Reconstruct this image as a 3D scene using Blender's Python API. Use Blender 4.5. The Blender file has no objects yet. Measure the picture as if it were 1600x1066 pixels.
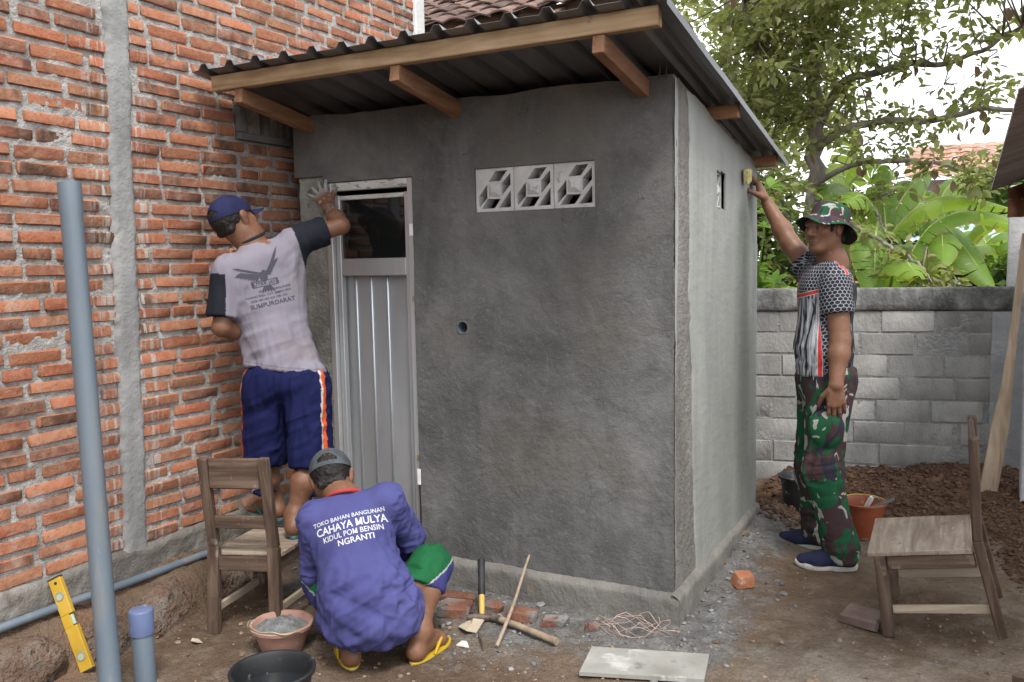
import bpy, math, random
import numpy as np
from mathutils import Vector, Matrix, Quaternion
from mathutils.geometry import tessellate_polygon
from mathutils.bvhtree import BVHTree

scene = bpy.context.scene
R = math.radians
# ------------------------------------------------------------------ camera
cam_data = bpy.data.cameras.new('camera')
cam = bpy.data.objects.new('camera', cam_data)
scene.collection.objects.link(cam)
scene.camera = cam
cam_data.sensor_width = 36.0
cam_data.lens = 36.0 * 1362.0 / 1600.0
cam_data.clip_start = 0.05
cam_data.clip_end = 800.0
yaw, pitch, roll = R(27.9), R(5.2), 0.019
fw = Vector((-math.sin(yaw) * math.cos(pitch), math.cos(yaw) * math.cos(pitch), -math.sin(pitch)))
r0 = Vector((math.cos(yaw), math.sin(yaw), 0))
u0 = r0.cross(fw)
rt = r0 * math.cos(roll) - u0 * math.sin(roll)
up = u0 * math.cos(roll) + r0 * math.sin(roll)
cam.matrix_world = Matrix(((rt.x, up.x, -fw.x, 0), (rt.y, up.y, -fw.y, 0), (rt.z, up.z, -fw.z, 1.5), (0, 0, 0, 1)))

# ------------------------------------------------------------------ sky: bright overcast
SUN_EL, SUN_AZ = R(58), R(135)      # azimuth: direction the light comes from, counted from +X towards +Y is 0 -> see vector below
world = bpy.data.worlds.new('World')
scene.world = world
world.use_nodes = True
nt = world.node_tree
nt.nodes.clear()
sky = nt.nodes.new('ShaderNodeTexSky')
sky.sky_type = 'NISHITA'
sky.sun_disc = False
sky.sun_elevation = SUN_EL
sky.sun_rotation = SUN_AZ
sky.air_density = 1.2
sky.dust_density = 4.0
mixw = nt.nodes.new('ShaderNodeMix'); mixw.data_type = 'RGBA'
mixw.inputs['Factor'].default_value = 0.82
mixw.inputs[7].default_value = (9.6, 9.9, 10.4, 1)
bg = nt.nodes.new('ShaderNodeBackground')
bg.inputs['Strength'].default_value = 0.105
outw = nt.nodes.new('ShaderNodeOutputWorld')
nt.links.new(sky.outputs[0], mixw.inputs[6])
nt.links.new(mixw.outputs[2], bg.inputs[0])
nt.links.new(bg.outputs[0], outw.inputs[0])
# ------------------------------------------------------------------ veiled sun
sd = bpy.data.lights.new('sun', 'SUN')
sd.energy = 1.5
sd.angle = R(16)
sd.color = (1.0, 0.965, 0.91)
sun = bpy.data.objects.new('sun', sd)
scene.collection.objects.link(sun)
# Nishita: rotation 0 has the sun over +Y, growing clockwise seen from above
sun_dir = Vector((math.sin(SUN_AZ) * math.cos(SUN_EL), math.cos(SUN_AZ) * math.cos(SUN_EL), math.sin(SUN_EL)))
sun.rotation_euler = (-sun_dir).to_track_quat('-Z', 'Y').to_euler()
sun.location = (2, 2, 12)
# ------------------------------------------------------------------ exposure
scene.view_settings.view_transform = 'Standard'
scene.view_settings.look = 'None'
scene.view_settings.gamma = 1.0
scene.view_settings.use_curve_mapping = False
scene.view_settings.exposure = 1.2
scene.cycles.max_bounces = 4
scene.cycles.transparent_max_bounces = 8
scene.cycles.use_denoising = True
scene.cycles.use_adaptive_sampling = True

# ================================================================== helpers
rng = np.random.default_rng(7)
random.seed(7)
COL = scene.collection

def _hash(ix, iy, iz, seed):
    h = (ix.astype(np.int64) * 374761393 + iy.astype(np.int64) * 668265263 + iz.astype(np.int64) * 1442695041 + seed * 974634777) & 0xFFFFFFFF
    h = ((h ^ (h >> 13)) * 1274126177) & 0xFFFFFFFF
    h = ((h ^ (h >> 16)) * 2246822519) & 0xFFFFFFFF
    return ((h ^ (h >> 15)) & 0xFFFF).astype(np.float64) / 32767.5 - 1.0

def noise(p, seed=0):
    p = np.asarray(p, float)
    i = np.floor(p).astype(np.int64); f = p - i
    f = f * f * f * (f * (f * 6 - 15) + 10)
    x, y, z = i[..., 0], i[..., 1], i[..., 2]
    fx, fy, fz = f[..., 0], f[..., 1], f[..., 2]
    r = 0
    for dx in (0, 1):
        for dy in (0, 1):
            for dz in (0, 1):
                w = (fx if dx else 1 - fx) * (fy if dy else 1 - fy) * (fz if dz else 1 - fz)
                r = r + w * _hash(x + dx, y + dy, z + dz, seed)
    return r

def fbm(p, octaves=4, seed=0, gain=0.5):
    p = np.asarray(p, float); a = 1.0; s = 0; t = 0
    for o in range(octaves):
        s = s + a * noise(p, seed + o * 17); t += a
        p = p * 2.03 + 3.1; a *= gain
    return s / t

def sstep(a, b, x):
    t = np.clip((x - a) / (b - a), 0, 1)
    return t * t * (3 - 2 * t)

class MB:
    """collects faces for one mesh"""
    def __init__(s): s.v = []; s.f = []; s.n = 0
    def add(s, v, f):
        v = np.asarray(v, float).reshape(-1, 3)
        s.v.append(v); s.f.extend([tuple(int(i) + s.n for i in q) for q in f]); s.n += len(v)
        return s
    def verts(s): return np.concatenate(s.v) if s.v else np.zeros((0, 3))
    def box(s, c, size, b=0.0, rot=None, jit=0.0, seed=0):
        v, f = cbox(size, b)
        if jit: v = v + noise(v * 23 + seed * 7.7, seed)[:, None] * jit + np.random.default_rng(seed).normal(0, jit * .35, v.shape)
        if rot is not None: v = v @ np.array(rot).T
        return s.add(v + np.array(c), f)
    def beam(s, a, b, w, h, bev=0.002, upv=(0, 0, 1), jit=0, seed=0):
        a = np.array(a, float); b = np.array(b, float); d = b - a; L = np.linalg.norm(d); z = d / L
        x = np.cross(np.array(upv, float), z); x /= np.linalg.norm(x); y = np.cross(z, x)
        return s.box((a + b) / 2, (w, h, L), bev, np.stack([x, y, z], 1), jit, seed)
    def tube(s, path, rad, n=10, cap=True, closed=False):
        v, f = tube(path, rad, n, cap, closed); return s.add(v, f)
    def lathe(s, prof, c=(0, 0, 0), n=32, rot=None, close=False):
        v, f = lathe(prof, n, close)
        if rot is not None: v = v @ np.array(rot).T
        return s.add(v + np.array(c), f)

def cbox(size, b=0.0):
    hx, hy, hz = [q / 2 for q in size]
    if b <= 0:
        v = np.array([[x, y, z] for x in (-hx, hx) for y in (-hy, hy) for z in (-hz, hz)])
        return v, [(0, 1, 3, 2), (4, 6, 7, 5), (0, 4, 5, 1), (2, 3, 7, 6), (0, 2, 6, 4), (1, 5, 7, 3)]
    b = min(b, .45 * min(size))
    v = []; idx = {}
    for sx in (-1, 1):
        for sy in (-1, 1):
            for sz in (-1, 1):
                for ax in range(3):
                    q = [sx * (hx - b), sy * (hy - b), sz * (hz - b)]
                    q[ax] = (sx * hx, sy * hy, sz * hz)[ax]
                    idx[(sx, sy, sz, ax)] = len(v); v.append(q)
    f = []
    for ax in range(3):
        o = [i for i in range(3) if i != ax]
        for s0 in (-1, 1):
            loop = []
            for (p, q) in ((-1, -1), (1, -1), (1, 1), (-1, 1)):
                k = [0, 0, 0]; k[ax] = s0; k[o[0]] = p; k[o[1]] = q
                loop.append(idx[(k[0], k[1], k[2], ax)])
            flip = (s0 < 0) ^ (ax == 1)
            f.append(tuple(loop[::-1] if flip else loop))
    for ax in range(3):       # edge along ax
        o = [i for i in range(3) if i != ax]
        for p in (-1, 1):
            for q in (-1, 1):
                def K(s_, a_):
                    k = [0, 0, 0]; k[ax] = s_; k[o[0]] = p; k[o[1]] = q
                    return idx[(k[0], k[1], k[2], a_)]
                f.append((K(-1, o[0]), K(1, o[0]), K(1, o[1]), K(-1, o[1])))
    for sx in (-1, 1):
        for sy in (-1, 1):
            for sz in (-1, 1):
                f.append(tuple(idx[(sx, sy, sz, a)] for a in range(3)))
    v = np.array(v)
    out = []
    for q in f:
        c = v[list(q)]; nrm = np.cross(c[1] - c[0], c[2] - c[0])
        out.append(q if np.dot(nrm, c.mean(0)) > 0 else q[::-1])
    return v, out

def frames(path, closed=False):
    p = np.asarray(path, float); n = len(p)
    t = np.zeros_like(p)
    if closed: t = np.roll(p, -1, 0) - np.roll(p, 1, 0)
    else:
        t[1:-1] = p[2:] - p[:-2]; t[0] = p[1] - p[0]; t[-1] = p[-1] - p[-2]
    t /= np.linalg.norm(t, axis=1)[:, None] + 1e-12
    a = np.array([0, 0, 1.0]) if abs(t[0][2]) < .9 else np.array([1.0, 0, 0])
    x = np.cross(a, t[0]); x /= np.linalg.norm(x); X = [x]
    for i in range(1, n):
        x = X[-1] - t[i] * np.dot(X[-1], t[i]); x /= np.linalg.norm(x) + 1e-12; X.append(x)
    X = np.array(X); Y = np.cross(t, X)
    return p, t, X, Y

def tube(path, rad, n=10, cap=True, closed=False):
    p, t, X, Y = frames(path, closed); m = len(p)
    rad = np.broadcast_to(np.asarray(rad, float), (m,))
    a = np.linspace(0, 2 * math.pi, n, endpoint=False)
    v = (p[:, None] + rad[:, None, None] * (np.cos(a)[None, :, None] * X[:, None] + np.sin(a)[None, :, None] * Y[:, None])).reshape(-1, 3)
    f = []
    for i in range(m if closed else m - 1):
        j = (i + 1) % m
        for k in range(n):
            l = (k + 1) % n
            f.append((i * n + k, i * n + l, j * n + l, j * n + k))
    if cap and not closed:
        f.append(tuple(range(n))[::-1]); f.append(tuple((m - 1) * n + k for k in range(n)))
    return v, f

def lathe(prof, n=32, close=False):
    prof = np.asarray(prof, float); m = len(prof)
    a = np.linspace(0, 2 * math.pi, n, endpoint=False)
    v = np.stack([prof[:, 0][:, None] * np.cos(a), prof[:, 0][:, None] * np.sin(a), np.broadcast_to(prof[:, 1][:, None], (m, n))], -1).reshape(-1, 3)
    f = []
    for i in range(m - 1):
        for k in range(n):
            l = (k + 1) % n
            f.append((i * n + k, i * n + l, (i + 1) * n + l, (i + 1) * n + k))
    f.append(tuple(range(n))[::-1]); f.append(tuple((m - 1) * n + k for k in range(n)))
    return v, f

def mesh_of(name, v, f, smooth=None, fast=False):
    me = bpy.data.meshes.new(name)
    v = np.asarray(v, float)
    if fast:                               # f is an int array of equal-length faces
        f = np.asarray(f, np.int32); k = f.shape[1]
        me.vertices.add(len(v)); me.vertices.foreach_set('co', v.astype(np.float32).ravel())
        me.loops.add(f.size); me.loops.foreach_set('vertex_index', f.ravel())
        me.polygons.add(len(f)); me.polygons.foreach_set('loop_start', np.arange(0, f.size, k, dtype=np.int32))
        me.update(calc_edges=True); me.validate()
    else:
        me.from_pydata(v.tolist(), [], f); me.update()
    if smooth is not None:
        me.shade_smooth()
        if smooth < 180: me.set_sharp_from_angle(angle=R(smooth))
    return me

def setp(o, label=None, cat=None, group=None, kind=None):
    if label: o['label'] = label
    if cat: o['category'] = cat
    if group: o['group'] = group
    if kind: o['kind'] = kind
    return o

def link(name, me, mat, parent=None, loc=None):
    o = bpy.data.objects.new(name, me)
    COL.objects.link(o)
    if mat is not None:
        me.materials.clear()
        for m_ in (mat if isinstance(mat, (list, tuple)) else [mat]): me.materials.append(m_)
    if parent is not None: o.parent = parent
    if loc is not None: o.location = loc
    return o

def root_of(o):
    l = Vector((0, 0, 0))
    while o is not None: l = l + o.location; o = o.parent
    return np.array(l)

def part(name, mb, mat, parent, smooth=None, local=False, kind=None, fast=None):
    """one mesh part; vertices given in world space unless local"""
    if isinstance(mb, MB): v, f = mb.verts(), mb.f
    else: v, f = mb
    v = np.asarray(v, float)
    if not local and parent is not None: v = v - root_of(parent)
    if fast is None: fast = isinstance(f, np.ndarray)
    o = link(name, mesh_of(name, v, f, smooth, fast), mat, parent)
    if kind: o['kind'] = kind
    return o

def solo(name, mb, mat, label, cat, group=None, smooth=None, kind=None, fast=None):
    """a thing that is one mesh: origin at the middle of its base"""
    if isinstance(mb, MB): v, f = mb.verts(), mb.f
    else: v, f = mb
    v = np.asarray(v, float)
    lo, hi = v.min(0), v.max(0)
    c = np.array([(lo[0] + hi[0]) / 2, (lo[1] + hi[1]) / 2, lo[2]])
    if fast is None: fast = isinstance(f, np.ndarray)
    o = link(name, mesh_of(name, v - c, f, smooth, fast), mat, None, c)
    return setp(o, label, cat, group, kind)

def thing(name, label, cat, loc=(0, 0, 0), rz=0, group=None, kind=None):
    o = bpy.data.objects.new(name, None); COL.objects.link(o)
    o.empty_display_size = .1
    o.location = loc; o.rotation_euler = (0, 0, rz)
    return setp(o, label, cat, group, kind)

def attr(o, name, data, typ='FLOAT', dom='POINT'):
    a = o.data.attributes.new(name, typ, dom)
    if typ == 'FLOAT': a.data.foreach_set('value', np.asarray(data, np.float32).ravel())
    elif typ == 'FLOAT_VECTOR': a.data.foreach_set('vector', np.asarray(data, np.float32).ravel())
    elif typ == 'FLOAT_COLOR':
        d = np.asarray(data, np.float32)
        if d.shape[1] == 3: d = np.concatenate([d, np.ones((len(d), 1), np.float32)], 1)
        a.data.foreach_set('color', d.ravel())

def grid_faces(nu, nv, skip=None):
    i, j = np.meshgrid(np.arange(nu - 1), np.arange(nv - 1), indexing='ij')
    i = i.ravel(); j = j.ravel()
    if skip is not None:
        k = ~skip.ravel(); i = i[k]; j = j[k]
    a = i * nv + j
    return np.stack([a, a + nv, a + nv + 1, a + 1], 1)

def rim(faces, nverts_off):
    """side faces joining a sheet to its offset copy (same indices + nverts_off)"""
    e = np.concatenate([faces[:, [0, 1]], faces[:, [1, 2]], faces[:, [2, 3]], faces[:, [3, 0]]])
    key = np.minimum(e[:, 0], e[:, 1]).astype(np.int64) * 10**7 + np.maximum(e[:, 0], e[:, 1])
    u, inv, cnt = np.unique(key, return_inverse=True, return_counts=True)
    b = e[cnt[inv] == 1]
    return np.stack([b[:, 1], b[:, 0], b[:, 0] + nverts_off, b[:, 1] + nverts_off], 1)

def compact(v, f):
    u, inv = np.unique(f.ravel(), return_inverse=True)
    return v[u], inv.reshape(f.shape), u

# ------------------------------------------------------------------ materials
class NT:
    def __init__(s, name):
        s.m = bpy.data.materials.new(name); s.m.use_nodes = True
        s.t = s.m.node_tree; s.t.nodes.clear()
        s.out = s.n('ShaderNodeOutputMaterial')
        s.b = s.n('ShaderNodeBsdfPrincipled')
        s.l(s.b.outputs[0], s.out.inputs[0])
    def n(s, t, **kw):
        o = s.t.nodes.new(t)
        for k, v in kw.items(): setattr(o, k, v)
        return o
    def l(s, a, b): s.t.links.new(a, b)
    def put(s, sock, v):
        if hasattr(v, 'is_output'): s.l(v, sock)
        elif isinstance(v, (tuple, list)) and len(v) == 3 and sock.type == 'RGBA': sock.default_value = (*v, 1)
        else: sock.default_value = v
    def math(s, op, a, b=0.0, c=None, clamp=False):
        o = s.n('ShaderNodeMath', operation=op, use_clamp=clamp)
        s.put(o.inputs[0], a); s.put(o.inputs[1], b)
        if c is not None: s.put(o.inputs[2], c)
        return o.outputs[0]
    def vmath(s, op, a, b=None, sc=None):
        o = s.n('ShaderNodeVectorMath', operation=op)
        s.put(o.inputs[0], a)
        if b is not None: s.put(o.inputs[1], b)
        if sc is not None: s.put(o.inputs[3], sc)
        return o.outputs[1] if op in ('LENGTH', 'DOT_PRODUCT', 'DISTANCE') else o.outputs[0]
    def mix(s, f, a, b, mode='MIX'):
        o = s.n('ShaderNodeMix', data_type='RGBA', blend_type=mode)
        s.put(o.inputs[0], f); s.put(o.inputs[6], a); s.put(o.inputs[7], b)
        return o.outputs[2]
    def ramp(s, f, stops, interp='LINEAR'):
        o = s.n('ShaderNodeValToRGB'); r = o.color_ramp; r.interpolation = interp
        while len(r.elements) < len(stops): r.elements.new(.5)
        for e, (p, c) in zip(r.elements, stops):
            e.position = p
            e.color = (c, c, c, 1) if isinstance(c, (int, float)) else (*c, 1)
        s.put(o.inputs[0], f)
        return o.outputs[0]
    def coord(s, kind='Object', rnd=True, stretch=None):
        if kind == 'World': c = s.n('ShaderNodeNewGeometry').outputs['Position']
        else: c = s.n('ShaderNodeTexCoord').outputs[kind]
        if rnd and kind != 'World':
            oi = s.n('ShaderNodeObjectInfo')
            c = s.vmath('ADD', c, s.vmath('SCALE', (7.3, 3.1, 5.7), sc=oi.outputs['Random']))
        if stretch: c = s.vmath('MULTIPLY', c, stretch)
        return c
    def noise(s, c, scale, detail=4, rough=.55, dist=0.0, color=False):
        o = s.n('ShaderNodeTexNoise')
        s.l(c, o.inputs['Vector']); o.inputs['Scale'].default_value = scale
        o.inputs['Detail'].default_value = min(detail, 4); o.inputs['Roughness'].default_value = rough
        o.inputs['Distortion'].default_value = dist
        return o.outputs[1 if color else 0]
    def voro(s, c, scale, feature='F1', out=0, rnd=1.0):
        o = s.n('ShaderNodeTexVoronoi', feature=feature)
        s.l(c, o.inputs['Vector']); o.inputs['Scale'].default_value = scale; o.inputs['Randomness'].default_value = rnd
        return o.outputs[out]
    def wave(s, c, scale, dist=2, detail=2, dscale=1.0, axis='X', kind='BANDS'):
        o = s.n('ShaderNodeTexWave', wave_type=kind)
        if kind == 'BANDS': o.bands_direction = axis
        s.l(c, o.inputs['Vector']); o.inputs['Scale'].default_value = scale; o.inputs['Distortion'].default_value = dist
        o.inputs['Detail'].default_value = detail; o.inputs['Detail Scale'].default_value = dscale
        return o.outputs[1]
    def attr(s, name, out=2):
        o = s.n('ShaderNodeAttribute'); o.attribute_name = name
        return o.outputs[out]
    def sepx(s, v, i):
        o = s.n('ShaderNodeSeparateXYZ'); s.put(o.inputs[0], v); return o.outputs[i]
    def bump(s, h, strength=.5, dist=.01, prev=None):
        o = s.n('ShaderNodeBump'); o.inputs['Strength'].default_value = strength; o.inputs['Distance'].default_value = dist
        s.l(h, o.inputs['Height'])
        if prev is not None: s.l(prev, o.inputs['Normal'])
        return o.outputs[0]
    def rnd(s):
        a = s.n('ShaderNodeObjectInfo').outputs['Random']; b = s.n('ShaderNodeNewGeometry').outputs['Random Per Island']
        return s.math('FRACT', s.math('ADD', s.math('MULTIPLY', a, 7.13), s.math('MULTIPLY', b, 3.77)))
    def done(s, col, rough=.85, normal=None, metal=0.0, spec=.3, trans=None, sheen=0, coat=0, alpha=None, transmission=0):
        s.put(s.b.inputs['Base Color'], col); s.put(s.b.inputs['Roughness'], rough); s.put(s.b.inputs['Metallic'], metal)
        s.put(s.b.inputs['Specular IOR Level'], spec)
        if normal is not None: s.l(normal, s.b.inputs['Normal'])
        if sheen: s.b.inputs['Sheen Weight'].default_value = sheen
        if coat: s.b.inputs['Coat Weight'].default_value = coat
        if transmission: s.b.inputs['Transmission Weight'].default_value = transmission
        if trans is not None:       # thin leaf: part of the light passes through
            tr = s.n('ShaderNodeBsdfTranslucent'); s.put(tr.inputs[0], trans[1])
            if normal is not None: s.l(normal, tr.inputs['Normal'])
            mx = s.n('ShaderNodeMixShader'); mx.inputs[0].default_value = trans[0]
            s.l(s.b.outputs[0], mx.inputs[1]); s.l(tr.outputs[0], mx.inputs[2]); s.l(mx.outputs[0], s.out.inputs[0])
        return s.m

def simple(name, stops, scale=6, detail=5, rough=.85, bumps=((40, .3, .01),), coord='Object', stretch=None, metal=0, spec=.3, dist=0.0, spots=None, vary=0.0, sheen=0, coat=0, lo=.3, hi=.7):
    """noise ramp colour + stacked noise bumps (+ sparse spots of another colour, + brightness that varies by piece)"""
    t = NT(name); c = t.coord(coord, stretch=stretch)
    k = len(stops)
    col = t.ramp(t.noise(c, scale, detail, dist=dist), [(lo + (hi - lo) * i / max(1, k - 1), s) for i, s in enumerate(stops)])
    if spots:
        for (sc, th, sw, colr) in spots:
            f = t.ramp(t.noise(c, sc, 5, .6), [(th, 0.0), (min(1, th + sw), 1.0)])
            col = t.mix(f, col, colr)
    if vary:
        r = t.rnd()
        col = t.mix(1.0, col, t.ramp(r, [(0, 1 - vary), (1, 1 + vary)]), 'MULTIPLY')
    nr = None
    for (sc, st, ds) in bumps: nr = t.bump(t.noise(c, sc, 6, .65), st, ds, nr)
    return t.done(col, rough, nr, metal, spec, sheen=sheen, coat=coat)

# ================================================================== ground
YF, XS, YB, XB = 3.353, -1.049, 4.83, -3.1      # front wall plane, side wall plane, rear corner, brick wall plane

def ground_h(x, y):
    x = np.asarray(x, float); y = np.asarray(y, float)
    p = np.stack([x, y, np.zeros_like(x)], -1)
    h = .012 * fbm(p * 3.1, 4, 3) + .008 * fbm(p * 14, 4, 5) + .004 * np.maximum(fbm(p * 30, 3, 6), 0)
    # earth bank under the brick wall
    w = -2.89 + .04 * fbm(p * 2.3 + 5, 3, 9)
    bank = sstep(0, 1, (w - x) / .13) * .17 * sstep(3.5, 2.9, y)
    bank = bank + sstep(0, .12, w - .12 - x) * .05 * sstep(3.3, 2.8, y)
    bank = bank + sstep(.0, .06, bank) * (.035 * fbm(p * 6, 4, 12) + .022 * np.abs(fbm(p * 13, 4, 13)))
    h = h + bank
    # mortar droppings along the plinth
    fr = sstep(.42, .05, np.abs(y - 3.32)) * sstep(-2.4, -2.1, x) * sstep(-.75, -1.05, x)
    sdv = sstep(.38, .02, x - XS) * sstep(XS - .25, XS - .05, x) * sstep(3.0, 3.3, y) * sstep(5.2, 4.9, y)
    h = h + fr * (.006 + .018 * fbm(p * 9, 4, 21)) + sdv * (.004 + .085 * sstep(3.3, 4.8, y) + .03 * fbm(p * 10, 4, 22))
    # heap of loose earth against the block wall and down the right side
    q = y - .30 * x + .25 * fbm(p * 1.3, 3, 31)
    back = sstep(4.95, 5.75, q) * (.13 + .07 * np.exp(-((x - .05) / .45) ** 2))
    right = sstep(.10, .75, x - .1 - .12 * (4.4 - y) + .12 * fbm(p * 1.7, 3, 33)) * .19 * sstep(2.2, 3.2, y)
    mound = np.maximum(back, right) * sstep(-1.3, -.9, x + .1 * (y - 5))
    h = h + mound + sstep(.01, .08, mound) * (.022 * fbm(p * 8, 4, 41) + .016 * np.abs(fbm(p * 21, 3, 43)))
    return h

def soil_w(x, y):
    p = np.stack([x, y, np.zeros_like(x)], -1)
    q = y - .30 * x + .25 * fbm(p * 1.3, 3, 31)
    back = sstep(4.85, 5.15, q)
    right = sstep(.06, .28, x - .1 - .12 * (4.4 - y) + .12 * fbm(p * 1.7, 3, 33)) * sstep(2.0, 2.6, y)
    return np.maximum(back, right) * sstep(-1.3, -1.0, x)

def cement_w(x, y):
    p = np.stack([x, y, np.zeros_like(x)], -1)
    n = fbm(p * 4.5, 4, 51)
    a = sstep(.62, .1, np.abs(y - 3.25)) * sstep(-2.35, -1.9, x) * sstep(-.5, -.95, x) * .9
    b = sstep(.50, .05, x - XS) * sstep(2.75, 3.1, y) * sstep(5.2, 4.7, y)
    c = .55 * np.exp(-(((x + 1.5) / .55) ** 2 + ((y - 2.75) / .22) ** 2))
    d = .6 * np.exp(-(((x + .05) / .16) ** 2 + ((y - 3.45) / .12) ** 2)) + .45 * np.exp(-(((x + .75) / .2) ** 2 + ((y - 4.1) / .25) ** 2))
    return np.clip((np.maximum(np.maximum(a, b), np.maximum(c, d)) + n * .38), 0, 1)

gx = np.concatenate([[-160, -80, -40, -20, -10, -6, -4.2, -3.5], np.arange(-3.2, 1.1, .014), [1.3, 1.7, 2.5, 4, 8, 16, 40, 90, 160]])
gy = np.concatenate([[-120, -60, -30, -12, -5, -2, 0, 1, 1.5], np.arange(1.8, 6.9, .014), [7.2, 8, 10, 14, 22, 40, 80, 160, 300]])
GX, GY = np.meshgrid(gx, gy, indexing='ij')
GZ = ground_h(GX, GY)
far = sstep(0, 1, np.maximum(np.maximum(np.abs(GX + 1) - 3, 0), np.maximum(GY - 6.9, 1.6 - GY)))
GZ = GZ * (1 - far)
gv = np.stack([GX, GY, GZ], -1).reshape(-1, 3)

t = NT('earth')
c = t.coord('World')
n1 = t.noise(c, 2.2, 8, .62); n2 = t.noise(c, 11, 8, .65); n3 = t.noise(c, 70, 6, .7)
packed = t.ramp(n1, [(.32, (.105, .073, .049)), (.48, (.155, .112, .078)), (.60, (.205, .158, .117)), (.72, (.255, .21, .165))])
packed = t.mix(t.ramp(n2, [(.50, 0.0), (.68, .5)]), packed, (.30, .265, .22))
packed = t.mix(t.ramp(n3, [(.30, .6), (.48, 0.0)]), packed, (.075, .05, .035))
n5 = t.noise(t.vmath('ADD', c, (4, 2, 0)), .9, 4, .6, .5)
packed = t.mix(t.ramp(n5, [(.40, .6), (.56, 0.0)]), packed, (.125, .078, .050))
packed = t.mix(t.ramp(n5, [(.56, 0.0), (.70, .6)]), packed, (.30, .275, .24))
soil = t.ramp(n2, [(.30, (.045, .024, .015)), (.5, (.085, .046, .028)), (.7, (.135, .078, .048))])
soil = t.mix(t.ramp(n3, [(.42, 0.0), (.7, .45)]), soil, (.185, .11, .066))
cem = t.ramp(n2, [(.3, (.10, .102, .102)), (.5, (.165, .167, .165)), (.7, (.25, .25, .245))])
cem = t.mix(t.ramp(n3, [(.35, .5), (.5, 0.0)]), cem, (.07, .07, .07))
col = t.mix(t.ramp(t.attr('soil'), [(.25, 0.0), (.6, 1.0)]), packed, soil)
col = t.mix(t.ramp(t.math('ADD', t.attr('cement'), t.math('MULTIPLY', t.math('SUBTRACT', n2, .5), .7)), [(.42, 0.0), (.84, .85)]), col, cem)
bank = t.ramp(n1, [(.3, (.11, .075, .05)), (.5, (.18, .125, .088)), (.68, (.235, .14, .09))])
col = t.mix(t.attr('bank'), col, bank)
nr = t.bump(t.noise(c, 26, 8, .7), 1.0, .03)
nr = t.bump(t.noise(c, 120, 5, .7), .9, .009, nr)
MAT_EARTH = t.done(col, .93, nr, spec=.15)

g = part('ground', (gv, grid_faces(len(gx), len(gy))), MAT_EARTH, None, smooth=180)
g['kind'] = 'structure'
attr(g, 'soil', soil_w(gv[:, 0], gv[:, 1])); attr(g, 'cement', cement_w(gv[:, 0], gv[:, 1]))
attr(g, 'bank', sstep(-2.80, -2.92, gv[:, 0]) * sstep(3.4, 3.0, gv[:, 1]))

def G(x, y): return float(ground_h(np.array([x]), np.array([y]))[0])

# loose clods, crumbs of mortar and chips of brick: too many to count
def lump(r, seed, flat=.7, sub=1):
    """a small irregular stone, about 20 to 80 triangles"""
    ph = (1 + 5 ** .5) / 2
    v = np.array([(-1, ph, 0), (1, ph, 0), (-1, -ph, 0), (1, -ph, 0), (0, -1, ph), (0, 1, ph), (0, -1, -ph), (0, 1, -ph), (ph, 0, -1), (ph, 0, 1), (-ph, 0, -1), (-ph, 0, 1)], float)
    f = [(0, 11, 5), (0, 5, 1), (0, 1, 7), (0, 7, 10), (0, 10, 11), (1, 5, 9), (5, 11, 4), (11, 10, 2), (10, 7, 6), (7, 1, 8), (3, 9, 4), (3, 4, 2), (3, 2, 6), (3, 6, 8), (3, 8, 9), (4, 9, 5), (2, 4, 11), (6, 2, 10), (8, 6, 7), (9, 8, 1)]
    for _ in range(sub):
        v = list(map(tuple, v)); mid = {}; nf = []
        def M(a, b):
            k = (min(a, b), max(a, b))
            if k not in mid:
                mid[k] = len(v); v.append(tuple((np.array(v[a]) + np.array(v[b])) / 2))
            return mid[k]
        for (a, b, c_) in f:
            x, y, z = M(a, b), M(b, c_), M(c_, a)
            nf += [(a, x, z), (x, b, y), (z, y, c_), (x, y, z)]
        f = nf; v = np.array(v)
    v = v / np.linalg.norm(v, axis=1)[:, None]
    v = v * (1 + .35 * noise(v * 1.3 + seed * 3.3, seed)[:, None] + .18 * noise(v * 3.1 + seed, seed + 5)[:, None])
    return v * r * np.array([1, 1, flat]), f

LUMPS = [lump(1.0, s, .75, 0) for s in range(8)]
def scatter(name, pts, sizes, mat, label):
    V, Fc, n = [], [], 0
    for i, (p, s) in enumerate(zip(pts, sizes)):
        v, f = LUMPS[i % 8]
        a = rng.uniform(0, 6.28); ca, sa = math.cos(a), math.sin(a)
        v = v * s * rng.uniform(.75, 1.25, 3)
        v = v @ np.array([[ca, sa, 0], [-sa, ca, 0], [0, 0, 1]])
        V.append(v + np.array([p[0], p[1], p[2] + s * .25])); Fc.append(np.array(f) + n); n += len(v)
    o = solo(name, (np.concatenate(V), np.concatenate(Fc)), mat, label, name.replace('_', ' ').split()[-1], kind='stuff', smooth=50)
    return o

def pts_where(n, xr, yr, wf, seed):
    r = np.random.default_rng(seed)
    x = r.uniform(*xr, n); y = r.uniform(*yr, n)
    k = r.uniform(0, 1, n) < wf(x, y)
    k &= ~((x < XS + .03) & (y > YF - .05) & (y < YB + .05) & (x > -3.0))
    x, y = x[k], y[k]
    return np.stack([x, y, ground_h(x, y)], 1)

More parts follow.
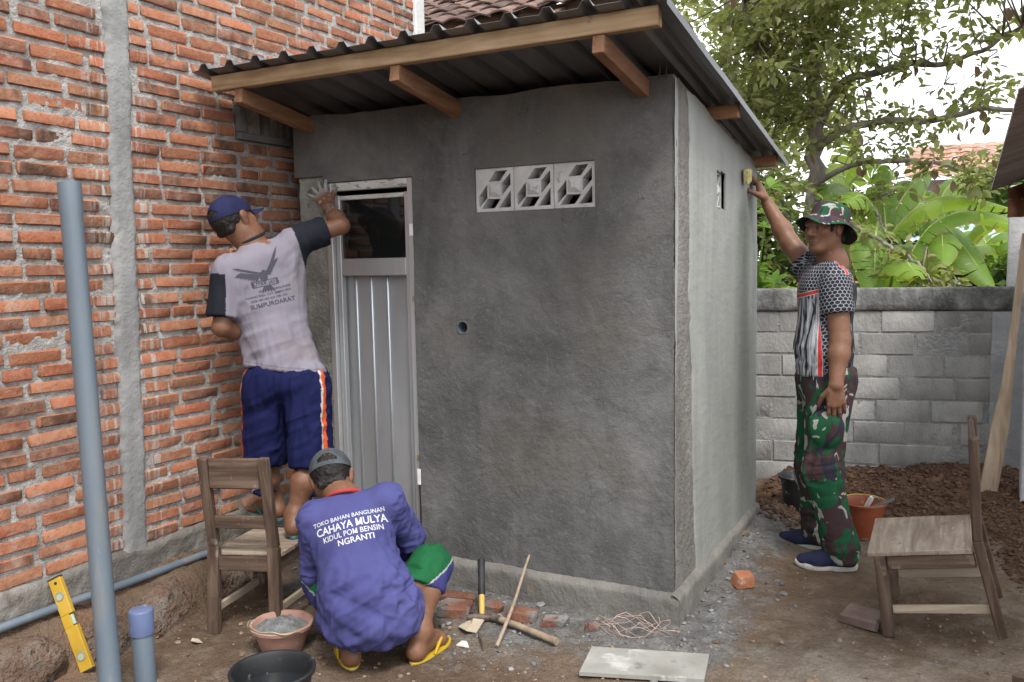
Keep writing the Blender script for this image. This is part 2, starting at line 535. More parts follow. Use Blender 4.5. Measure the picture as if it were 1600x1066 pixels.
MAT_CLOD = simple('clod', [(.042, .023, .014), (.08, .044, .027), (.13, .076, .048)], 9, 4, .95, ((60, .6, .01),), 'World', vary=.25)
MAT_CRUMB = simple('mortar_crumb', [(.09, .09, .09), (.16, .16, .158), (.25, .25, .24)], 9, 4, .95, ((60, .6, .01),), 'World', vary=.3)
MAT_CHIP = simple('dirt_crumb', [(.12, .085, .06), (.19, .135, .095), (.27, .2, .15)], 12, 4, .95, ((60, .6, .01),), 'World', vary=.35)
P = pts_where(26000, (-1.1, 1.2), (2.4, 6.6), soil_w, 1)
scatter('soil_clods', P, np.random.default_rng(2).gamma(1.7, .0030, len(P)) + .003, MAT_CLOD, 'loose dark brown clods covering the heap of earth')
P = pts_where(9000, (-2.4, -.5), (2.6, 5.1), lambda x, y: cement_w(x, y) ** 2 * .45, 3)
scatter('mortar_crumbs', P, np.random.default_rng(4).gamma(1.3, .0028, len(P)) + .002, MAT_CRUMB, 'grey crumbs of dropped mortar around the foot of the outhouse')
P = pts_where(9000, (-2.95, .6), (1.9, 5.0), lambda x, y: .55 * (.3 + .7 * sstep(-.1, .5, fbm(np.stack([x, y, x * 0], -1) * 1.9, 3, 77))), 5)
scatter('earth_crumbs', P, np.random.default_rng(6).gamma(1.3, .0024, len(P)) + .0016, MAT_CHIP, 'small crumbs and grit strewn over the trodden earth')

# ================================================================== brick wall on the left
t = NT('brick')
c = t.coord('Object'); wc = t.coord('World')
r = t.rnd()
base = t.ramp(r, [(0, (.33, .125, .075)), (.14, (.39, .15, .088)), (.30, (.27, .125, .08)), (.46, (.42, .175, .105)), (.60, (.30, .155, .10)), (.74, (.37, .13, .078)), (.88, (.20, .105, .085)), (1, (.38, .165, .11))])
burn = t.math('MULTIPLY', t.ramp(t.noise(c, 4.5, 3, .5), [(.50, 0.0), (.60, 1.0)]), t.ramp(t.math('FRACT', t.math('MULTIPLY', r, 13.7)), [(.60, 0.0), (.72, 1.0)]))
base = t.mix(t.math('MULTIPLY', burn, .8), base, (.075, .052, .046))
base = t.mix(t.ramp(t.noise(c, 22, 6, .65), [(.42, 0.0), (.72, .6)]), base, (.42, .255, .18))
base = t.mix(t.ramp(t.noise(c, 60, 4, .7), [(.30, .55), (.45, 0.0)]), base, (.13, .05, .03))
# mortar smears: lime film on bricks, runs of slurry beside the columns
base = t.mix(t.ramp(t.noise(wc, 7, 7, .7), [(.58, 0.0), (.74, .55)]), base, (.40, .36, .33))
st = t.vmath('MULTIPLY', wc, (1, 1, .06))
yy = t.sepx(wc, 1)
def near(y0, w): return t.ramp(t.math('ABSOLUTE', t.math('SUBTRACT', yy, y0)), [(0, 1.0), (w, .85), (w * 1.5, 0.0)])
runs = t.math('MULTIPLY', t.ramp(t.noise(st, 55, 4, .6), [(.50, 0.0), (.57, 1.0)]), t.math('MAXIMUM', near(2.45, .11), t.math('MAXIMUM', near(3.62, .05), near(4.15, .05))))
base = t.mix(t.math('MULTIPLY', runs, .8), base, (.42, .42, .42))
base = t.mix(1.0, base, (.97, .93, .86), 'MULTIPLY')
nr = t.bump(t.noise(c, 24, 6, .7), .7, .012)
nr = t.bump(t.noise(c, 120, 4, .7), .5, .004, nr)
MAT_BRICK = t.done(base, .92, nr, spec=.15)
MAT_MORTAR = simple('mortar', [(.30, .285, .265), (.39, .372, .35), (.50, .482, .458)], 14, 8, .95, ((45, .9, .02), (160, .8, .006)), 'World', spots=[(30, .62, .1, (.2, .185, .17))])
MAT_CONC = simple('column_concrete', [(.20, .20, .195), (.27, .27, .262), (.35, .35, .34)], 5, 8, .92, ((18, .5, .015), (90, .6, .005)), 'World', spots=[(9, .62, .12, (.17, .17, .165)), (70, .68, .05, (.10, .10, .10))])
MAT_BAND = simple('base_render', [(.13, .115, .10), (.20, .185, .165), (.27, .255, .235)], 4, 8, .94, ((20, .7, .02), (110, .7, .006)), 'World', spots=[(6, .6, .12, (.12, .09, .065))])

wall = thing('brick_wall', 'red brick house wall with thick pale mortar and a concrete column, along the left', 'brick wall', (XB, 2.9, 0))
zt = 3.5
# mortar bed: an uneven sheet the bricks are pressed into
my = np.arange(.9, 4.64, .0125); mz = np.arange(.14, zt, .0125)
MY, MZ = np.meshgrid(my, mz, indexing='ij')
mp = np.stack([MY * 0, MY, MZ], -1)
MX = XB - .0072 + .005 * fbm(mp * 22, 3, 60) + .006 * fbm(mp * 50, 3, 61) + .004 * noise(mp * 9, 62)
mv = np.stack([MX, MY, MZ], -1).reshape(-1, 3)
mf = grid_faces(len(my), len(mz))
part('mortar_bed', (mv, mf), MAT_MORTAR, wall, smooth=180)
mb = MB(); mb.box((XB - .09, 2.77, zt / 2), (.13, 3.74, zt), 0); part('wall_core', mb, MAT_MORTAR, wall)

BR = []
for s in range(8):
    v, f = cbox((.024, .205, .0435), .005)
    rr = np.random.default_rng(100 + s)
    v = v + rr.normal(0, .0016, v.shape) + np.stack([0 * v[:, 0], .004 * noise(v * 9 + s, s), .0035 * noise(v * np.array([9, 12, 9]) + s * 2, s + 3)], 1)
    BR.append((v, f, mesh_of('brick', v, f, 40)))
    BR[-1][2].materials.append(MAT_BRICK)
slots = []
rb = np.random.default_rng(11)
pitch_z = .0632; nrow = int((zt - .335) / pitch_z)
def colc(z): return 2.415 + .025 * z
for k in range(nrow):
    z = .362 + k * pitch_z + rb.normal(0, .0015)
    y = .78 + (k % 2) * .112 + rb.uniform(-.03, .03)
    while y < 4.63:
        L = .205 * rb.uniform(.93, 1.05)
        if rb.uniform() < .06: L *= .55
        y0, y1 = y, y + L
        y = y1 + rb.uniform(.014, .03)
        cc = colc(z)
        for (a, b) in ((cc - .062, cc + .062),):
            if y0 < b and y1 > a:
                if (y0 + y1) / 2 < cc: y1 = min(y1, a + rb.uniform(0, .03))
                else: y0 = max(y0, b - rb.uniform(0, .03))
        y1 = min(y1, 4.63)
        if y1 - y0 < .03: continue
        if y1 > 3.10 and y0 < 3.48 and 2.09 < z < 2.30: 
            if y0 < 3.10: y1 = 3.095
            elif y1 > 3.48: y0 = 3.485
            else: continue
            if y1 - y0 < .03: continue
        slots.append((y0, y1, z, rb.normal(0, .002), rb.normal(0, .004), rb.integers(8)))
def vis_area(s):      # rough size in the picture: seen from the yard, in front of the outhouse, below the eaves
    y0, y1, z, *_ = s
    ym = (y0 + y1) / 2
    if ym < 1.84 or ym > 4.6: return -1
    d = np.linalg.norm(np.array([XB, ym, z - 1.5])); sc = (y1 - y0) / d ** 2 * 3.1 / d
    if ym > 3.5 and z < 2.5: return -1
    if z > 2.5 + .2 * (ym - 1.9): return -1 if z > 2.62 + .26 * (ym - 1.9) else sc
    return sc
order = sorted(range(len(slots)), key=lambda i: -vis_area(slots[i]))
pick = set(i for i in order[:300])
rest = MB()
for i, (y0, y1, z, dx, tl, k) in enumerate(slots):
    v, f, me = BR[k]
    L = (y1 - y0) / .205
    if i in pick:
        o = bpy.data.objects.new('brick', me); COL.objects.link(o); o.parent = wall
        o.location = (-.0095 + dx, (y0 + y1) / 2 - 2.9, z); o.rotation_euler = (tl, 0, 0); o.scale = (1, L, 1)
    else:
        ca, sa = math.cos(tl), math.sin(tl)
        w = v * np.array([1, L, 1]); w = np.stack([w[:, 0], w[:, 1] * ca - w[:, 2] * sa, w[:, 1] * sa + w[:, 2] * ca], 1)
        rest.add(w + np.array([XB - .0095 + dx, (y0 + y1) / 2, z]), f)
part('bricks', rest, MAT_BRICK, wall, smooth=40, kind='stuff')

# cast column with ragged slurry edges
cz = np.arange(.30, zt, .012); cu = np.linspace(-1, 1, 23)
CU, CZ = np.meshgrid(cu, cz, indexing='ij')
cp = np.stack([CU * .1, CU * 0, CZ], -1)
hw = .060 + .010 * fbm(np.stack([np.sign(CU) * 3, CZ * 9, CZ * 0], -1), 4, 71) + .004 * noise(np.stack([np.sign(CU) * 3, CZ * 60, CZ * 0], -1), 72)
CY = colc(CZ) + CU * hw
CX = XB + .016 - .020 * np.abs(CU) ** 6 + .004 * fbm(np.stack([CY * 9, CZ * 9, CZ * 0], -1), 4, 73) + .006 * fbm(np.stack([CY * 40, CZ * 40, CZ * 0], -1), 3, 74) * np.abs(CU) ** 2
part('concrete_column', (np.stack([CX, CY, CZ], -1).reshape(-1, 3), grid_faces(len(cu), len(cz))), MAT_CONC, wall, smooth=180)
# rendered base band
by = np.arange(.9, 3.9, .0125); bz = np.linspace(.0, .345, 26)
BY, BZ = np.meshgrid(by, bz, indexing='ij'); bp = np.stack([BY * 0, BY, BZ], -1)
BZ2 = BZ + (BZ / .345) * .012 * fbm(bp * 6, 3, 80)
BX = XB + .016 + .010 * fbm(bp * 5, 4, 81) + .006 * fbm(bp * 30, 3, 82) - .03 * sstep(.32, .345, BZ)
part('base_band', (np.stack([BX, BY, BZ2], -1).reshape(-1, 3), grid_faces(len(by), len(bz))), MAT_BAND, wall, smooth=180)
# dark vent frame high on the wall, under the eaves
mb = MB()
y0, y1, z0, z1 = 3.105, 3.475, 2.10, 2.29
for (a, b, c0, d) in ((y0, y1, z1 - .035, z1), (y0, y1, z0, z0 + .035), (y0, y0 + .05, z0 + .035, z1 - .035), (y1 - .04, y1, z0 + .035, z1 - .035), ((y0 + y1) / 2 - .02, (y0 + y1) / 2 + .02, z0 + .035, z1 - .035)):
    mb.box((XB + .005, (a + b) / 2, (c0 + d) / 2), (.05, b - a - .0005, d - c0 - .0005), .003, jit=.0015, seed=int(a * 100))
vent = part('vent_frame', mb, simple('vent_concrete', [(.09, .09, .09), (.14, .14, .137)], 8, 4, .93, ((40, .6, .01),), 'World'), wall, smooth=35)
mb = MB(); mb.box((XB - .019, (y0 + y1) / 2, (z0 + z1) / 2), (.005, y1 - y0 - .06, z1 - z0 - .06)); part('vent_back', mb, simple('vent_dark', [(.03, .03, .03), (.05, .05, .05)]), vent)
# pale plastered corner post where the wall ends
mb = MB(); mb.box((XB - .06, 4.68, zt / 2), (.16, .10, zt), .006, jit=.003, seed=4)
part('corner_post', mb, simple('pale_render', [(.42, .42, .41), (.52, .52, .51), (.6, .6, .59)], 5, 6, .9, ((40, .4, .01),), 'World'), wall, smooth=40)
# rough stones of the footing, half buried in the bank
MAT_STONE = simple('footing_stone', [(.10, .065, .045), (.16, .105, .075), (.21, .155, .12)], 7, 7, .93, ((14, 1.0, .05), (60, .9, .015)), 'World', spots=[(9, .52, .14, (.19, .165, .14)), (26, .58, .08, (.06, .04, .03))])
for i, (x, y, z, r_, a) in enumerate([(-3.015, 1.85, .03, .16, .1), (-3.02, 2.16, .02, .14, .4), (-3.025, 2.46, .04, .15, -.1), (-3.02, 2.78, .03, .14, .3)]):
    v, f = lump(r_, 30 + i, .8, 3); v = v * (1 + .16 * fbm(v / r_ * 2.2 + i * 5, 4, 37 + i)[:, None]) - .10 * r_ * np.abs(fbm(v / r_ * 1.6 + 9, 2, 39))[:, None]
    v = v * np.array([.62, 1.2, .85]); v = np.sign(v) * np.abs(v) ** .8 * .75
    mb = MB(); mb.add(v + np.array([x, y, z]), f)
    part('footing_stone', mb, MAT_STONE, wall, smooth=38)

# ================================================================== the outhouse being plastered
house = thing('outhouse', 'small grey cement-plastered outhouse with metal door and corrugated roof', 'outhouse', (-2.0, 4.1, 0))
t = NT('rough_plaster')
c = t.coord('World')
n1 = t.noise(c, 1.6, 7, .6, .6); n2 = t.noise(c, 8, 8, .65); n3 = t.noise(c, 75, 5, .7)
col = t.ramp(n1, [(.32, (.076, .076, .074)), (.45, (.104, .1035, .101)), (.56, (.136, .135, .131)), (.68, (.175, .173, .168))])
col = t.mix(t.ramp(n2, [(.36, .5), (.55, 0.0)]), col, (.074, .074, .073))
col = t.mix(t.ramp(n3, [(.55, 0.0), (.78, .55)]), col, (.24, .24, .235))
st = t.noise(t.vmath('MULTIPLY', c, (1, 1, .22)), 7, 6, .6, .5)
col = t.mix(t.ramp(st, [(.54, 0.0), (.70, .45)]), col, (.160, .159, .155))
col = t.mix(t.ramp(t.noise(t.vmath('ADD', c, (3, 7, 1)), 2.2, 4, .5), [(.52, 0.0), (.68, .5)]), col, (.125, .112, .096))
tw = t.n('ShaderNodeVectorRotate'); tw.inputs['Angle'].default_value = .75; tw.inputs['Axis'].default_value = (0, 1, 0); t.l(c, tw.inputs['Vector'])
sweep = t.noise(t.vmath('MULTIPLY', tw.outputs[0], (1, 1, .35)), 5, 4, .65, 2.2)
col = t.mix(t.ramp(sweep, [(.56, 0.0), (.70, .20)]), col, (.215, .212, .204))
col = t.mix(t.ramp(sweep, [(.28, .22), (.42, 0.0)]), col, (.080, .079, .077))
vo = t.n('ShaderNodeTexVoronoi', feature='DISTANCE_TO_EDGE'); vo.inputs['Scale'].default_value = 2.6; t.l(t.vmath('ADD', c, t.vmath('SCALE', t.noise(c, 6, 4, .6, color=True), sc=.35)), vo.inputs['Vector'])
crack = t.math('MULTIPLY', t.ramp(vo.outputs[0], [(.0, 1.0), (.006, 0.0)]), t.ramp(t.noise(t.vmath('ADD', c, (9, 9, 9)), 2.4, 3), [(.55, 0.0), (.62, .8)]))
col = t.mix(crack, col, (.045, .044, .043))
nr = t.bump(t.noise(c, 5, 3, .6, .8), .35, .03)
nr = t.bump(t.noise(c, 34, 8, .72), .42, .012, nr)
nr = t.bump(t.noise(c, 150, 5, .75), .6, .005, nr)
MAT_ROUGH = t.done(col, t.ramp(n2, [(.3, .75), (.7, .95)]), nr, spec=.25)

t = NT('raw_render')
c = t.coord('World')
n1 = t.noise(t.vmath('MULTIPLY', c, (1, 1, .35)), 5, 7, .6); n3 = t.noise(c, 70, 5, .7)
col = t.ramp(n1, [(.3, (.145, .136, .123)), (.5, (.19, .178, .162)), (.7, (.25, .24, .225))])
col = t.mix(t.ramp(n3, [(.3, .5), (.5, 0.0)]), col, (.12, .11, .095))
col = t.mix(t.ramp(t.math('SUBTRACT', t.sepx(c, 1), t.math('MULTIPLY', n1, .06)), [(.0, 0.0), (1.0, 0.0)]), col, (.3, .3, .3))
nr = t.bump(t.noise(c, 30, 8, .7), .8, .02); nr = t.bump(n3, .8, .006, nr)
MAT_RAW = t.done(col, .93, nr, spec=.2)

t = NT('smooth_plaster')
c = t.coord('World')
n1 = t.noise(t.vmath('MULTIPLY', c, (1, 1.2, .3)), 3.2, 6, .55, .4); n2 = t.noise(t.vmath('MULTIPLY', c, (1, 3, .35)), 9, 6, .6)
col = t.ramp(n1, [(.30, (.215, .222, .205)), (.5, (.262, .27, .248)), (.70, (.315, .322, .298))])
col = t.mix(t.ramp(n2, [(.36, .25), (.52, 0.0)]), col, (.20, .207, .19))
wet = t.math('MULTIPLY', t.ramp(t.math('ABSOLUTE', t.math('SUBTRACT', t.math('ADD', t.sepx(c, 1), t.math('MULTIPLY', n2, .12)), 4.60)), [(0, 1.0), (.07, .8), (.22, 0.0)]),
             t.ramp(t.sepx(t.vmath('SCALE', c, sc=.4), 2), [(.05, .3), (.3, .8), (.68, 1.0), (.74, 0.0)]))
col = t.mix(t.math('MULTIPLY', wet, .9), col, (.075, .08, .073))
nr = t.bump(t.noise(t.vmath('MULTIPLY', c, (1, 1, 2.2)), 9, 5, .6), .25, .02); nr = t.bump(t.noise(c, 90, 4, .6), .25, .004, nr)
MAT_SMOOTH = t.done(col, t.ramp(wet, [(0, .72), (1, .42)]), nr, spec=.35)

def lines(a, b, step, marks):
    m = sorted(set([a, b] + [q for q in marks if a < q < b])); out = []
    for p, q in zip(m[:-1], m[1:]):
        n = max(1, int(round((q - p) / step))); out += list(np.linspace(p, q, n, endpoint=False))
    return np.array(out + [b])

def wall_sheet(us, vs, pos, hole, thick, disp):
    """pos(U,V)->points on the face, disp(U,V)->relief along -thick, holes skipped, edges turned back by thick"""
    U, V = np.meshgrid(us, vs, indexing='ij')
    T = np.array(thick, float); nrm = -T / np.linalg.norm(T)
    pf = pos(U, V)
    front = (pf + disp(U, V)[..., None] * nrm).reshape(-1, 3)
    back = (pf + T).reshape(-1, 3)
    uc = (U[:-1, :-1] + U[1:, 1:]) / 2; vc = (V[:-1, :-1] + V[1:, 1:]) / 2
    f = grid_faces(len(us), len(vs), hole(uc, vc))
    n = len(front)
    allf = np.concatenate([f, f[:, ::-1] + n, rim(f, n)])
    return compact(np.concatenate([front, back]), allf)[:2]

# ---- front wall
FX0, FX1, FZ1 = -2.972, XS - .004, 2.215
D0, D1, DZ = -2.795, -2.283, 1.897          # door opening
V0, V1, VZ0, VZ1 = -1.948, -1.379, 1.718, 1.908
PH = (-2.028, 1.209, .034)                    # pipe sleeve
us = lines(FX0, FX1, .0125, [D0, D1, V0, V1, PH[0] - PH[2], PH[0] + PH[2]])
vs = lines(0.0, FZ1, .0125, [DZ, VZ0, VZ1, PH[1] - PH[2], PH[1] + PH[2], 1.93, .13])
def fpos(U, V):
    e = 1 - sstep(0, .06, np.minimum(np.abs(V - FZ1), 9))
    return np.stack([U, U * 0 + YF, V + e * .010 * fbm(np.stack([U * 5, V * 0, U * 0], -1), 3, 90)], -1)
def fdisp(U, V):
    p = np.stack([U, V, U * 0], -1)
    d = .006 * fbm(p * 2.5, 3, 91) + .0018 * fbm(p * 20, 3, 92) + .0010 * noise(p * 70, 93)
    return d - .004
def fhole(u, v):
    return ((u > D0) & (u < D1) & (v < DZ)) | ((u > V0) & (u < V1) & (v > VZ0) & (v < VZ1)) | ((abs(u - PH[0]) < PH[2]) & (abs(v - PH[1]) < PH[2])) | ((u < D0) & (v < 1.93))
part('front_wall', wall_sheet(us, vs, fpos, fhole, (0, .11, 0), fdisp), MAT_ROUGH, house, smooth=60)
# bare concrete jamb beside the door, not yet plastered
us2 = lines(FX0 + .01, D0, .0125, []); vs2 = lines(0, 1.929, .0125, [])
part('bare_jamb', wall_sheet(us2, vs2, lambda U, V: np.stack([U, U * 0 + YF + .022, V], -1), lambda u, v: u > 9, (0, .08, 0),
     lambda U, V: .008 * fbm(np.stack([U * 8, V * 8, U * 0], -1), 4, 95) + .003 * fbm(np.stack([U * 50, V * 50, U * 0], -1), 3, 96)),
     simple('bare_concrete', [(.17, .17, .155), (.26, .26, .235), (.36, .36, .33)], 8, 8, .93, ((25, .8, .015), (100, .7, .005)), 'World', spots=[(14, .6, .1, (.12, .115, .10))]), house, smooth=60)
# round sleeve through the plaster
n = 32; a = np.linspace(0, 2 * math.pi, n, endpoint=False)
sq = np.stack([np.cos(a), np.sin(a)], 1); sq = sq / np.max(np.abs(sq), axis=1)[:, None] * (PH[2] + .004)
ci = np.stack([np.cos(a), np.sin(a)], 1)
ringv, ringf = [], []
for k, (q, y) in enumerate([(sq, YF + .0075), (ci * .0285, YF + .0025), (ci * .0255, YF + .003), (ci * .0255, YF + .09)]):
    ringv += [(PH[0] + p[0], y, PH[1] + p[1]) for p in q]
for k in range(3):
    for i in range(n): ringf.append((k * n + i, k * n + (i + 1) % n, (k + 1) * n + (i + 1) % n, (k + 1) * n + i))
ringf.append(tuple(3 * n + i for i in range(n)))
mb = MB(); mb.add(ringv[:2 * n], ringf[:n]); sl = part('sleeve_surround', mb, MAT_ROUGH, house, smooth=40)
mb = MB(); mb.add(ringv[n:], [tuple(i - n for i in q) for q in ringf[n:]])
part('pipe_sleeve', mb, simple('sleeve_pvc', [(.10, .12, .14), (.14, .16, .18)], 8, 3, .5), sl, smooth=40)

# ---- side wall: base coat, then the fresh smooth coat over most of it
def ztop(y): return 2.215 - (y - YF) * .137
SV = (3.985, 4.150, 1.726, 1.897)
us = lines(YF + .011, YB, .0125, [SV[0], SV[1]]); vs = lines(0, 1, .0057, [])
def smap(U, V, dx=0.0):
    zt_ = ztop(U); e = sstep(.97, 1.0, V)
    Z = V * zt_
    # keep the vent edges straight
    return np.stack([U * 0 + XS + dx, U, Z + e * .010 * fbm(np.stack([U * 7, U * 0, U * 0], -1), 3, 97)], -1)
def sdisp(U, V):
    p = np.stack([U, V * 2.1, U * 0], -1)
    return .006 * fbm(p * 4, 4, 98) + .003 * fbm(p * 24, 3, 99) + .0015 * noise(p * 70, 100) - .0005
def shole(u, v):
    z = v * ztop(u); return (u > SV[0]) & (u < SV[1]) & (z > SV[2]) & (z < SV[3])
part('side_wall', wall_sheet(us, vs, smap, shole, (-.11, 0, 0), sdisp), MAT_RAW, house, smooth=60)
us = lines(3.44, YB + .004, .0125, [SV[0], SV[1]])
def cedge(z): return 3.558 + .06 * sstep(1.9, .7, z) + .035 * fbm(np.stack([z * 2.2, z * 0, z * 0], -1), 3, 101) + .012 * fbm(np.stack([z * 11, z * 0, z * 0], -1), 3, 102) + .05 * sstep(.45, .10, z) - .05 * sstep(2.12, 2.2, z)
def ctop(u): return ztop(u) - .018 + .012 * fbm(np.stack([u * 9, u * 0, u * 0], -1), 3, 103)
def coatpos(U, V):
    Z = .105 + V * (ztop(U) - .115)
    e = sstep(.96, 1, V)
    Z = Z * (1 - e) + e * np.minimum(Z, ctop(U))
    t0 = (U - 3.44) / (YB + .004 - 3.44)
    ed = cedge(Z)
    k = sstep(.45, 0, t0)              # squeeze the left edge onto the ragged trowel line
    return np.stack([U * 0 + XS + .007, U + (ed - 3.44) * k, Z], -1)
def coatdisp(U, V):
    p = np.stack([U, V * 2.1, U * 0], -1)
    edge = sstep(0, .02, U - 3.44) * sstep(0, .012, V)
    return (.0025 * fbm(p * 3.5, 3, 104) + .0008 * fbm(p * np.array([26, 6, 1]), 3, 105)) - .006 * (1 - edge)
part('finish_coat', wall_sheet(us, lines(0, 1, .0057, []), coatpos, lambda u, v: (u > SV[0]) & (u < SV[1]) & (.105 + v * (ztop(u) - .115) > SV[2]) & (.105 + v * (ztop(u) - .115) < SV[3]), (-.024, 0, 0), coatdisp), MAT_SMOOTH, house, smooth=60)
# pale scraped strip of cement down the corner
cz = np.arange(.16, 2.205, .02); cu = np.linspace(0, 1, 9)
CU, CZ = np.meshgrid(cu, cz, indexing='ij')
wd = (.062 + .02 * fbm(np.stack([CZ * 3, CZ * 0, CZ * 0], -1), 4, 107)) * (.25 + .75 * sstep(.9, 1.5, CZ))
CY = YF + .004 + CU * wd; CX = XS + .0065 + .003 * fbm(np.stack([CY * 30, CZ * 12, CZ * 0], -1), 3, 108) - .006 * CU ** 4
part('corner_skim', (np.stack([CX, CY, CZ], -1).reshape(-1, 3), grid_faces(len(cu), len(cz))), simple('corner_skim', [(.22, .225, .23), (.29, .295, .30), (.36, .365, .37)], 8, 7, .9, ((40, .7, .01),), 'World', stretch=(1, 1, .3), spots=[(40, .6, .08, (.14, .135, .125))]), house, smooth=180)
# rear and left walls, floor
part('left_wall', MB().box((FX0 + .055, (YF + .112 + YB) / 2, 1.0), (.11, YB - YF - .112, 2.0)), MAT_RAW, house)
part('rear_wall', MB().box(((FX0 + .11 + XS - .11) / 2, YB - .055, 1.0), (XS - FX0 - .222, .11, 2.0)), MAT_RAW, house)
mb = MB(); mb.box(((FX0 + XS) / 2, (YF + YB) / 2, .06), (XS - FX0 - .24, YB - YF - .24, .12)); part('floor_slab', mb, MAT_RAW, house)

# ---- plinth, front and side
MAT_PLINTH = simple('plinth_render', [(.115, .108, .097), (.165, .155, .140), (.215, .204, .186)], 4, 8, .93, ((26, .7, .015), (110, .7, .005)), 'World', stretch=(1, 1, .6), spots=[(7, .56, .12, (.13, .125, .12)), (5, .62, .1, (.20, .155, .11))])
def plinth(a, b, nrm, name):
    a = np.array(a); b = np.array(b); L = np.linalg.norm(b - a); d = (b - a) / L; nn = np.array(nrm, float)
    pu = np.arange(0, L + .006, .012); prof = [(.0, .140), (.012, .136), (.022, .130), (.030, .122)] + [(.033, z) for z in np.linspace(.115, -.08, 14)]
    U, K = np.meshgrid(pu, np.arange(len(prof)), indexing='ij')
    O = np.array([p[0] for p in prof])[K]; Z = np.array([p[1] for p in prof])[K]
    q = np.stack([U + a[0] * 3, Z, U * 0 + a[1]], -1)
    O = O + .004 * fbm(q * 6, 3, 110) + .003 * fbm(q * 40, 3, 111); Z = Z + .006 * fbm(q * np.array([9, 0, 1]), 3, 112) + .003 * fbm(q * 50, 2, 113)
    v = a[None, None] + U[..., None] * d + O[..., None] * nn + np.stack([U * 0, U * 0, Z], -1)
    part(name, (v.reshape(-1, 3), grid_faces(len(pu), len(prof))), MAT_PLINTH, house, smooth=60)
plinth((D1 - .04, YF, 0), (XS + .033, YF, 0), (0, -1, 0), 'plinth')
plinth((XS, YF - .033, 0), (XS, YB, 0), (1, 0, 0), 'plinth')

# ---- pierced vent blocks
MAT_VENT = simple('vent_block', [(.36, .355, .34), (.45, .445, .43), (.53, .525, .51)], 9, 6, .9, ((50, .5, .01),), 'Object', spots=[(22, .6, .1, (.3, .29, .27))])
def vent_mesh(w, h, th):
    outer = [(0, 0), (1, 0), (1, 1), (0, 1)]
    holes = [[(.34, .69), (.65, .70), (.84, .94), (.53, .93)], [(.69, .36), (.92, .60), (.92, .87), (.68, .64)], [(.08, .11), (.30, .31), (.30, .63), (.08, .38)], [(.15, .07), (.50, .08), (.66, .29), (.31, .30)], [(.60, .08), (.92, .09), (.92, .47)]]
    S_ = lambda p, z: (p[0] * w, z, p[1] * h)
    mb = MB()
    polys = [outer] + holes
    flat = [p for q in polys for p in q]
    tri = tessellate_polygon([[Vector((p[0], p[1], 0)) for p in q] for q in polys])
    def orient(tr, flip):
        a, b, c_ = (flat[i] for i in tr)
        s_ = (b[0] - a[0]) * (c_[1] - a[1]) - (b[1] - a[1]) * (c_[0] - a[0])
        tr = tr if s_ > 0 else tr[::-1]
        return tr[::-1] if flip else tr
    mb.add([S_(p, 0) for p in flat], [orient(tr, False) for tr in tri])
    mb.add([S_(p, th) for p in flat], [orient(tr, True) for tr in tri])
    for q in polys:
        m = len(q)
        for i in range(m):
            a, b = q[i], q[(i + 1) % m]
            mb.add([S_(a, 0), S_(b, 0), S_(b, th), S_(a, th)], [(0, 1, 2, 3)])
    # raised pyramid at the centre
    a = [(.345, .345), (.645, .345), (.645, .645), (.345, .645)]; b = [(.44, .44), (.55, .44), (.55, .55), (.44, .55)]
    mb.add([S_(p, -.001) for p in a] + [S_(p, -.014) for p in b], [(0, 1, 5, 4), (1, 2, 6, 5), (2, 3, 7, 6), (3, 0, 4, 7), (4, 5, 6, 7)])
    # recess panel outline, upper left corner
    mb.add([S_(p, -.001) for p in ((.07, .55), (.40, .90), (.36, .915), (.07, .61))], [(0, 1, 2, 3)])
    return mb
bw = (V1 - V0) / 3
for k in range(3):
    mb = vent_mesh(bw - .003, VZ1 - VZ0 - .003, .07)
    v = mb.verts() + np.array([V0 + k * bw + .0015, YF + .013, VZ0 + .0015])
    part('vent_block', (v, mb.f), MAT_VENT, house)
mb = vent_mesh(.163, .168, .06); v = mb.verts(); v = np.stack([-v[:, 1], v[:, 0], v[:, 2]], 1) + np.array([XS - .014, SV[0] + .001, SV[2] + .0015])
part('side_vent_block', (v, mb.f), MAT_VENT, house)

# ---- door
MAT_ALU = simple('door_aluminium', [(.40, .41, .42), (.49, .50, .51), (.57, .58, .59)], 5, 6, .40, ((14, .12, .01),), 'World', stretch=(1, 1, .25), metal=.55, spec=.5, spots=[(6, .60, .1, (.36, .335, .31))])
MAT_ALUP = simple('door_panel', [(.34, .352, .365), (.42, .432, .445), (.50, .512, .525)], 3, 6, .42, ((5, .15, .02),), 'World', stretch=(1, 1, .35), metal=.5, spec=.5, spots=[(30, .66, .08, (.5, .48, .46))])
MAT_ALURIB = simple('door_rib', [(.50, .54, .57), (.62, .66, .69)], 5, 4, .35, (), 'World', metal=.7)
MAT_PAINT = simple('smeared_white', [(.40, .40, .37), (.56, .56, .53), (.66, .66, .63)], 6, 8, .7, ((30, .5, .01),), 'World', stretch=(1, 1, 3), spots=[(18, .58, .06, (.26, .25, .23)), (40, .62, .05, (.16, .15, .135))])
MAT_WHITE = simple('white_plastic', [(.70, .70, .69), (.80, .80, .79)], 20, 3, .5, ())
t = NT('door_glass'); MAT_GLASS = t.done((.02, .022, .022), .03, None, 0, .6, transmission=.55)
yd = YF + .040
door = part('door', (lambda m: m)(MB().box(((D0 + D1) / 2, yd + .045, .97), (D1 - D0 - .09, .003, 1.70), 0)), MAT_ALUP, house)
gz0, gz1, mz0 = 1.529, 1.812, 1.446
mbf = MB()
for (x0, x1, z0, z1) in ((D0, D0 + .034, .12, DZ - .002), (D1 - .034, D1, .12, DZ - .002)):
    part('frame_post', MB().box(((x0 + x1) / 2, yd, (z0 + z1) / 2), (x1 - x0, .05, z1 - z0), .003), MAT_ALU, door)
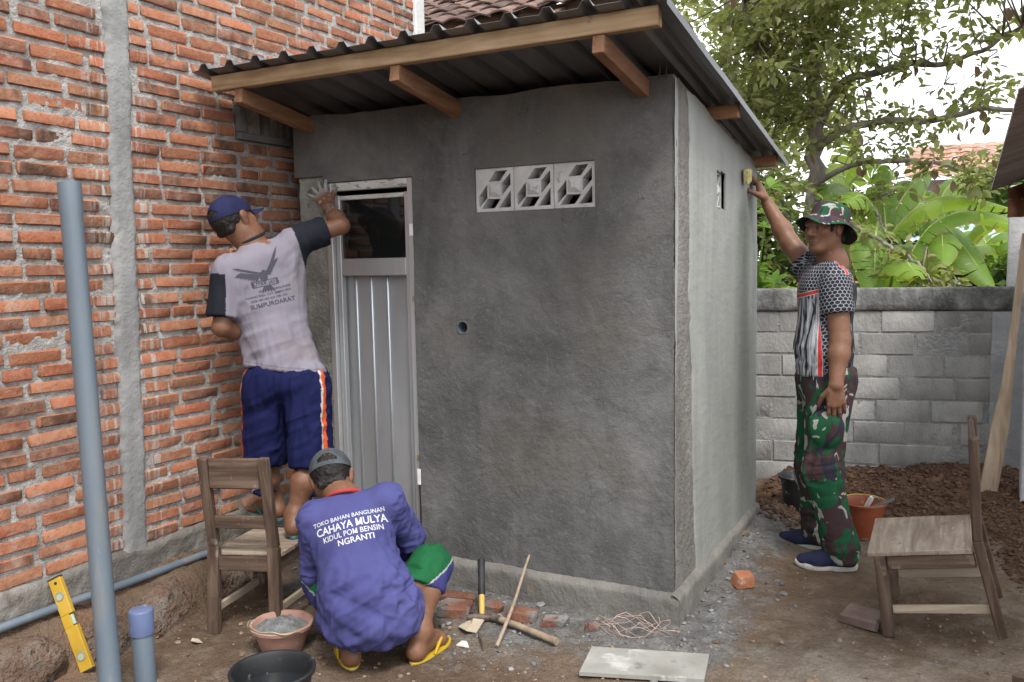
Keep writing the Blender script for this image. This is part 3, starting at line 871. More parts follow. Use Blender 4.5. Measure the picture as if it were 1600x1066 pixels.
mbf = MB().box(((D0 + D1) / 2, yd, DZ - .022), (D1 - D0 - .0685, .05, .040), .003, jit=.0015, seed=3); part('head_rail', mbf, MAT_PAINT, door)
lx0, lx1 = D0 + .036, D1 - .036
for (sx, sw) in ((lx0 + .014, .028), (lx1 - .016, .032)): part('stile', MB().box((sx, yd + .016, .985), (sw, .034, 1.70), .003), MAT_ALU, door)
part('top_rail', MB().box(((lx0 + lx1) / 2 - .002, yd + .017, (gz1 + 1.833) / 2), (lx1 - lx0 - .061, .032, 1.833 - gz1), .003, jit=.001, seed=5), MAT_PAINT, door)
part('middle_rail', MB().box(((lx0 + lx1) / 2 - .002, yd + .017, (mz0 + gz0) / 2), (lx1 - lx0 - .061, .032, gz0 - mz0), .003), MAT_ALU, door)
part('bottom_rail', MB().box(((lx0 + lx1) / 2 - .002, yd + .017, .175), (lx1 - lx0 - .061, .032, .07), .003), MAT_ALU, door)
part('pane', MB().box(((lx0 + lx1) / 2 - .002, yd + .020, (gz0 + gz1) / 2), (lx1 - lx0 - .060, .004, gz1 - gz0), 0), MAT_GLASS, door)
for x in (-2.675, -2.583, -2.487):
    mb = MB(); mb.box((x, yd + .039, .83), (.014, .010, 1.225), .004); part('rib', mb, MAT_ALURIB, door, smooth=60)
part('strike_plate', MB().box((D1 - .012, yd - .028, 1.655), (.022, .006, .055), .001), MAT_WHITE, door)
part('label_tape', MB().box((D1 + .001, yd - .043, .50), (.018, .004, .075), .001), MAT_WHITE, door)
MAT_BRASS = simple('brass', [(.35, .24, .10), (.45, .32, .16)], 9, 3, .5, (), metal=.5)
for hz in (1.34, .59): part('hinge', MB().box((D1 - .008, yd - .028, hz), (.017, .006, .022), .001), MAT_BRASS, door)
wire = [(D1 + .004, yd - .044, .46), (D1 + .007, yd - .046, .36), (D1 + .006, yd - .046, .24), (D1 + .008, yd - .048, .17), (D1 - .002, yd - .05, .155), (D1 - .03, yd - .05, .15)]
part('black_cable', MB().tube(wire, .0035, 8), simple('black_rubber', [(.012, .012, .012), (.02, .02, .02)], 9, 3, .6, ()), door, smooth=60)

# ---- roof timbers
def wood(name, a, b, c_, stretch=(1, 1, .08), rough=.8, spots=None):
    t = NT(name); co = t.coord('Object', stretch=stretch)
    g1 = t.noise(co, 26, 6, .6, .8); g2 = t.noise(t.coord('Object'), 6, 5, .6)
    col = t.ramp(g1, [(.3, a), (.5, b), (.7, c_)])
    col = t.mix(t.ramp(g2, [(.45, 0.0), (.75, .5)]), col, a)
    if spots:
        for (sc, th, sw, cc) in spots: col = t.mix(t.ramp(t.noise(t.coord('Object'), sc, 6, .65), [(th, 0.0), (th + sw, 1.0)]), col, cc)
    nr = t.bump(g1, .35, .006); nr = t.bump(t.noise(t.coord('Object'), 90, 4, .6), .2, .003, nr)
    return t.done(col, rough, nr, spec=.25)
MAT_FASCIA = wood('fascia_wood', (.25, .165, .09), (.36, .25, .145), (.45, .33, .21), (.08, 1, 1), spots=[(9, .63, .1, (.16, .085, .045))])
MAT_RAFTER = wood('rafter_wood', (.165, .082, .046), (.235, .125, .072), (.30, .17, .10), (1, .08, 1))
MAT_RAFTER2 = wood('purlin_wood', (.22, .105, .056), (.30, .155, .088), (.38, .22, .13), (.08, 1, 1))
SL = -.163                                     # the roof falls away to the rear
def zr(y): return 2.345 + SL * (y - 2.9)       # top of the purlins
RY0, RY1, RX0, RX1 = 2.825, 4.96, -3.07, -.905
part('fascia', MB().box(((-3.012 - .952) / 2, 2.905, zr(2.905) - .033), (2.06, .045, .066), .003, jit=.001, seed=2), MAT_FASCIA, house, smooth=30)
for x in (-2.86, -2.03, -1.17):
    mb = MB(); za, zb = zr(2.86) - .075, zr(YF + .10) - .066
    mb.beam((x, 2.888, zr(2.888) - .100), (x, YF + .10, zr(YF + .10) - .100), .045, .066, .003, jit=.001, seed=int(-x * 10)); part('rafter', mb, MAT_RAFTER, house, smooth=30)
for y in (3.95, 4.80):
    mb = MB().box((-1.07, y, zr(y) - .030), (.272, .045, .056), .003, jit=.001, seed=int(y * 10)); part('purlin', mb, MAT_RAFTER2, house, smooth=30)
MAT_RUSTW = simple('rusty_wire', [(.05, .03, .02), (.09, .05, .03)])
for wp in ([(-1.10, YF - .01, 2.20), (-1.095, YF - .012, 2.25), (-1.10, YF - .012, 2.27)], [(-1.075, YF - .005, 2.20), (-1.07, YF - .006, 2.25)]): part('tie_wire', MB().tube(wp, .003, 6), MAT_RUSTW, house)

# ---- corrugated sheet
t = NT('zinc_sheet')
c = t.coord('World'); n1 = t.noise(t.vmath('MULTIPLY', c, (1, .25, 1)), 4, 5, .6)
col = t.ramp(n1, [(.3, (.14, .145, .15)), (.6, (.19, .195, .205)), (.8, (.25, .255, .26))])
MAT_ZINC = t.done(col, .48, t.bump(t.noise(c, 12, 4), .08, .02), metal=.65, spec=.5)
pw = .150; px_, ph_ = [], []
x = RX0
prof = [(0, 0), (.052, 0), (.068, .024), (.094, .024), (.110, 0)]
xs_, hs_ = [], []
k = 0
while RX0 + k * pw < RX1 - .16:
    for (dx, h) in prof: xs_.append(RX0 + k * pw + dx); hs_.append(h)
    k += 1
xs_ += [RX1 - .10, RX1 - .085, RX1 - .06, RX1 - .045, RX1, RX1 + .0015]; hs_ += [0, .024, .024, .0, .0, -.030]
ys = np.linspace(RY0, RY1, 40)
U, Yg = np.meshgrid(np.array(xs_), ys, indexing='ij'); Hh = np.array(hs_)[:, None]
Z = zr(Yg) + .0015 + Hh + .002 * noise(np.stack([U * 4, Yg * 3, U * 0], -1), 120)
Yg2 = Yg + .006 * noise(np.stack([U * 9, U * 0, U * 0], -1), 121) * (np.abs(Yg - RY0) < .01)
tv = np.stack([U, Yg2, Z], -1).reshape(-1, 3); f = grid_faces(len(xs_), len(ys)); n = len(tv)
bv = tv - np.array([0, 0, .0012])
part('roof_sheet', (np.concatenate([tv, bv]), np.concatenate([f, f[:, ::-1] + n, rim(f, n)])), MAT_ZINC, house, smooth=30)

# ================================================================== block wall at the back
BA = R(12.1); BD = np.array([math.cos(BA), math.sin(BA), 0]); BN = np.array([math.sin(BA), -math.cos(BA), 0]); BP = np.array([-1.213, 5.71, 0])
BROT = np.stack([BD, -BN, np.array([0, 0, 1])], 1)
bwall = thing('block_wall', 'low grey concrete block garden wall with a weathered cap behind the standing man', 'block wall', tuple(BP))
MAT_BLOCK = simple('concrete_block', [(.20, .196, .184), (.265, .26, .246), (.335, .328, .31)], 5, 8, .94, ((30, .8, .012), (110, .7, .005)), 'World', stretch=(1, 1, .5), spots=[(9, .62, .12, (.22, .215, .205)), (50, .70, .05, (.14, .14, .13))], vary=.05)
MAT_JOINT = simple('block_joint', [(.21, .21, .205), (.29, .29, .28)], 20, 6, .95, ((50, .9, .015),), 'World')
t = NT('wall_cap'); c = t.coord('World')
n1 = t.noise(t.vmath('MULTIPLY', c, (1, 1, .5)), 7, 8, .65); n2 = t.noise(c, 40, 6, .7)
col = t.ramp(n1, [(.34, (.075, .075, .07)), (.5, (.15, .15, .145)), (.62, (.27, .27, .26)), (.72, (.40, .40, .385))])
col = t.mix(t.ramp(n2, [(.5, 0.0), (.75, .4)]), col, (.32, .32, .30))
MAT_CAP = t.done(col, .95, t.bump(n2, .7, .012), spec=.15)
rw = np.random.default_rng(21)
blk = []
for s in range(4):
    v, f = cbox((.298, .10, .129), .0035); v = v + np.random.default_rng(s).normal(0, .0012, v.shape); blk.append(mesh_of('block', v, f, 35)); blk[-1].materials.append(MAT_BLOCK)
for k in range(9):
    z = 1.155 - .14 * k - .07
    s = -1.75 + (k % 2) * .155 + rw.uniform(-.02, .02)
    while s < 1.36:
        s1 = min(s + .298 * rw.uniform(.96, 1.05), 1.355)
        L = s1 - s
        if L > .05:
            o = bpy.data.objects.new('block', blk[rw.integers(4)]); COL.objects.link(o); o.parent = bwall
            m_ = BD * (s + L / 2) - BN * (.05 + rw.normal(0, .0025))
            o.location = (m_[0], m_[1], z + rw.normal(0, .001)); o.rotation_euler = (0, rw.normal(0, .004), BA); o.scale = (L / .298, 1, 1)
        s = s1 + rw.uniform(.008, .016)
ju = np.arange(-1.8, 1.37, .015); jz = np.arange(-.1, 1.16, .015)
U, Z = np.meshgrid(ju, jz, indexing='ij'); q = np.stack([U, Z, U * 0], -1)
d = -.0045 + .0025 * fbm(q * 25, 3, 130) + .002 * noise(q * 9, 131)
v = BP + U[..., None] * BD + d[..., None] * BN + np.stack([U * 0, U * 0, Z], -1)
part('joint_mortar', (v.reshape(-1, 3), grid_faces(len(ju), len(jz))), MAT_JOINT, bwall, smooth=180)
cu = np.arange(-1.8, 1.50, .015); prof = [(-.105, 1.15), (-.107, 1.285), (-.095, 1.294), (0, 1.296), (.008, 1.290), (.012, 1.28), (.013, 1.24), (.013, 1.20), (.012, 1.165), (.0, 1.152), (-.02, 1.15)]
U, K = np.meshgrid(cu, np.arange(len(prof)), indexing='ij'); O = np.array([p[0] for p in prof])[K]; Z = np.array([p[1] for p in prof])[K]
q = np.stack([U, Z * 2, O * 3], -1); O = O + .005 * fbm(q * 12, 4, 132); Z = Z + .005 * fbm(q * 9, 4, 133)
v = BP + U[..., None] * BD + O[..., None] * BN + np.stack([U * 0, U * 0, Z], -1)
part('cap', (v.reshape(-1, 3), grid_faces(len(cu), len(prof))), MAT_CAP, bwall, smooth=60)
pu = np.linspace(1.352, 1.60, 17); pz = np.arange(-.1, 1.155, .015)
U, Z = np.meshgrid(pu, pz, indexing='ij'); q = np.stack([U, Z, U * 0], -1); d = .012 + .004 * fbm(q * 12, 4, 134) - .012 * sstep(1.37, 1.352, U)
v = BP + U[..., None] * BD + d[..., None] * BN + np.stack([U * 0, U * 0, Z], -1)
part('end_column', (v.reshape(-1, 3), grid_faces(len(pu), len(pz))), simple('end_column', [(.24, .245, .25), (.30, .305, .31), (.36, .365, .37)], 4, 7, .9, ((40, .6, .01),), 'World'), bwall, smooth=180)
mb = MB(); mb.box(BP + BD * -.15 - BN * .07 + np.array([0, 0, .55]), (3.2, .06, 1.25), 0, BROT); part('core', mb, MAT_JOINT, bwall)

# ================================================================== shed at the right edge
shed = thing('lean_to_shed', 'pale shed with rusty sheet gable and corrugated eave at the right edge', 'shed', (.5, 5.6, 0))
MAT_PALE = simple('pale_plaster', [(.32, .32, .315), (.40, .40, .395), (.48, .48, .47)], 5, 7, .9, ((40, .5, .01),), 'World', spots=[(14, .64, .1, (.3, .3, .29))])
part('corner_post', MB().box((.345, 5.62, .95), (.16, .16, 2.0), .006, jit=.003, seed=8), MAT_PALE, shed, smooth=40)
part('rear_post', MB().box((.235, 6.14, .95), (.10, .10, 1.9), .006, jit=.003, seed=9), MAT_PALE, shed, smooth=40)
part('wall', MB().box((1.38, 5.63, 1.0), (1.90, .12, 2.1), .004), MAT_PALE, shed)
t = NT('rusty_sheet'); c = t.coord('World'); n1 = t.noise(c, 9, 7, .6)
MAT_RUST = t.done(t.ramp(n1, [(.3, (.10, .045, .025)), (.5, (.20, .085, .045)), (.7, (.29, .14, .08))]), .85, t.bump(n1, .3, .01), spec=.2)
gu = np.linspace(.165, 1.6, 80); U, K = np.meshgrid(gu, [0, 1], indexing='ij')
Zt = 1.835 + (U - .08) * .35; Z = np.where(K == 0, 1.70 + .01 * noise(np.stack([U * 30, U * 0, U * 0], -1), 5), Zt)
v = np.stack([U, 5.80 + .008 * np.sin(U * 85), Z], -1).reshape(-1, 3); f = grid_faces(len(gu), 2); n = len(v)
gable = part('gable_sheet', (np.concatenate([v, v + np.array([0, .002, 0])]), np.concatenate([f, f[:, ::-1] + n, rim(f, n)])), MAT_RUST, shed, smooth=60)
for (x, z) in ((.20, 1.745), (.175, 1.80), (.235, 1.80)): part('nail', MB().lathe([(.001, -.003), (.007, -.001), (.006, .002)], (x, 5.79, z), 10, rot=((1, 0, 0), (0, 0, -1), (0, 1, 0))), MAT_ZINC, gable)
gy_ = np.arange(2.3, 5.845, .0125); gu = np.linspace(.08, 1.6, 12)
U, Yg = np.meshgrid(gu, gy_, indexing='ij')
Z = 1.865 + (U - .08) * .35 + .009 * np.cos(Yg * 2 * math.pi / .076)
v = np.stack([U, Yg, Z], -1).reshape(-1, 3); f = grid_faces(len(gu), len(gy_)); n = len(v)
MAT_OLDZINC = simple('old_zinc', [(.14, .12, .10), (.20, .18, .16), (.28, .26, .24)], 4, 6, .7, ((20, .3, .01),), 'World', metal=.3, stretch=(.3, 1, 1))
part('roof_sheet', (np.concatenate([v, v - np.array([0, 0, .0015])]), np.concatenate([f[:, ::-1], f + n, rim(f[:, ::-1], n)])), MAT_OLDZINC, shed, smooth=60)
part('porch_post', MB().beam((1.45, 2.6, 0), (1.45, 2.6, 2.3), .08, .08, .004, upv=(0, 1, 0)), MAT_RAFTER, shed)
# long board leaning in the corner
MAT_BOARD = wood('weathered_board', (.24, .175, .12), (.36, .275, .195), (.46, .365, .27), (1, 1, .07))
a = np.array([.105, 5.62, G(.105, 5.62) - .03]); b = np.array([.255, 5.52, 1.60])
ss = np.linspace(0, 1, 26); wd = np.interp(ss, [0, .02, .28, .42, .6, 1], [.088, .092, .086, .055, .040, .030])
ctr = a + ss[:, None] * (b - a) + np.stack([.012 * np.sin(ss * 4), ss * 0, ss * 0], 1)
dx = np.array([.985, .17, -.05]); dy = np.array([-.17, .98, .06]) * .011
ring = np.stack([ctr - dx * wd[:, None] / 2 - dy, ctr + dx * wd[:, None] / 2 - dy, ctr + dx * wd[:, None] / 2 + dy, ctr - dx * wd[:, None] / 2 + dy], 1)
v = ring.reshape(-1, 3); f = []
for i in range(25):
    for k in range(4): f.append((i * 4 + k, i * 4 + (k + 1) % 4, i * 4 + 4 + (k + 1) % 4, i * 4 + 4 + k))
f += [(3, 2, 1, 0), (100, 101, 102, 103)]
solo('leaning_board', (v, f), MAT_BOARD, 'long tapering weathered board leaning upright against the pale shed post', 'board', smooth=30)

# ================================================================== old tiled roofs beyond
MAT_TILE = simple('roof_tile', [(.055, .034, .028), (.11, .064, .05), (.17, .115, .092)], 9, 6, .92, ((30, .6, .01),), 'Object', vary=.35, spots=[(12, .6, .1, (.12, .12, .1))])
MAT_TILER = simple('red_roof_tile', [(.30, .15, .105), (.37, .20, .145), (.42, .27, .21)], 9, 6, .92, ((30, .6, .01),), 'Object', vary=.25)
MAT_OLDWOOD = wood('old_timber', (.08, .05, .035), (.14, .09, .06), (.2, .14, .1), (.08, 1, 1))
def tiled_roof(root, o, ux, uy, nx, ny, w, h, mat, tname='roof_tile'):
    """rows of slightly curved tiles, each overlapping the one below"""
    ux = np.array(ux, float); uy = np.array(uy, float); nn = np.cross(ux, uy); o = np.array(o, float)
    k = np.linspace(-1, 1, 7); pr = np.stack([k * w * .52, .022 * np.cos(k * 1.9) - .008 * k, k * 0], 1)
    v = np.concatenate([np.stack([pr[:, 0], pr[:, 0] * 0, pr[:, 1] + .02], 1), np.stack([pr[:, 0], pr[:, 0] * 0 + h * 1.15, pr[:, 1]], 1)])
    v = np.concatenate([v, v - np.array([0, 0, .012])]); f = grid_faces(2, 7); f = np.concatenate([f, f[:, ::-1] + 14, rim(f, 14)])
    me = mesh_of(tname, v, f[:, ::-1], 50, fast=True); me.materials.append(mat)
    M_ = Matrix((ux, uy, nn)).transposed()
    r_ = np.random.default_rng(3)
    for j in range(ny):
        for i in range(nx):
            ob = bpy.data.objects.new(tname, me); COL.objects.link(ob); ob.parent = root
            p = o + ux * (i + .5) * w + uy * j * h + r_.normal(0, .004, 3) - root_of(root)
            ob.location = p; ob.rotation_euler = (M_ @ Matrix.Rotation(r_.normal(0, .02), 3, 'Z')).to_euler()
def unit(v): v = np.array(v, float); return v / np.linalg.norm(v)
nb = thing('tiled_house', 'old house with brown tiled eave above the corrugated outhouse roof', 'house', (-3.0, 7.6, 0))
part('wall', MB().box((-4.3, 8.2, 1.75), (2.6, 2.4, 3.5), .01), MAT_PALE, nb)
tiled_roof(nb, (-5.0, 5.78, 3.30), (1, 0, 0), unit((0, 1, .48)), 14, 9, .20, .25, MAT_TILE)
part('eave_board', MB().box((-3.6, 5.92, 3.30), (2.8, .03, .09), .004), MAT_OLDWOOD, nb)
for x in (-4.65, -4.25, -3.85, -3.45, -3.05, -2.65): part('rafter', MB().beam((x, 5.75, 3.21), (x, 7.4, 3.98), .05, .08, .004), MAT_OLDWOOD, nb)
for x in (-4.6, -3.4): part('post', MB().beam((x, 6.2, 0), (x, 6.2, 3.36), .1, .1, .004, upv=(0, 1, 0)), MAT_OLDWOOD, nb)
fh = thing('distant_house', 'distant house with a red tiled roof glimpsed through the branches', 'house', (-.2, 21, 0))
part('wall', MB().box((.7, 21.6, 1.5), (3.6, 3.2, 3.0), .02), MAT_PALE, fh)
tiled_roof(fh, (-1.25, 18.9, 2.98), unit((1, .05, 0)), unit((0, 1, .40)), 16, 7, .24, .30, MAT_TILER, 'red_roof_tile')
bs = thing('garden_shelter', 'low pale blue corrugated shelter roof among the banana plants', 'shelter', (0, 12.2, 0))
gu = np.arange(-.75, .75, .02); U, K = np.meshgrid(gu, [0, 1, 2], indexing='ij')
v = np.stack([U, 11.5 + K * .6, 1.66 + K * .12 + .012 * np.sin(U * 80)], -1).reshape(-1, 3); f = grid_faces(len(gu), 3); n = len(v)
part('roof_sheet', (np.concatenate([v, v - np.array([0, 0, .002])]), np.concatenate([f, f[:, ::-1] + n, rim(f, n)])), simple('blue_sheet', [(.42, .52, .60), (.52, .62, .70)], 4, 4, .5, ()), bs, smooth=60)
for x in (-.65, .65): part('post', MB().beam((x, 12.2, 0), (x, 12.2, 1.78), .08, .08, upv=(0, 1, 0)), MAT_OLDWOOD, bs)

# ================================================================== chairs
MAT_CHAIR = wood('chair_wood', (.048, .030, .021), (.090, .059, .042), (.15, .105, .077), (1, 1, .08), .78, spots=[(9, .60, .12, (.24, .20, .165)), (60, .70, .05, (.42, .40, .37))])
MAT_CHAIRX = wood('chair_wood_cross', (.048, .030, .021), (.090, .059, .042), (.15, .105, .077), (.08, 1, 1), .78, spots=[(9, .60, .12, (.24, .20, .165)), (60, .70, .05, (.42, .40, .37))])
MAT_CHAIRY = wood('chair_wood_long', (.055, .034, .023), (.10, .066, .047), (.16, .112, .08), (1, .08, 1), .78, spots=[(9, .58, .12, (.25, .205, .165)), (60, .70, .05, (.42, .40, .37))])
MAT_SEAT = wood('seat_wood', (.18, .135, .098), (.28, .225, .175), (.38, .325, .27), (.1, 1, 1), .85, spots=[(7, .57, .14, (.19, .135, .095)), (14, .64, .1, (.13, .12, .11)), (30, .66, .06, (.5, .47, .43))])
MAT_LATH = wood('pale_lath', (.26, .20, .14), (.36, .29, .215), (.45, .38, .30), (1, .08, 1), .85)
def make_chair(label, loc, rz, tilt_x, tilt_y, seed, hw=.185, sc=1.0):
    ch = thing('wooden_chair', label, 'chair', loc, 0, 'old wooden chairs used on the site')
    ch.rotation_euler = (tilt_x, tilt_y, rz)
    ch.scale = (sc, sc, sc)
    W_, D_, H_, B_ = hw, .175, .345, .765
    for sx in (-1, 1):
        mb = MB().beam((sx * (W_ + .006), -D_ - .035, 0), (sx * W_, -D_ - .002, H_ + .03), .052, .036, .004, upv=(0, 1, 0), jit=.0012, seed=seed + 1)
        mb.beam((sx * W_, -D_ - .002, H_ + .028), (sx * W_, -D_ - .045, B_), .046, .034, .005, upv=(0, 1, 0), jit=.0012, seed=seed + 3)
        part('rear_leg', mb, MAT_CHAIR, ch, 35, local=True)
        part('front_leg', MB().beam((sx * (W_ + .002), D_ + .012, 0), (sx * W_, D_ - .004, H_ - .018), .056, .042, .004, upv=(0, 1, 0), jit=.0012, seed=seed + 5), MAT_CHAIR, ch, 35, local=True)
        part('side_rail', MB().beam((sx * W_, -D_ + .015, H_ - .048), (sx * W_, D_ - .026, H_ - .048), .022, .058, .003, jit=.001, seed=seed), MAT_CHAIRY, ch, 35, local=True)
        part('stretcher', MB().beam((sx * W_, -D_ - .012, .105), (sx * W_, D_ - .018, .105), .016, .032, .002, jit=.001, seed=seed), MAT_LATH, ch, 35, local=True)
    part('front_rail', MB().beam((-W_ + .022, D_ - .006, H_ - .048), (W_ - .022, D_ - .006, H_ - .048), .022, .058, .003, jit=.001), MAT_CHAIRX, ch, 35, local=True)
    part('rear_rail', MB().beam((-W_ + .022, -D_ - .002, H_ - .045), (W_ - .022, -D_ - .002, H_ - .045), .024, .062, .003, jit=.001), MAT_CHAIRX, ch, 35, local=True)
    # seat of two boards
    part('seat_board', MB().box((0, -D_ + .095, H_ - .008), (2 * W_ + .046, .151, .018), .002, jit=.0012, seed=seed + 7), MAT_SEAT, ch, 35, local=True)
    part('seat_board', MB().box((0, .085, H_ - .007), (2 * W_ + .050, .260, .018), .002, jit=.0015, seed=seed + 8), MAT_SEAT, ch, 35, local=True)
    # back rails
    part('back_panel', MB().box((0, -D_ - .036, B_ - .068), (2 * W_ - .044, .022, .130), .006, jit=.0012, seed=seed + 9), MAT_CHAIRX, ch, 35, local=True)
    part('back_rail', MB().box((0, -D_ - .014, H_ + .14), (2 * W_ - .044, .020, .055), .003, jit=.001, seed=seed + 10), MAT_CHAIRX, ch, 35, local=True)
    return ch
make_chair('dark wooden chair the man in navy shorts stands on', (-2.635, 2.707, .0), .25, R(-1.5), R(-2.0), 1, .142, .955)
make_chair('wooden chair with stained plywood seat tipped forward on the earth, at the right', (-.078, 3.825, .040), 1.59, -.165, -.05, 4)

# ================================================================== pipes
MAT_PVC = simple('grey_pvc', [(.105, .135, .165), (.13, .162, .195), (.16, .19, .22)], 4, 5, .38, ((6, .05, .02),), 'World', stretch=(1, 1, .2), spots=[(25, .70, .05, (.36, .38, .39)), (8, .60, .12, (.22, .215, .20)), (3, .60, .1, (.19, .18, .165))], spec=.5)
MAT_CAPB = simple('blue_cap', [(.10, .13, .235), (.13, .165, .28)], 6, 4, .4, (), 'World', spots=[(20, .62, .1, (.36, .4, .5))])
def pipe_mesh(a, b, ro, ri, n=36, flare=None):
    a = np.array(a, float); b = np.array(b, float); d = (b - a) / np.linalg.norm(b - a); mb = MB()
    L = np.linalg.norm(b - a)
    prof = [(ri, 0), (ro, 0)] + ([(ro, L - .115), (ro + .0025, L - .105)] if flare else []) + [(ro + (.0025 if flare else 0), L - .002), (ro - .001, L), (ri + .001, L), (ri, L - .002), (ri, L - .25)]
    q = Vector((0, 0, 1)).rotation_difference(Vector(d)).to_matrix()
    return mb.lathe(prof, a, n, np.array(q))
tp = np.array((-2.611,1.905,0.100)); tt = np.array((-2.852,2.044,1.809))
td = (tp - tt) / np.linalg.norm(tp - tt); tb = tp + td * (tp[2] + .04) / -td[2] * 1.0
solo('standing_pipe', pipe_mesh(tb, tt, .0375, .033, flare=True), MAT_PVC, 'tall thick grey plastic pipe standing upright in front of the bricks', 'pipe', 'grey plastic pipes', smooth=40)
cp0 = np.array((-2.604,2.040,0.275)); ct = thing('capped_pipe', 'short upright grey plastic pipe closed with a blue cap', 'pipe', (cp0[0] + .004, cp0[1], 0), group='grey plastic pipes')
part('pipe', pipe_mesh((cp0[0] + .004, cp0[1], -.06), (cp0[0], cp0[1], cp0[2] - .005), .0375, .033), MAT_PVC, ct, 40)
part('cap', MB().lathe([(.041, -.088), (.0425, -.088), (.0425, -.006), (.0405, -.001), (.036, .0015), (.0, .002)], tuple(cp0 + np.array([0, 0, .012])), 36), MAT_CAPB, ct, 40)
pl = [(-3.097,1.692,0.208), (-3.048,1.800,0.228), (-3.024,2.006,0.226), (-3.020,2.313,0.215), (-3.001,2.709,0.209), (-3.009,3.020,0.182), (-3.006,3.248,0.167)]
pl = np.array(pl); pl[:, 0] = np.minimum(np.maximum(pl[:, 0], -3.07), -3.045)
solo('water_pipe', MB().tube(pl, .0165, 14), MAT_PVC, 'thin grey water pipe running along the foot of the brick wall', 'pipe', 'grey plastic pipes', smooth=60)

# ================================================================== buckets
def bucket(name, label, loc, r_top, r_bot, h, mat, group=None, lip=.008, wavy=0):
    b = thing(name, label, 'bucket', loc, 0, group)
    th = .004
    prof = [(r_bot - .006, 0), (r_bot, .004), (r_bot + (r_top - r_bot) * .55, h * .55), (r_top - .003, h - .018), (r_top + lip, h - .016), (r_top + lip + .002, h - .004), (r_top + lip - .001, h), (r_top - .001, h - .001), (r_top - th - .002, h - .012), (r_bot + (r_top - r_bot) * .55 - th, h * .55), (r_bot - th, .008), (.0, .007)]
    v, f = lathe(prof, 40)
    if wavy:
        a = np.arctan2(v[:, 1], v[:, 0]); k = sstep(h * .8, h, v[:, 2])
        v = v * np.stack([1 + k * wavy * np.sin(a * 9), 1 + k * wavy * np.sin(a * 9), 1 + 0 * k], 1)
    part('body', (v, f), mat, b, 40, local=True)
    return b
def fill(b, r, z, heap, mat, name, rough=.004, seed=0, n=40):
    rr = np.linspace(0, 1, 22); aa = np.linspace(0, 2 * math.pi, n, endpoint=False)
    RR, AA = np.meshgrid(rr, aa, indexing='ij'); X = RR * r * np.cos(AA); Y = RR * r * np.sin(AA)
    q = np.stack([X, Y, X * 0 + seed], -1)
    Z = z + heap * (1 - RR ** 2) + rough * fbm(q * 30, 4, 140 + seed) * 2 + rough * fbm(q * 90, 3, 150) * 1.5
    v = np.stack([X, Y, Z], -1).reshape(-1, 3); f = []
    for i in range(21):
        for k in range(n): f.append((i * n + k, (i + 1) * n + k, (i + 1) * n + (k + 1) % n, i * n + (k + 1) % n))
    part(name, (v, f), mat, b, 60, local=True)
MAT_PINK = simple('pink_plastic', [(.30, .165, .13), (.37, .215, .175), (.43, .275, .225)], 6, 5, .55, ((30, .15, .005),), spots=[(12, .6, .1, (.42, .36, .32)), (30, .66, .06, (.5, .48, .45))])
MAT_BLACKP = simple('black_plastic', [(.012, .013, .014), (.022, .023, .025)], 6, 5, .42, ((20, .1, .005),), spots=[(16, .60, .08, (.16, .16, .155)), (40, .66, .05, (.3, .3, .29))], spec=.5)
MAT_ORANGE = simple('orange_plastic', [(.16, .032, .012), (.21, .046, .017), (.26, .07, .03)], 5, 5, .45, (), spots=[(14, .6, .1, (.33, .17, .1)), (30, .68, .06, (.45, .42, .38))], spec=.5)
MAT_MORTARWET = simple('wet_mortar', [(.10, .105, .105), (.16, .165, .165), (.22, .225, .225)], 25, 6, .8, ((60, .9, .012), (200, .7, .004)))
MAT_SLURRY = simple('slurry', [(.20, .205, .19), (.25, .255, .24), (.31, .315, .30)], 7, 4, .28, ((14, .2, .01),), spec=.5)
MAT_WATER = simple('bucket_water', [(.012, .014, .015), (.016, .018, .02)], 3, 2, .03, ((8, .03, .01),), spec=.6)
MAT_WIRE = simple('bucket_wire', [(.32, .30, .16), (.42, .40, .24)], 8, 3, .5, (), metal=.3)
pk = np.array((-2.356,2.481,0.115)); b = bucket('pink_basin', 'pink plastic basin heaped with wet mortar beside the wooden chair', (pk[0], pk[1], G(pk[0], pk[1])), .113, .078, .115, MAT_PINK, 'buckets and basins on the site', wavy=.018)
fill(b, .104, .092, .026, MAT_MORTARWET, 'mortar', .006, 1)
a = np.linspace(0, math.pi, 24); part('handle', MB().tube(np.stack([-.122 * np.cos(a), -.03 - .088 * np.sin(a), .108 + .014 * np.sin(a) + .004 * np.sin(a * 7)], 1), .0024, 8), MAT_WIRE, b, 60, local=True)
bk = np.array((-1.960,2.013,0.231)); hb = .21
b = bucket('water_bucket', 'black plastic bucket of dark water, nearest the camera', (bk[0], bk[1], G(bk[0], bk[1])), .128, .10, hb, MAT_BLACKP, 'buckets and basins on the site')
fill(b, .115, .14, 0, MAT_WATER, 'water', 0, 2)
ob = np.array((-0.488,4.893,0.000)); b = bucket('orange_bucket', 'orange plastic bucket half full of grey cement slurry behind the right-hand chair', (ob[0], ob[1], G(ob[0], ob[1]) - .005), .112, .085, .195, MAT_ORANGE, 'buckets and basins on the site')
fill(b, .099, .135, 0, MAT_SLURRY, 'slurry', .0015, 3)
a = np.linspace(0, math.pi, 24); part('handle', MB().tube(np.stack([-.12 * np.cos(a), .11 * np.sin(a), .188 + .012 * np.sin(a)], 1), .0022, 8), simple('yellow_wire', [(.5, .36, .06), (.6, .45, .1)]), b, 60, local=True)
bb = np.array((-0.875,5.022,0.030)); bucket('black_bucket', 'black plastic bucket standing behind the legs of the man in camouflage', (bb[0] + .03, bb[1] + .05, G(bb[0] + .03, bb[1] + .05) - .005), .11, .082, .205, MAT_BLACKP, 'buckets and basins on the site')
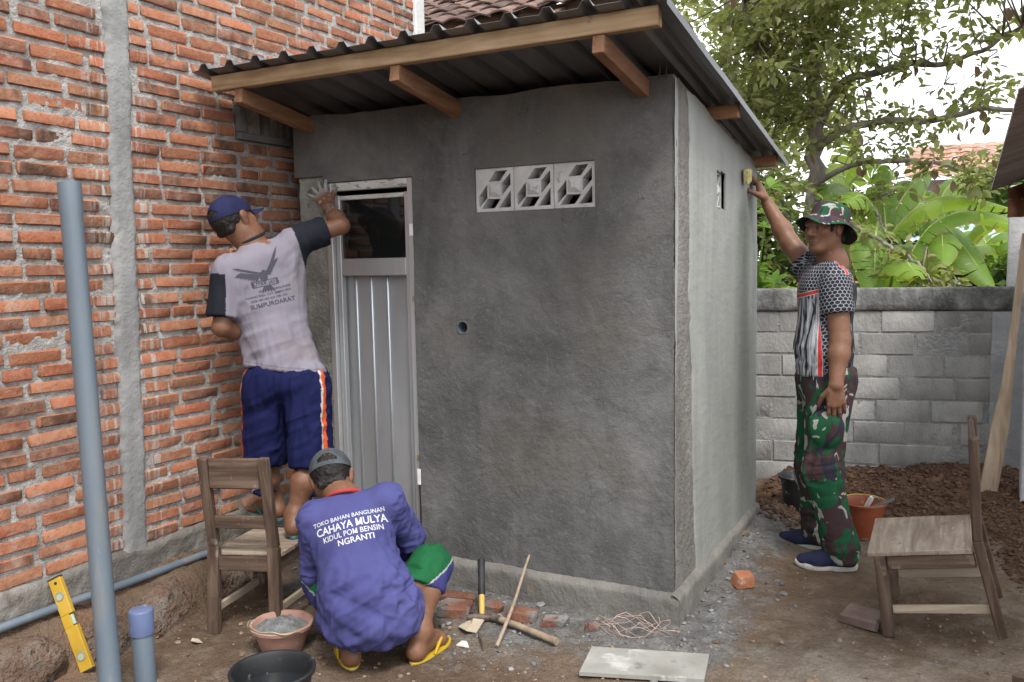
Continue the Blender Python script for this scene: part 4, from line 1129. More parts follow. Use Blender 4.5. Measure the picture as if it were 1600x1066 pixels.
tr = thing('plastering_trowel', 'steel trowel with white plastic handle resting in the orange bucket', 'trowel', (ob[0] + .02, ob[1], G(ob[0], ob[1]) + .14))
part('blade', MB().box((.075, .0, .045), (.13, .09, .0025), .0005, np.array(Matrix.Rotation(R(-28), 3, 'Y'))), simple('trowel_steel', [(.12, .12, .12), (.2, .2, .2)], 9, 4, .5, (), metal=.6), tr, local=True)
part('handle', MB().tube([(-.012, -.012, .0), (.02, -.03, .07), (.026, -.033, .082)], [.0125, .0135, .010], 14), simple('handle_white', [(.55, .53, .48), (.66, .64, .6)], 14, 4, .6, ()), tr, 50, local=True)
part('shank', MB().tube([(.024, -.032, .080), (.05, -.02, .078), (.062, -.006, .058)], .004, 8), MAT_ZINC, tr, 50, local=True)

# ================================================================== tools and scraps
MAT_YEL = simple('level_yellow', [(.40, .235, .02), (.47, .29, .03), (.52, .34, .06)], 6, 5, .5, (), spots=[(26, .64, .06, (.45, .33, .12)), (10, .66, .1, (.40, .33, .2))])
MAT_DARK = simple('dark_plastic', [(.02, .02, .02), (.04, .04, .04)], 9, 3, .5, ())
la = np.array([(-2.884,2.017,0.000)[0], (-2.884,2.017,0.000)[1], G(-2.87, 2.0) + .005]); lb = np.array((-3.073,2.036,0.330))
lz = unit(lb - la); lx = unit(np.cross(np.array([-.35, -.6, 1.0]) - 0, lz)); lx = unit(np.array([.93, .36, 0]) - lz * np.dot(lz, [.93, .36, 0])); ly = np.cross(lz, lx)
LL = np.linalg.norm(lb - la); LR = np.stack([lx, ly, lz], 1)
lev = thing('spirit_level', 'yellow spirit level leaning on the bank below the brick wall', 'spirit level', tuple(la))
def lpt(u, w, z): return la + lx * u + ly * w + lz * z
for (z0, z1) in ((0.004, LL * .47), (LL * .60, LL - .004)):
    part('beam_section', MB().box(lpt(0, 0, (z0 + z1) / 2), (.050, .022, z1 - z0), .002, LR), MAT_YEL, lev)
part('beam_web', MB().box(lpt(-.008, 0, LL * .535), (.034, .0215, LL * .13), .001, LR), MAT_YEL, lev)
part('end_cap', MB().box(lpt(0, 0, .001), (.051, .023, .006), .001, LR), MAT_DARK, lev); part('end_cap', MB().box(lpt(0, 0, LL - .001), (.051, .023, .006), .001, LR), MAT_DARK, lev)
q = np.stack([lx, lz, -ly], 1)
if np.dot(q[:, 2], np.array([0, 0, 1.5]) - la) < 0: q[:, 2] *= -1; q[:, 0] *= -1
MAT_VIAL = simple('vial_glass', [(.30, .36, .22), (.4, .46, .3)], 30, 3, .15, (), spec=.6); MAT_VRING = simple('vial_ring', [(.2, .21, .2), (.28, .29, .28)], 9, 3, .4, ())
for z in (LL * .16, LL * .80):
    o_ = lpt(0, 0, z) + q[:, 2] * .0112
    vr = part('vial_ring', MB().lathe([(.012, 0), (.017, 0), (.017, .0025), (.012, .0025), (.012, 0)], o_, 24, q), MAT_VRING, lev, 40)
    part('vial', MB().lathe([(.0121, 0), (.012, .0012), (.0, .0016)], o_, 24, q), MAT_VIAL, vr, 40)
part('vial_tube', MB().tube([lpt(.013, 0, LL * .485), lpt(.013, 0, LL * .585)], .008, 12), MAT_VIAL, lev, 50)
part('hang_hole', MB().lathe([(.006, 0), (.006, .0012), (0, .0012)], lpt(.002, 0, LL * .94) + q[:, 2] * .0105, 14, q), MAT_DARK, lev)

ha = np.array((-1.778,3.043,0.020)); hb_ = np.array((-1.865,3.197,0.211))
ham = thing('hammer', 'hammer standing on its head with black grip and yellow shaft, against the plinth', 'hammer', tuple(ha))
hd = hb_ - ha
part('shaft', MB().tube([ha, ha + hd * .2, ha + hd * .45], [.0105, .012, .0125], 14), simple('shaft_yellow', [(.50, .29, .06), (.6, .38, .1)], 9, 4, .5, (), spots=[(20, .62, .1, (.35, .27, .16))]), ham, 50)
part('grip', MB().tube([ha + hd * .38, ha + hd * .40, ha + hd * .7, ha + hd * .93, ha + hd * .985, ha + hd], [.014, .0155, .0145, .0165, .017, .012], 14), simple('grip_rubber', [(.014, .014, .015), (.03, .03, .032)], 12, 4, .6, ((60, .3, .005),)), ham, 50)
MAT_IRON = simple('rusty_iron', [(.07, .05, .04), (.13, .10, .08), (.2, .17, .15)], 14, 5, .6, ((60, .4, .005),), metal=.5)
part('head', MB().tube([ha + np.array([-.055, -.02, .002]), ha + np.array([-.03, -.011, .003]), ha + np.array([.03, .011, .003]), ha + np.array([.055, .02, .002])], [.012, .016, .016, .013], 12), MAT_IRON, ham, 40)
MAT_STICK = wood('stick_wood', (.20, .145, .10), (.30, .23, .165), (.38, .31, .24), (1, 1, .1))
s0 = np.array((-1.604,2.853,0.010)); s1 = np.array((-1.676,3.300,0.220))
ss = np.linspace(0, 1, 12); solo('leaning_stick', MB().tube(s0 + ss[:, None] * (s1 - s0) + np.stack([.006 * np.sin(ss * 5), ss * 0, .004 * np.sin(ss * 7)], 1), np.linspace(.0085, .0055, 12), 8), MAT_STICK, 'thin wooden stick leaning against the plinth of the outhouse', 'stick', smooth=60)
s0 = np.array((-1.711,3.048,0.030)); s1 = np.array((-1.400,2.970,0.020))
hh = thing('tool_handle', 'worn wooden tool handle lying on the mortar droppings by the plinth', 'tool handle', tuple(s0))
part('shaft', MB().tube([s0, s0 * .6 + s1 * .4 + np.array([0, 0, .004]), s1], [.014, .0125, .015], 12), MAT_STICK, hh, 60)
part('ferrule', MB().tube([s0 - (s1 - s0) * .06, s0 + (s1 - s0) * .07], [.017, .0155], 12), MAT_IRON, hh, 50)
rd = np.array((-1.730,2.932,0.012)); re_ = np.array((-1.642,2.815,0.008))
solo('steel_rod', MB().tube([rd, (rd + re_) / 2, re_], [.0035, .0035, .003], 8), MAT_IRON, 'short thin dark steel rod on the ground beside the hammer', 'rod', smooth=60)
# flat board with dried cement
bq = [np.array(p) for p in ((-1.218,2.769,0.025), (-0.800,2.905,0.025), (-0.834,3.099,0.030), (-1.253,2.972,0.030))]
mb = MB(); top = np.array(bq); low = top - np.array([0, 0, .014])
mb.add(np.concatenate([top, low]), [(0, 1, 2, 3), (7, 6, 5, 4), (0, 4, 5, 1), (1, 5, 6, 2), (2, 6, 7, 3), (3, 7, 4, 0)])
solo('mixing_board', mb, simple('board_pale', [(.20, .192, .168), (.27, .262, .238), (.35, .342, .318)], 5, 7, .85, ((40, .4, .006),), 'World', spots=[(6, .60, .09, (.42, .42, .40)), (10, .62, .1, (.17, .17, .165)), (30, .68, .05, (.10, .10, .10))]), 'flat pale board streaked with dried cement lying on the ground', 'board')
# tangle of binding wire
r_ = np.random.default_rng(5); wc_ = np.array((-1.172,3.213,0.000)); path = []
for i in range(90):
    a_ = i * .33; path.append(wc_ + np.array([.11 * math.cos(a_) * (1 + .3 * math.sin(i * .7)) + .05 * math.sin(i * .21), .06 * math.sin(a_ * 1.03) + .03 * math.cos(i * .4), .035 + .025 * math.sin(i * .9) + .006 * r_.normal()]))
solo('binding_wire', MB().tube(path, .0013, 5), simple('wire_pink', [(.36, .25, .20), (.48, .36, .31)], 9, 3, .5, (), metal=.4), 'loose tangle of thin copper-coloured wire at the corner of the plinth', 'wire', smooth=60)
# scraps
def scrap(name, pts, z, mat, label, cat, th=.003, curl=.01, group=None):
    n = len(pts); c_ = np.mean(pts, 0); mb = MB()
    top = [(p[0], p[1], G(p[0], p[1]) + z + curl * (0.3 + math.sin(i * 2.1))) for i, p in enumerate(pts)]
    v = top + [(c_[0], c_[1], G(c_[0], c_[1]) + z + .3 * curl)]; v = v + [(p[0], p[1], p[2] - th) for p in v]
    f = [(i, (i + 1) % n, n) for i in range(n)] + [((i + 1) % n + n + 1, i + n + 1, 2 * n + 1) for i in range(n)] + [(i, i + n + 1, (i + 1) % n + n + 1, (i + 1) % n) for i in range(n)]
    mb.add(v, f); solo(name, mb, mat, label, cat, group)
MAT_CARD = simple('cardboard', [(.36, .30, .22), (.45, .385, .29)], 8, 4, .9, ()); MAT_SHARD = simple('ceramic', [(.60, .59, .55), (.70, .69, .66)], 8, 4, .4, ())
scrap('card_scrap', [(-1.829,2.936,0.000)[:2], (-1.778,2.912,0.000)[:2], (-1.747,2.941,-0.000)[:2], (-1.760,3.031,0.000)[:2], (-1.808,3.030,0.000)[:2], (-1.826,3.029,0.000)[:2]], .012, MAT_CARD, 'torn piece of tan card beside the hammer head', 'card')
scrap('ceramic_shard', [(-1.758,2.805,0.000)[:2], (-1.727,2.807,0.000)[:2], (-1.713,2.826,0.000)[:2], (-1.742,2.857,0.000)[:2], (-1.756,2.844,0.000)[:2]], .006, MAT_SHARD, 'small white ceramic shard on the ground in front of the hammer', 'shard', .005, .004)
scrap('paper_scrap', [(-2.730,2.362,0.000)[:2], (-2.686,2.351,0.000)[:2], (-2.681,2.379,-0.000)[:2], (-2.719,2.393,0.000)[:2], (-2.738,2.378,0.000)[:2]], .006, MAT_CARD, 'small pale scrap of paper on the trodden earth left of the chair', 'paper', .002, .006)
scrap('foil_scrap', [(-1.844,3.049,0.000)[:2], (-1.815,3.041,0.000)[:2], (-1.824,3.073,0.000)[:2], (-1.849,3.084,0.000)[:2]], .02, MAT_ZINC, 'bit of shiny metal foil beside the hammer shaft', 'foil', .001, .012)
# broken bricks
MAT_OLDBRICK = simple('broken_brick', [(.12, .05, .032), (.18, .078, .05), (.24, .115, .075)], 9, 6, .93, ((30, .7, .012), (110, .6, .005)), spots=[(7, .48, .14, (.19, .18, .17)), (25, .6, .1, (.08, .05, .04))])
MAT_REDBRICK = simple('orange_brick', [(.25, .09, .045), (.31, .125, .065), (.36, .17, .10)], 9, 6, .93, ((30, .7, .012),), spots=[(14, .62, .1, (.45, .33, .26))])
MAT_GREYBRICK = simple('dusty_brick', [(.10, .065, .055), (.14, .10, .085), (.19, .15, .13)], 7, 6, .93, ((30, .7, .012),), spots=[(9, .58, .1, (.19, .08, .05))])
def chunk(px, size, rz, mat, label, seed, sink=.012, tilt=.05):
    v, f = cbox(size, .008)
    v = v + np.random.default_rng(seed).normal(0, .004, v.shape); v[:, 0] += np.where(v[:, 0] > 0, .4 * v[:, 1] * ((seed % 3) - 1), .25 * v[:, 2])
    m = np.array(Matrix.Rotation(rz, 3, 'Z') @ Matrix.Rotation(tilt, 3, 'X'))
    x, y = px[0], px[1]
    solo('broken_brick', (v @ m.T + np.array([x, y, G(x, y) + size[2] / 2 - sink]), f), mat, label, 'brick', 'broken bricks on the ground', smooth=30)
chunk((-1.917,3.059,0.000), (.14, .10, .052), .25, MAT_OLDBRICK, 'half brick with cement face beside the foot of the squatting man', 1, 0)
chunk((-1.782,3.153,0.000), (.09, .06, .045), -.1, MAT_OLDBRICK, 'small broken brick just right of the hammer', 3, .008)
chunk((-1.632,3.120,0.000), (.13, .07, .045), .15, MAT_OLDBRICK, 'broken brick behind the lying tool handle', 4, .006)
chunk((-1.487,3.132,0.000), (.10, .06, .04), .3, MAT_OLDBRICK, 'red brick fragment right of the tool handle, nearest the wire tangle', 5, .008)
chunk((-2.006,3.205,0.000), (.18, .06, .04), .2, MAT_OLDBRICK, 'brick end tucked against the plinth behind the half brick', 6, .012)
chunk((-0.880,3.864,0.000), (.085, .075, .060), .6, MAT_REDBRICK, 'bright orange brick stub on the rubble beside the side wall', 7, .004, .2)
chunk((-0.365,3.697,0.000), (.155, .10, .05), -.25, MAT_GREYBRICK, 'dusty dark brick lying beside the front leg of the right-hand chair', 10, -.002, .08)
chunk((-1.335,3.170,0.000), (.05, .04, .03), .5, MAT_OLDBRICK, 'tiny red brick chip left of the wire tangle', 9, .004)
# end of a dark timber poking into the near right corner
ta = np.array([.165, 3.30, .055]); tb_ = np.array([.75, 2.95, .16])
solo('dark_timber', MB().beam(ta, tb_, .06, .05, .004, jit=.001, seed=3), MAT_CHAIRX, 'dark brown timber end lying in the near right corner', 'timber', smooth=30)

# ================================================================== vegetation beyond the wall
def leaf_mat(name, a, b, c_, trans, tf=.45, rough=.55, dusty=None):
    t = NT(name); r = t.n('ShaderNodeNewGeometry').outputs['Random Per Island']
    col = t.ramp(r, [(0, a), (.5, b), (1, c_)])
    if dusty: col = t.mix(t.ramp(t.math('FRACT', t.math('MULTIPLY', r, 17.3)), [(.55, 0.0), (.95, .7)]), col, dusty)
    n = t.noise(t.coord('Object'), 14, 3)
    col = t.mix(1.0, col, t.ramp(n, [(.3, .75), (.7, 1.2)]), 'MULTIPLY')
    return t.done(col, rough, None, 0, .35, trans=(tf, trans))
MAT_LEAF = leaf_mat('olive_leaf', (.12, .145, .05), (.205, .225, .085), (.30, .295, .13), (.38, .43, .11), dusty=(.33, .30, .19))
MAT_LEAFD = leaf_mat('deep_leaf', (.045, .080, .020), (.080, .130, .032), (.13, .18, .05), (.18, .28, .05))
MAT_LEAFB = leaf_mat('bright_leaf', (.065, .14, .026), (.115, .205, .04), (.19, .28, .06), (.25, .42, .06))
MAT_DRY = leaf_mat('dry_leaf', (.14, .085, .05), (.21, .14, .09), (.29, .21, .15), (.25, .15, .08), .3)
MAT_BARK = simple('bark', [(.14, .118, .096), (.22, .19, .16), (.31, .28, .245)], 7, 5, .93, ((18, .8, .02), (70, .6, .006)), 'World', stretch=(1, 1, .35), spots=[(6, .6, .1, (.30, .29, .26))])
MAT_TWIG = simple('twig', [(.13, .105, .08), (.21, .175, .14)], 9, 4, .9, (), 'World')

LEAF = np.array([(0, 0, 0), (-.30, .28, .06), (0, .30, -.02), (.30, .28, .06), (-.34, .62, .04), (0, .65, -.05), (.34, .62, .04), (0, 1.0, -.16)])
LEAFT = np.array([(0, 2, 1), (0, 3, 2), (1, 2, 5), (1, 5, 4), (2, 3, 6), (2, 6, 5), (4, 5, 7), (5, 6, 7)])
def leaves(pos, dirs, size, width=.8, r=None, roll=.5):
    """pos, dirs (n,3), size (n,) -> one array of curved pointed leaves"""
    n = len(pos); r = r or np.random.default_rng(0)
    d = dirs / (np.linalg.norm(dirs, axis=1)[:, None] + 1e-9)
    upv = np.tile(np.array([0, 0, 1.0]), (n, 1)) + r.normal(0, roll, (n, 3))
    x = np.cross(d, upv); x /= np.linalg.norm(x, axis=1)[:, None] + 1e-9; z = np.cross(x, d)
    L = LEAF[None] * np.array([width, 1, 1.0])
    bend = 1 + r.normal(0, .6, (n, 1))
    v = pos[:, None] + size[:, None, None] * (L[..., 0:1] * x[:, None] + L[..., 1:2] * d[:, None] + (L[..., 2] * bend)[..., None] * z[:, None])
    f = (LEAFT[None] + (np.arange(n) * 8)[:, None, None]).reshape(-1, 3)
    return v.reshape(-1, 3), f

def rosettes(centres, per, size, r, droop=-.25, spread=.6, width=.8):
    n = len(centres); p = np.repeat(centres, per, 0)
    d = r.normal(0, 1, (n * per, 3)); d /= np.linalg.norm(d, axis=1)[:, None]; d[:, 2] = d[:, 2] * .6 + droop
    s = size * r.uniform(.6, 1.25, n * per)
    p = p + d * (r.uniform(0, 1, (n * per, 1)) * spread * size)
    return leaves(p, d, s, width, r)

def catmull(pts, n):
    pts = np.asarray(pts, float); P = np.concatenate([[2 * pts[0] - pts[1]], pts, [2 * pts[-1] - pts[-2]]]); out = []
    m = len(pts) - 1
    for t_ in np.linspace(0, m - 1e-6, n):
        i = int(t_); u = t_ - i; a, b, c_, d = P[i:i + 4]
        out.append(.5 * (2 * b + (c_ - a) * u + (2 * a - 5 * b + 4 * c_ - d) * u * u + (3 * b - a - 3 * c_ + d) * u ** 3))
    return np.array(out)

# ---- the big tree
tree = thing('spreading_tree', 'large tree with dusty olive leaves and long bare limbs above the block wall', 'tree', (-1.30, 8.45, 0))
r = np.random.default_rng(31)
trunk = catmull([(-1.22, 8.42, -.1), (-1.318,8.419,1.207), (-1.315,8.493,1.912), (-1.313,8.618,2.566), (-1.356,8.662,3.218), (-1.435,8.746,3.885), (-1.75, 8.9, 4.7), (-1.7, 9.0, 5.6)], 34)
trunk = trunk + .02 * r.normal(0, 1, trunk.shape)
part('trunk', MB().tube(trunk, np.interp(np.arange(34), [0, 4, 16, 33], [.13, .085, .070, .04]), 14), MAT_BARK, tree, 180)
limbs_px = [
    [(-1.316,8.625,2.654), (-1.099,8.553,3.049), (-0.794,8.493,3.100), (-0.522,8.414,3.140), (-0.285,8.306,3.076), (-0.004,8.234,3.136), (0.305,8.185,3.285)],
    [(-1.329,8.543,2.471), (-1.055,8.419,2.619), (-0.728,8.368,2.656), (-0.339,8.344,2.628), (0.055,8.332,2.684), (0.327,8.243,2.630), (0.678,8.324,2.722)],
    [(-1.331,8.508,2.148), (-0.975,8.199,2.278), (-0.653,8.029,2.278), (-0.317,7.975,2.240), (-0.033,7.889,2.143), (0.141,7.861,2.080)],
    [(-1.365,8.651,3.159), (-1.476,8.487,3.234), (-1.660,8.284,3.309), (-1.748,8.134,3.420), (-1.801,8.011,3.594), (-1.896,7.884,3.958)],
    [(-1.401,8.669,3.514), (-1.209,8.684,3.778), (-0.932,8.621,3.944), (-0.567,8.597,4.040)],
    [(-1.313,8.485,1.824), (-1.064,8.232,1.952), (-0.779,8.043,1.962), (-0.578,7.931,2.051)],
    [(-0.779,8.043,1.962), (-0.678,7.848,1.753), (-0.577,7.656,1.575)],
    [(-1.053,8.114,1.857), (-0.831,7.762,1.704), (-0.600,7.529,1.570), (-0.388,7.400,1.436), (-0.267,7.335,1.281)],
    [(-1.398,8.597,2.804), (-1.611,8.594,2.765), (-1.823,8.610,2.905), (-2.119,8.576,2.990)],
    [(-1.345,8.366,1.384), (-1.429,8.118,1.618), (-1.473,7.896,1.894), (-1.581,7.747,2.111), (-1.683,7.710,2.267)],
]
lr = [(.042, .013), (.040, .013), (.028, .008), (.036, .014), (.04, .016), (.026, .010), (.014, .006), (.022, .008), (.04, .015), (.022, .009)]
limb_pts = []
for pts, (ra, rb_) in zip(limbs_px, lr):
    c_ = catmull(pts, 26); c_ = c_ + .012 * r.normal(0, 1, c_.shape) * np.linspace(0, 1, 26)[:, None]
    limb_pts.append(c_)
    part('limb', MB().tube(c_, np.linspace(ra, rb_, 26), 9), MAT_BARK, tree, 180)
LP = np.concatenate(limb_pts + [trunk[12:]])
cl = []

def along(k, n, spread, lo=0.0, dz=0.0):
    p = limb_pts[k][r.integers(int(26 * lo), 26, n)]
    return p + r.normal(0, 1, (n, 3)) * np.array([spread, spread, spread * .75]) + np.array([0, 0, dz])
C_ = [along(0, 46, .28, .35, .12), along(1, 34, .20, .25, .05), along(2, 26, .16, .2, .02), along(3, 90, .36, .1, .1), along(4, 120, .42, .0, .1), along(5, 14, .12, .3), along(8, 70, .34, 0, .15), along(9, 40, .2, .1), along(7, 12, .12, .3, .0)]
# the upper crown, closed above the frame
q = r.normal(0, 1, (460, 3)); q /= np.linalg.norm(q, axis=1)[:, None]; q *= r.uniform(.15, 1, (460, 1)) ** .5
C_.append(np.array([-.75, 8.0, 4.75]) + q * np.array([2.6, 1.9, 1.25]))
q = r.normal(0, 1, (150, 3)); q /= np.linalg.norm(q, axis=1)[:, None]; q *= r.uniform(.1, 1, (150, 1)) ** .5
C_.append(np.array([-1.55, 8.3, 3.25]) + q * np.array([.75, .7, .75]))
q = r.normal(0, 1, (130, 3)); q /= np.linalg.norm(q, axis=1)[:, None]; q *= r.uniform(.1, 1, (130, 1)) ** .5
C_.append(np.array([-.55, 7.8, 3.75]) + q * np.array([1.3, .8, .35]))
cent = np.concatenate(C_)
v, f = rosettes(cent, 15, .086, r, -.15, 1.5, .70)
part('crown', (v, f), MAT_LEAF, tree, None)
tw = MB()
for p in cent[r.permutation(len(cent))[:420]]:
    k = np.argmin(np.linalg.norm(LP - p, axis=1)); a = LP[k]
    if np.linalg.norm(a - p) > 1.0: continue
    tw.tube(catmull([a, (a + p) / 2 + r.normal(0, .07, 3), p], 6), np.linspace(.009, .004, 6), 5)
part('twigs', tw, MAT_TWIG, tree, 180, kind='stuff')
dn = np.concatenate([along(0, 16, .2), along(1, 22, .16), along(2, 18, .12), along(3, 14, .2)])
d = r.normal(0, .3, (len(dn), 3)) + np.array([0, 0, -1.0])
part('dry_leaves', leaves(dn, d, r.uniform(.07, .13, len(dn)), .85, r, 1.5), MAT_DRY, tree, None, kind='stuff')

def mass_tree(name, label, base, centre, rad, n, per, size, mat, seed, trunk_r=.12, width=.8, group=None, cat='tree', hollow=.35, droop=-.1, trunkname='trunk'):
    r = np.random.default_rng(seed); t_ = thing(name, label, cat, base, group=group)
    base = np.array(base, float); centre = np.array(centre, float); rad = np.array(rad, float)
    blobs = r.normal(0, 1, (max(6, n // 40), 3)); blobs /= np.linalg.norm(blobs, axis=1)[:, None]; blobs = centre + blobs * rad * r.uniform(.35, .8, (len(blobs), 1))
    q = r.normal(0, 1, (n, 3)); q /= np.linalg.norm(q, axis=1)[:, None]; q *= r.uniform(hollow, 1, (n, 1))
    c_ = blobs[r.integers(len(blobs), size=n)] + q * rad * .42
    c_ = c_[c_[:, 2] > .05]
    part('crown', rosettes(c_, per, size, r, droop, .9, width), mat, t_, None)
    mid = (base + centre) / 2 + r.normal(0, .08, 3)
    part(trunkname, MB().tube(catmull([base - np.array([0, 0, .1]), mid, centre, centre + np.array([0, 0, rad[2] * .5])], 12), np.linspace(trunk_r, trunk_r * .3, 12), 9), MAT_BARK, t_, 180)
    for b in blobs[:8]:
        part('limb', MB().tube(catmull([centre - np.array([0, 0, rad[2] * .5]), (centre + b) / 2 + r.normal(0, .1, 3), b], 8), np.linspace(trunk_r * .4, trunk_r * .12, 8), 6), MAT_BARK, t_, 180)
    return t_
mass_tree('leafy_tree', 'dense deep green tree behind the spreading tree, over the eave', (-2.9, 11.6, 0), (-2.9, 11.6, 4.0), (1.9, 1.4, 2.2), 520, 8, .13, MAT_LEAF, 41, group='trees beyond the block wall')
mass_tree('leafy_tree', 'dark green tree standing behind the banana plants at the far right', (1.2, 13.2, 0), (1.1, 13.2, 1.7), (1.5, 1.0, 1.5), 480, 8, .16, MAT_LEAFD, 42, .1, group='trees beyond the block wall')
mass_tree('leafy_tree', 'dark green thicket tree behind the hat of the standing man', (-2.2, 10.2, 0), (-2.1, 10.2, 1.6), (1.2, .8, 1.3), 420, 8, .14, MAT_LEAFD, 43, .08, group='trees beyond the block wall')
mass_tree('leafy_tree', 'mid green tree low behind the banana leaves, in the middle', (-.6, 12.4, 0), (-.7, 12.4, 1.35), (1.2, .8, 1.15), 420, 8, .14, MAT_LEAFB, 44, .08, group='trees beyond the block wall')
mass_tree('bush', 'bright leafy bush just over the wall beside the outhouse corner', (-1.70, 7.0, 0), (-1.68, 7.0, 1.15), (.34, .32, .72), 130, 8, .10, MAT_LEAFB, 45, .03, cat='bush', trunkname='stem')
mass_tree('bush', 'dark bush behind the wall next to the pale shed', (.30, 8.6, 0), (.28, 8.6, 1.15), (.50, .35, .55), 150, 8, .11, MAT_LEAFD, 46, .03, cat='bush', trunkname='stem')
mass_tree('bush', 'weedy bush behind the wall under the banana leaves', (-.55, 7.6, 0), (-.5, 7.6, .95), (.75, .3, .35), 110, 8, .08, MAT_LEAF, 47, .03, cat='bush', trunkname='stem')
# the garden side behind the photographer, seen only in the door glass
mass_tree('leafy_tree', 'garden tree standing behind the photographer on the left', (-4.2, -4.5, 0), (-4.2, -4.5, 2.6), (2.2, 1.2, 2.3), 500, 8, .2, MAT_LEAFD, 48, .15, group='trees behind the photographer')
mass_tree('leafy_tree', 'garden tree standing behind the photographer on the right', (-.6, -5.5, 0), (-.6, -5.5, 2.6), (2.4, 1.2, 2.3), 500, 8, .2, MAT_LEAFD, 49, .15, group='trees behind the photographer')

# ---- palmate leaves beside the outhouse corner
pap = thing('papaya_plant', 'young papaya plant with lobed leaves beside the outhouse corner', 'plant', (-1.52, 6.9, 0))
r = np.random.default_rng(51); V, Fc, n = [], [], 0; stm = MB()
for i in range(26):
    c_ = np.array([-1.50, 6.75, 1.25]) + r.normal(0, 1, 3) * np.array([.15, .14, .38]); nrm = unit(r.normal(0, .5, 3) + np.array([.3, -.8, .7]))
    e1 = unit(np.cross(nrm, [0, 0, 1])); e2 = np.cross(nrm, e1)
    for k in range(7):
        a = (k - 3) * .62 + math.pi * 1.5
        dd = e1 * math.cos(a) - e2 * math.sin(a) * -1
        v, f = leaves(c_[None], dd[None], np.array([.15 * (1 - .09 * abs(k - 3))]), .62, r, .15)
        V.append(v); Fc.append(f + n); n += 8
    stm.tube([c_, c_ * .55 + np.array([-1.52, 6.9, 1.0]) * .45, (-1.52, 6.9, 1.0)], .006, 5)
part('leaves', (np.concatenate(V), np.concatenate(Fc)), MAT_LEAFB, pap, None, kind='stuff')
part('leaf_stalks', stm, MAT_LEAFB, pap, 180, kind='stuff')
part('stem', MB().tube([(-1.52, 6.9, -.05), (-1.52, 6.9, 1.0), (-1.5, 6.9, 1.6)], [.035, .03, .02], 9), MAT_BARK, pap, 180)

# ---- banana plants
t = NT('banana_leaf')
u = t.attr('across'); s = t.attr('along'); r0_ = t.attr('tone')
col = t.ramp(r0_, [(0, (.11, .20, .038)), (.4, (.19, .315, .06)), (.75, (.27, .40, .085)), (1, (.38, .48, .12))])
vein = t.math('SINE', t.math('MULTIPLY', s, 420.0))
col = t.mix(t.math('MULTIPLY', t.math('ADD', vein, 1.0), .10), col, (.20, .30, .07))
col = t.mix(t.ramp(u, [(.93, 0.0), (.985, .8)]), col, (.42, .34, .07))
brown = t.math('MULTIPLY', t.ramp(u, [(.80, 0.0), (1.0, 1.0)]), t.ramp(t.noise(t.coord('World'), 9, 3), [(.55, 0.0), (.62, 1.0)]))
col = t.mix(brown, col, (.24, .15, .06))
MAT_BAN = t.done(col, .42, t.bump(vein, .15, .004), 0, .4, trans=(.5, t.mix(1.0, col, (2.1, 2.0, 1.3), 'MULTIPLY')))
MAT_BANRIB = simple('banana_rib', [(.30, .36, .12), (.40, .45, .17)], 5, 3, .5, ())
MAT_BANSTEM = simple('banana_stem', [(.14, .16, .06), (.22, .22, .09), (.27, .21, .11)], 4, 5, .6, ((20, .3, .01),), 'World', stretch=(1, 1, .2))
def banana_leaf(root, path, wmax, tone, seed, fold=.35, side=None, tear=.25):
    r = np.random.default_rng(seed); n = 40
    p = catmull(path, n); d = np.gradient(p, axis=0); d /= np.linalg.norm(d, axis=1)[:, None]
    ref = np.array(side if side is not None else (0, 0, 1.0), float)
    x = np.cross(d, ref); x /= np.linalg.norm(x, axis=1)[:, None] + 1e-9; z = np.cross(x, d)
    s_ = np.linspace(0, 1, n); w = wmax * np.clip(np.sin(np.pi * np.clip((s_ - .06) / .96, 0, 1) ** .8), 0, None) ** .55; w[s_ < .06] = 0
    V, Fq, AC, AL, nn = [], [], [], [], 0
    K = np.array([0, .25, .5, .75, 1.0])
    for sg in (-1, 1):
        i = 2
        while i < n - 1:
            j = min(n - 1, i + (r.integers(3, 9) if r.uniform() > tear else r.integers(1, 3)))
            fd = fold + r.normal(0, .13); gap = .006 if j < n - 1 else 0
            for a in range(i, j + 1):
                ww = w[a]; off = np.zeros(3)
                for kk in K:
                    drop = fd * kk + .35 * kk * kk
                    q = p[a] + x[a] * sg * ww * kk * math.cos(min(1.2, fd * .8 + .25 * kk)) - z[a] * ww * kk * math.sin(drop * .8)
                    if a == j: q = q - d[a] * gap * kk * 2
                    if a == i: q = q + d[a] * gap * kk
                    V.append(q); AC.append(kk); AL.append(s_[a])
            m = j - i + 1
            for a in range(m - 1):
                for k in range(4):
                    o_ = nn + a * 5 + k; Fq.append((o_, o_ + 1, o_ + 6, o_ + 5) if sg > 0 else (o_, o_ + 5, o_ + 6, o_ + 1))
            nn += m * 5; i = j
    o = part('leaf', (np.array(V), np.array(Fq)), MAT_BAN, root, 180)
    attr(o, 'across', AC); attr(o, 'along', AL); attr(o, 'tone', np.full(len(V), tone))
    part('midrib', MB().tube(p[::2] - z[::2] * .004, np.linspace(.014, .003, 20), 6), MAT_BANRIB, o, 180)
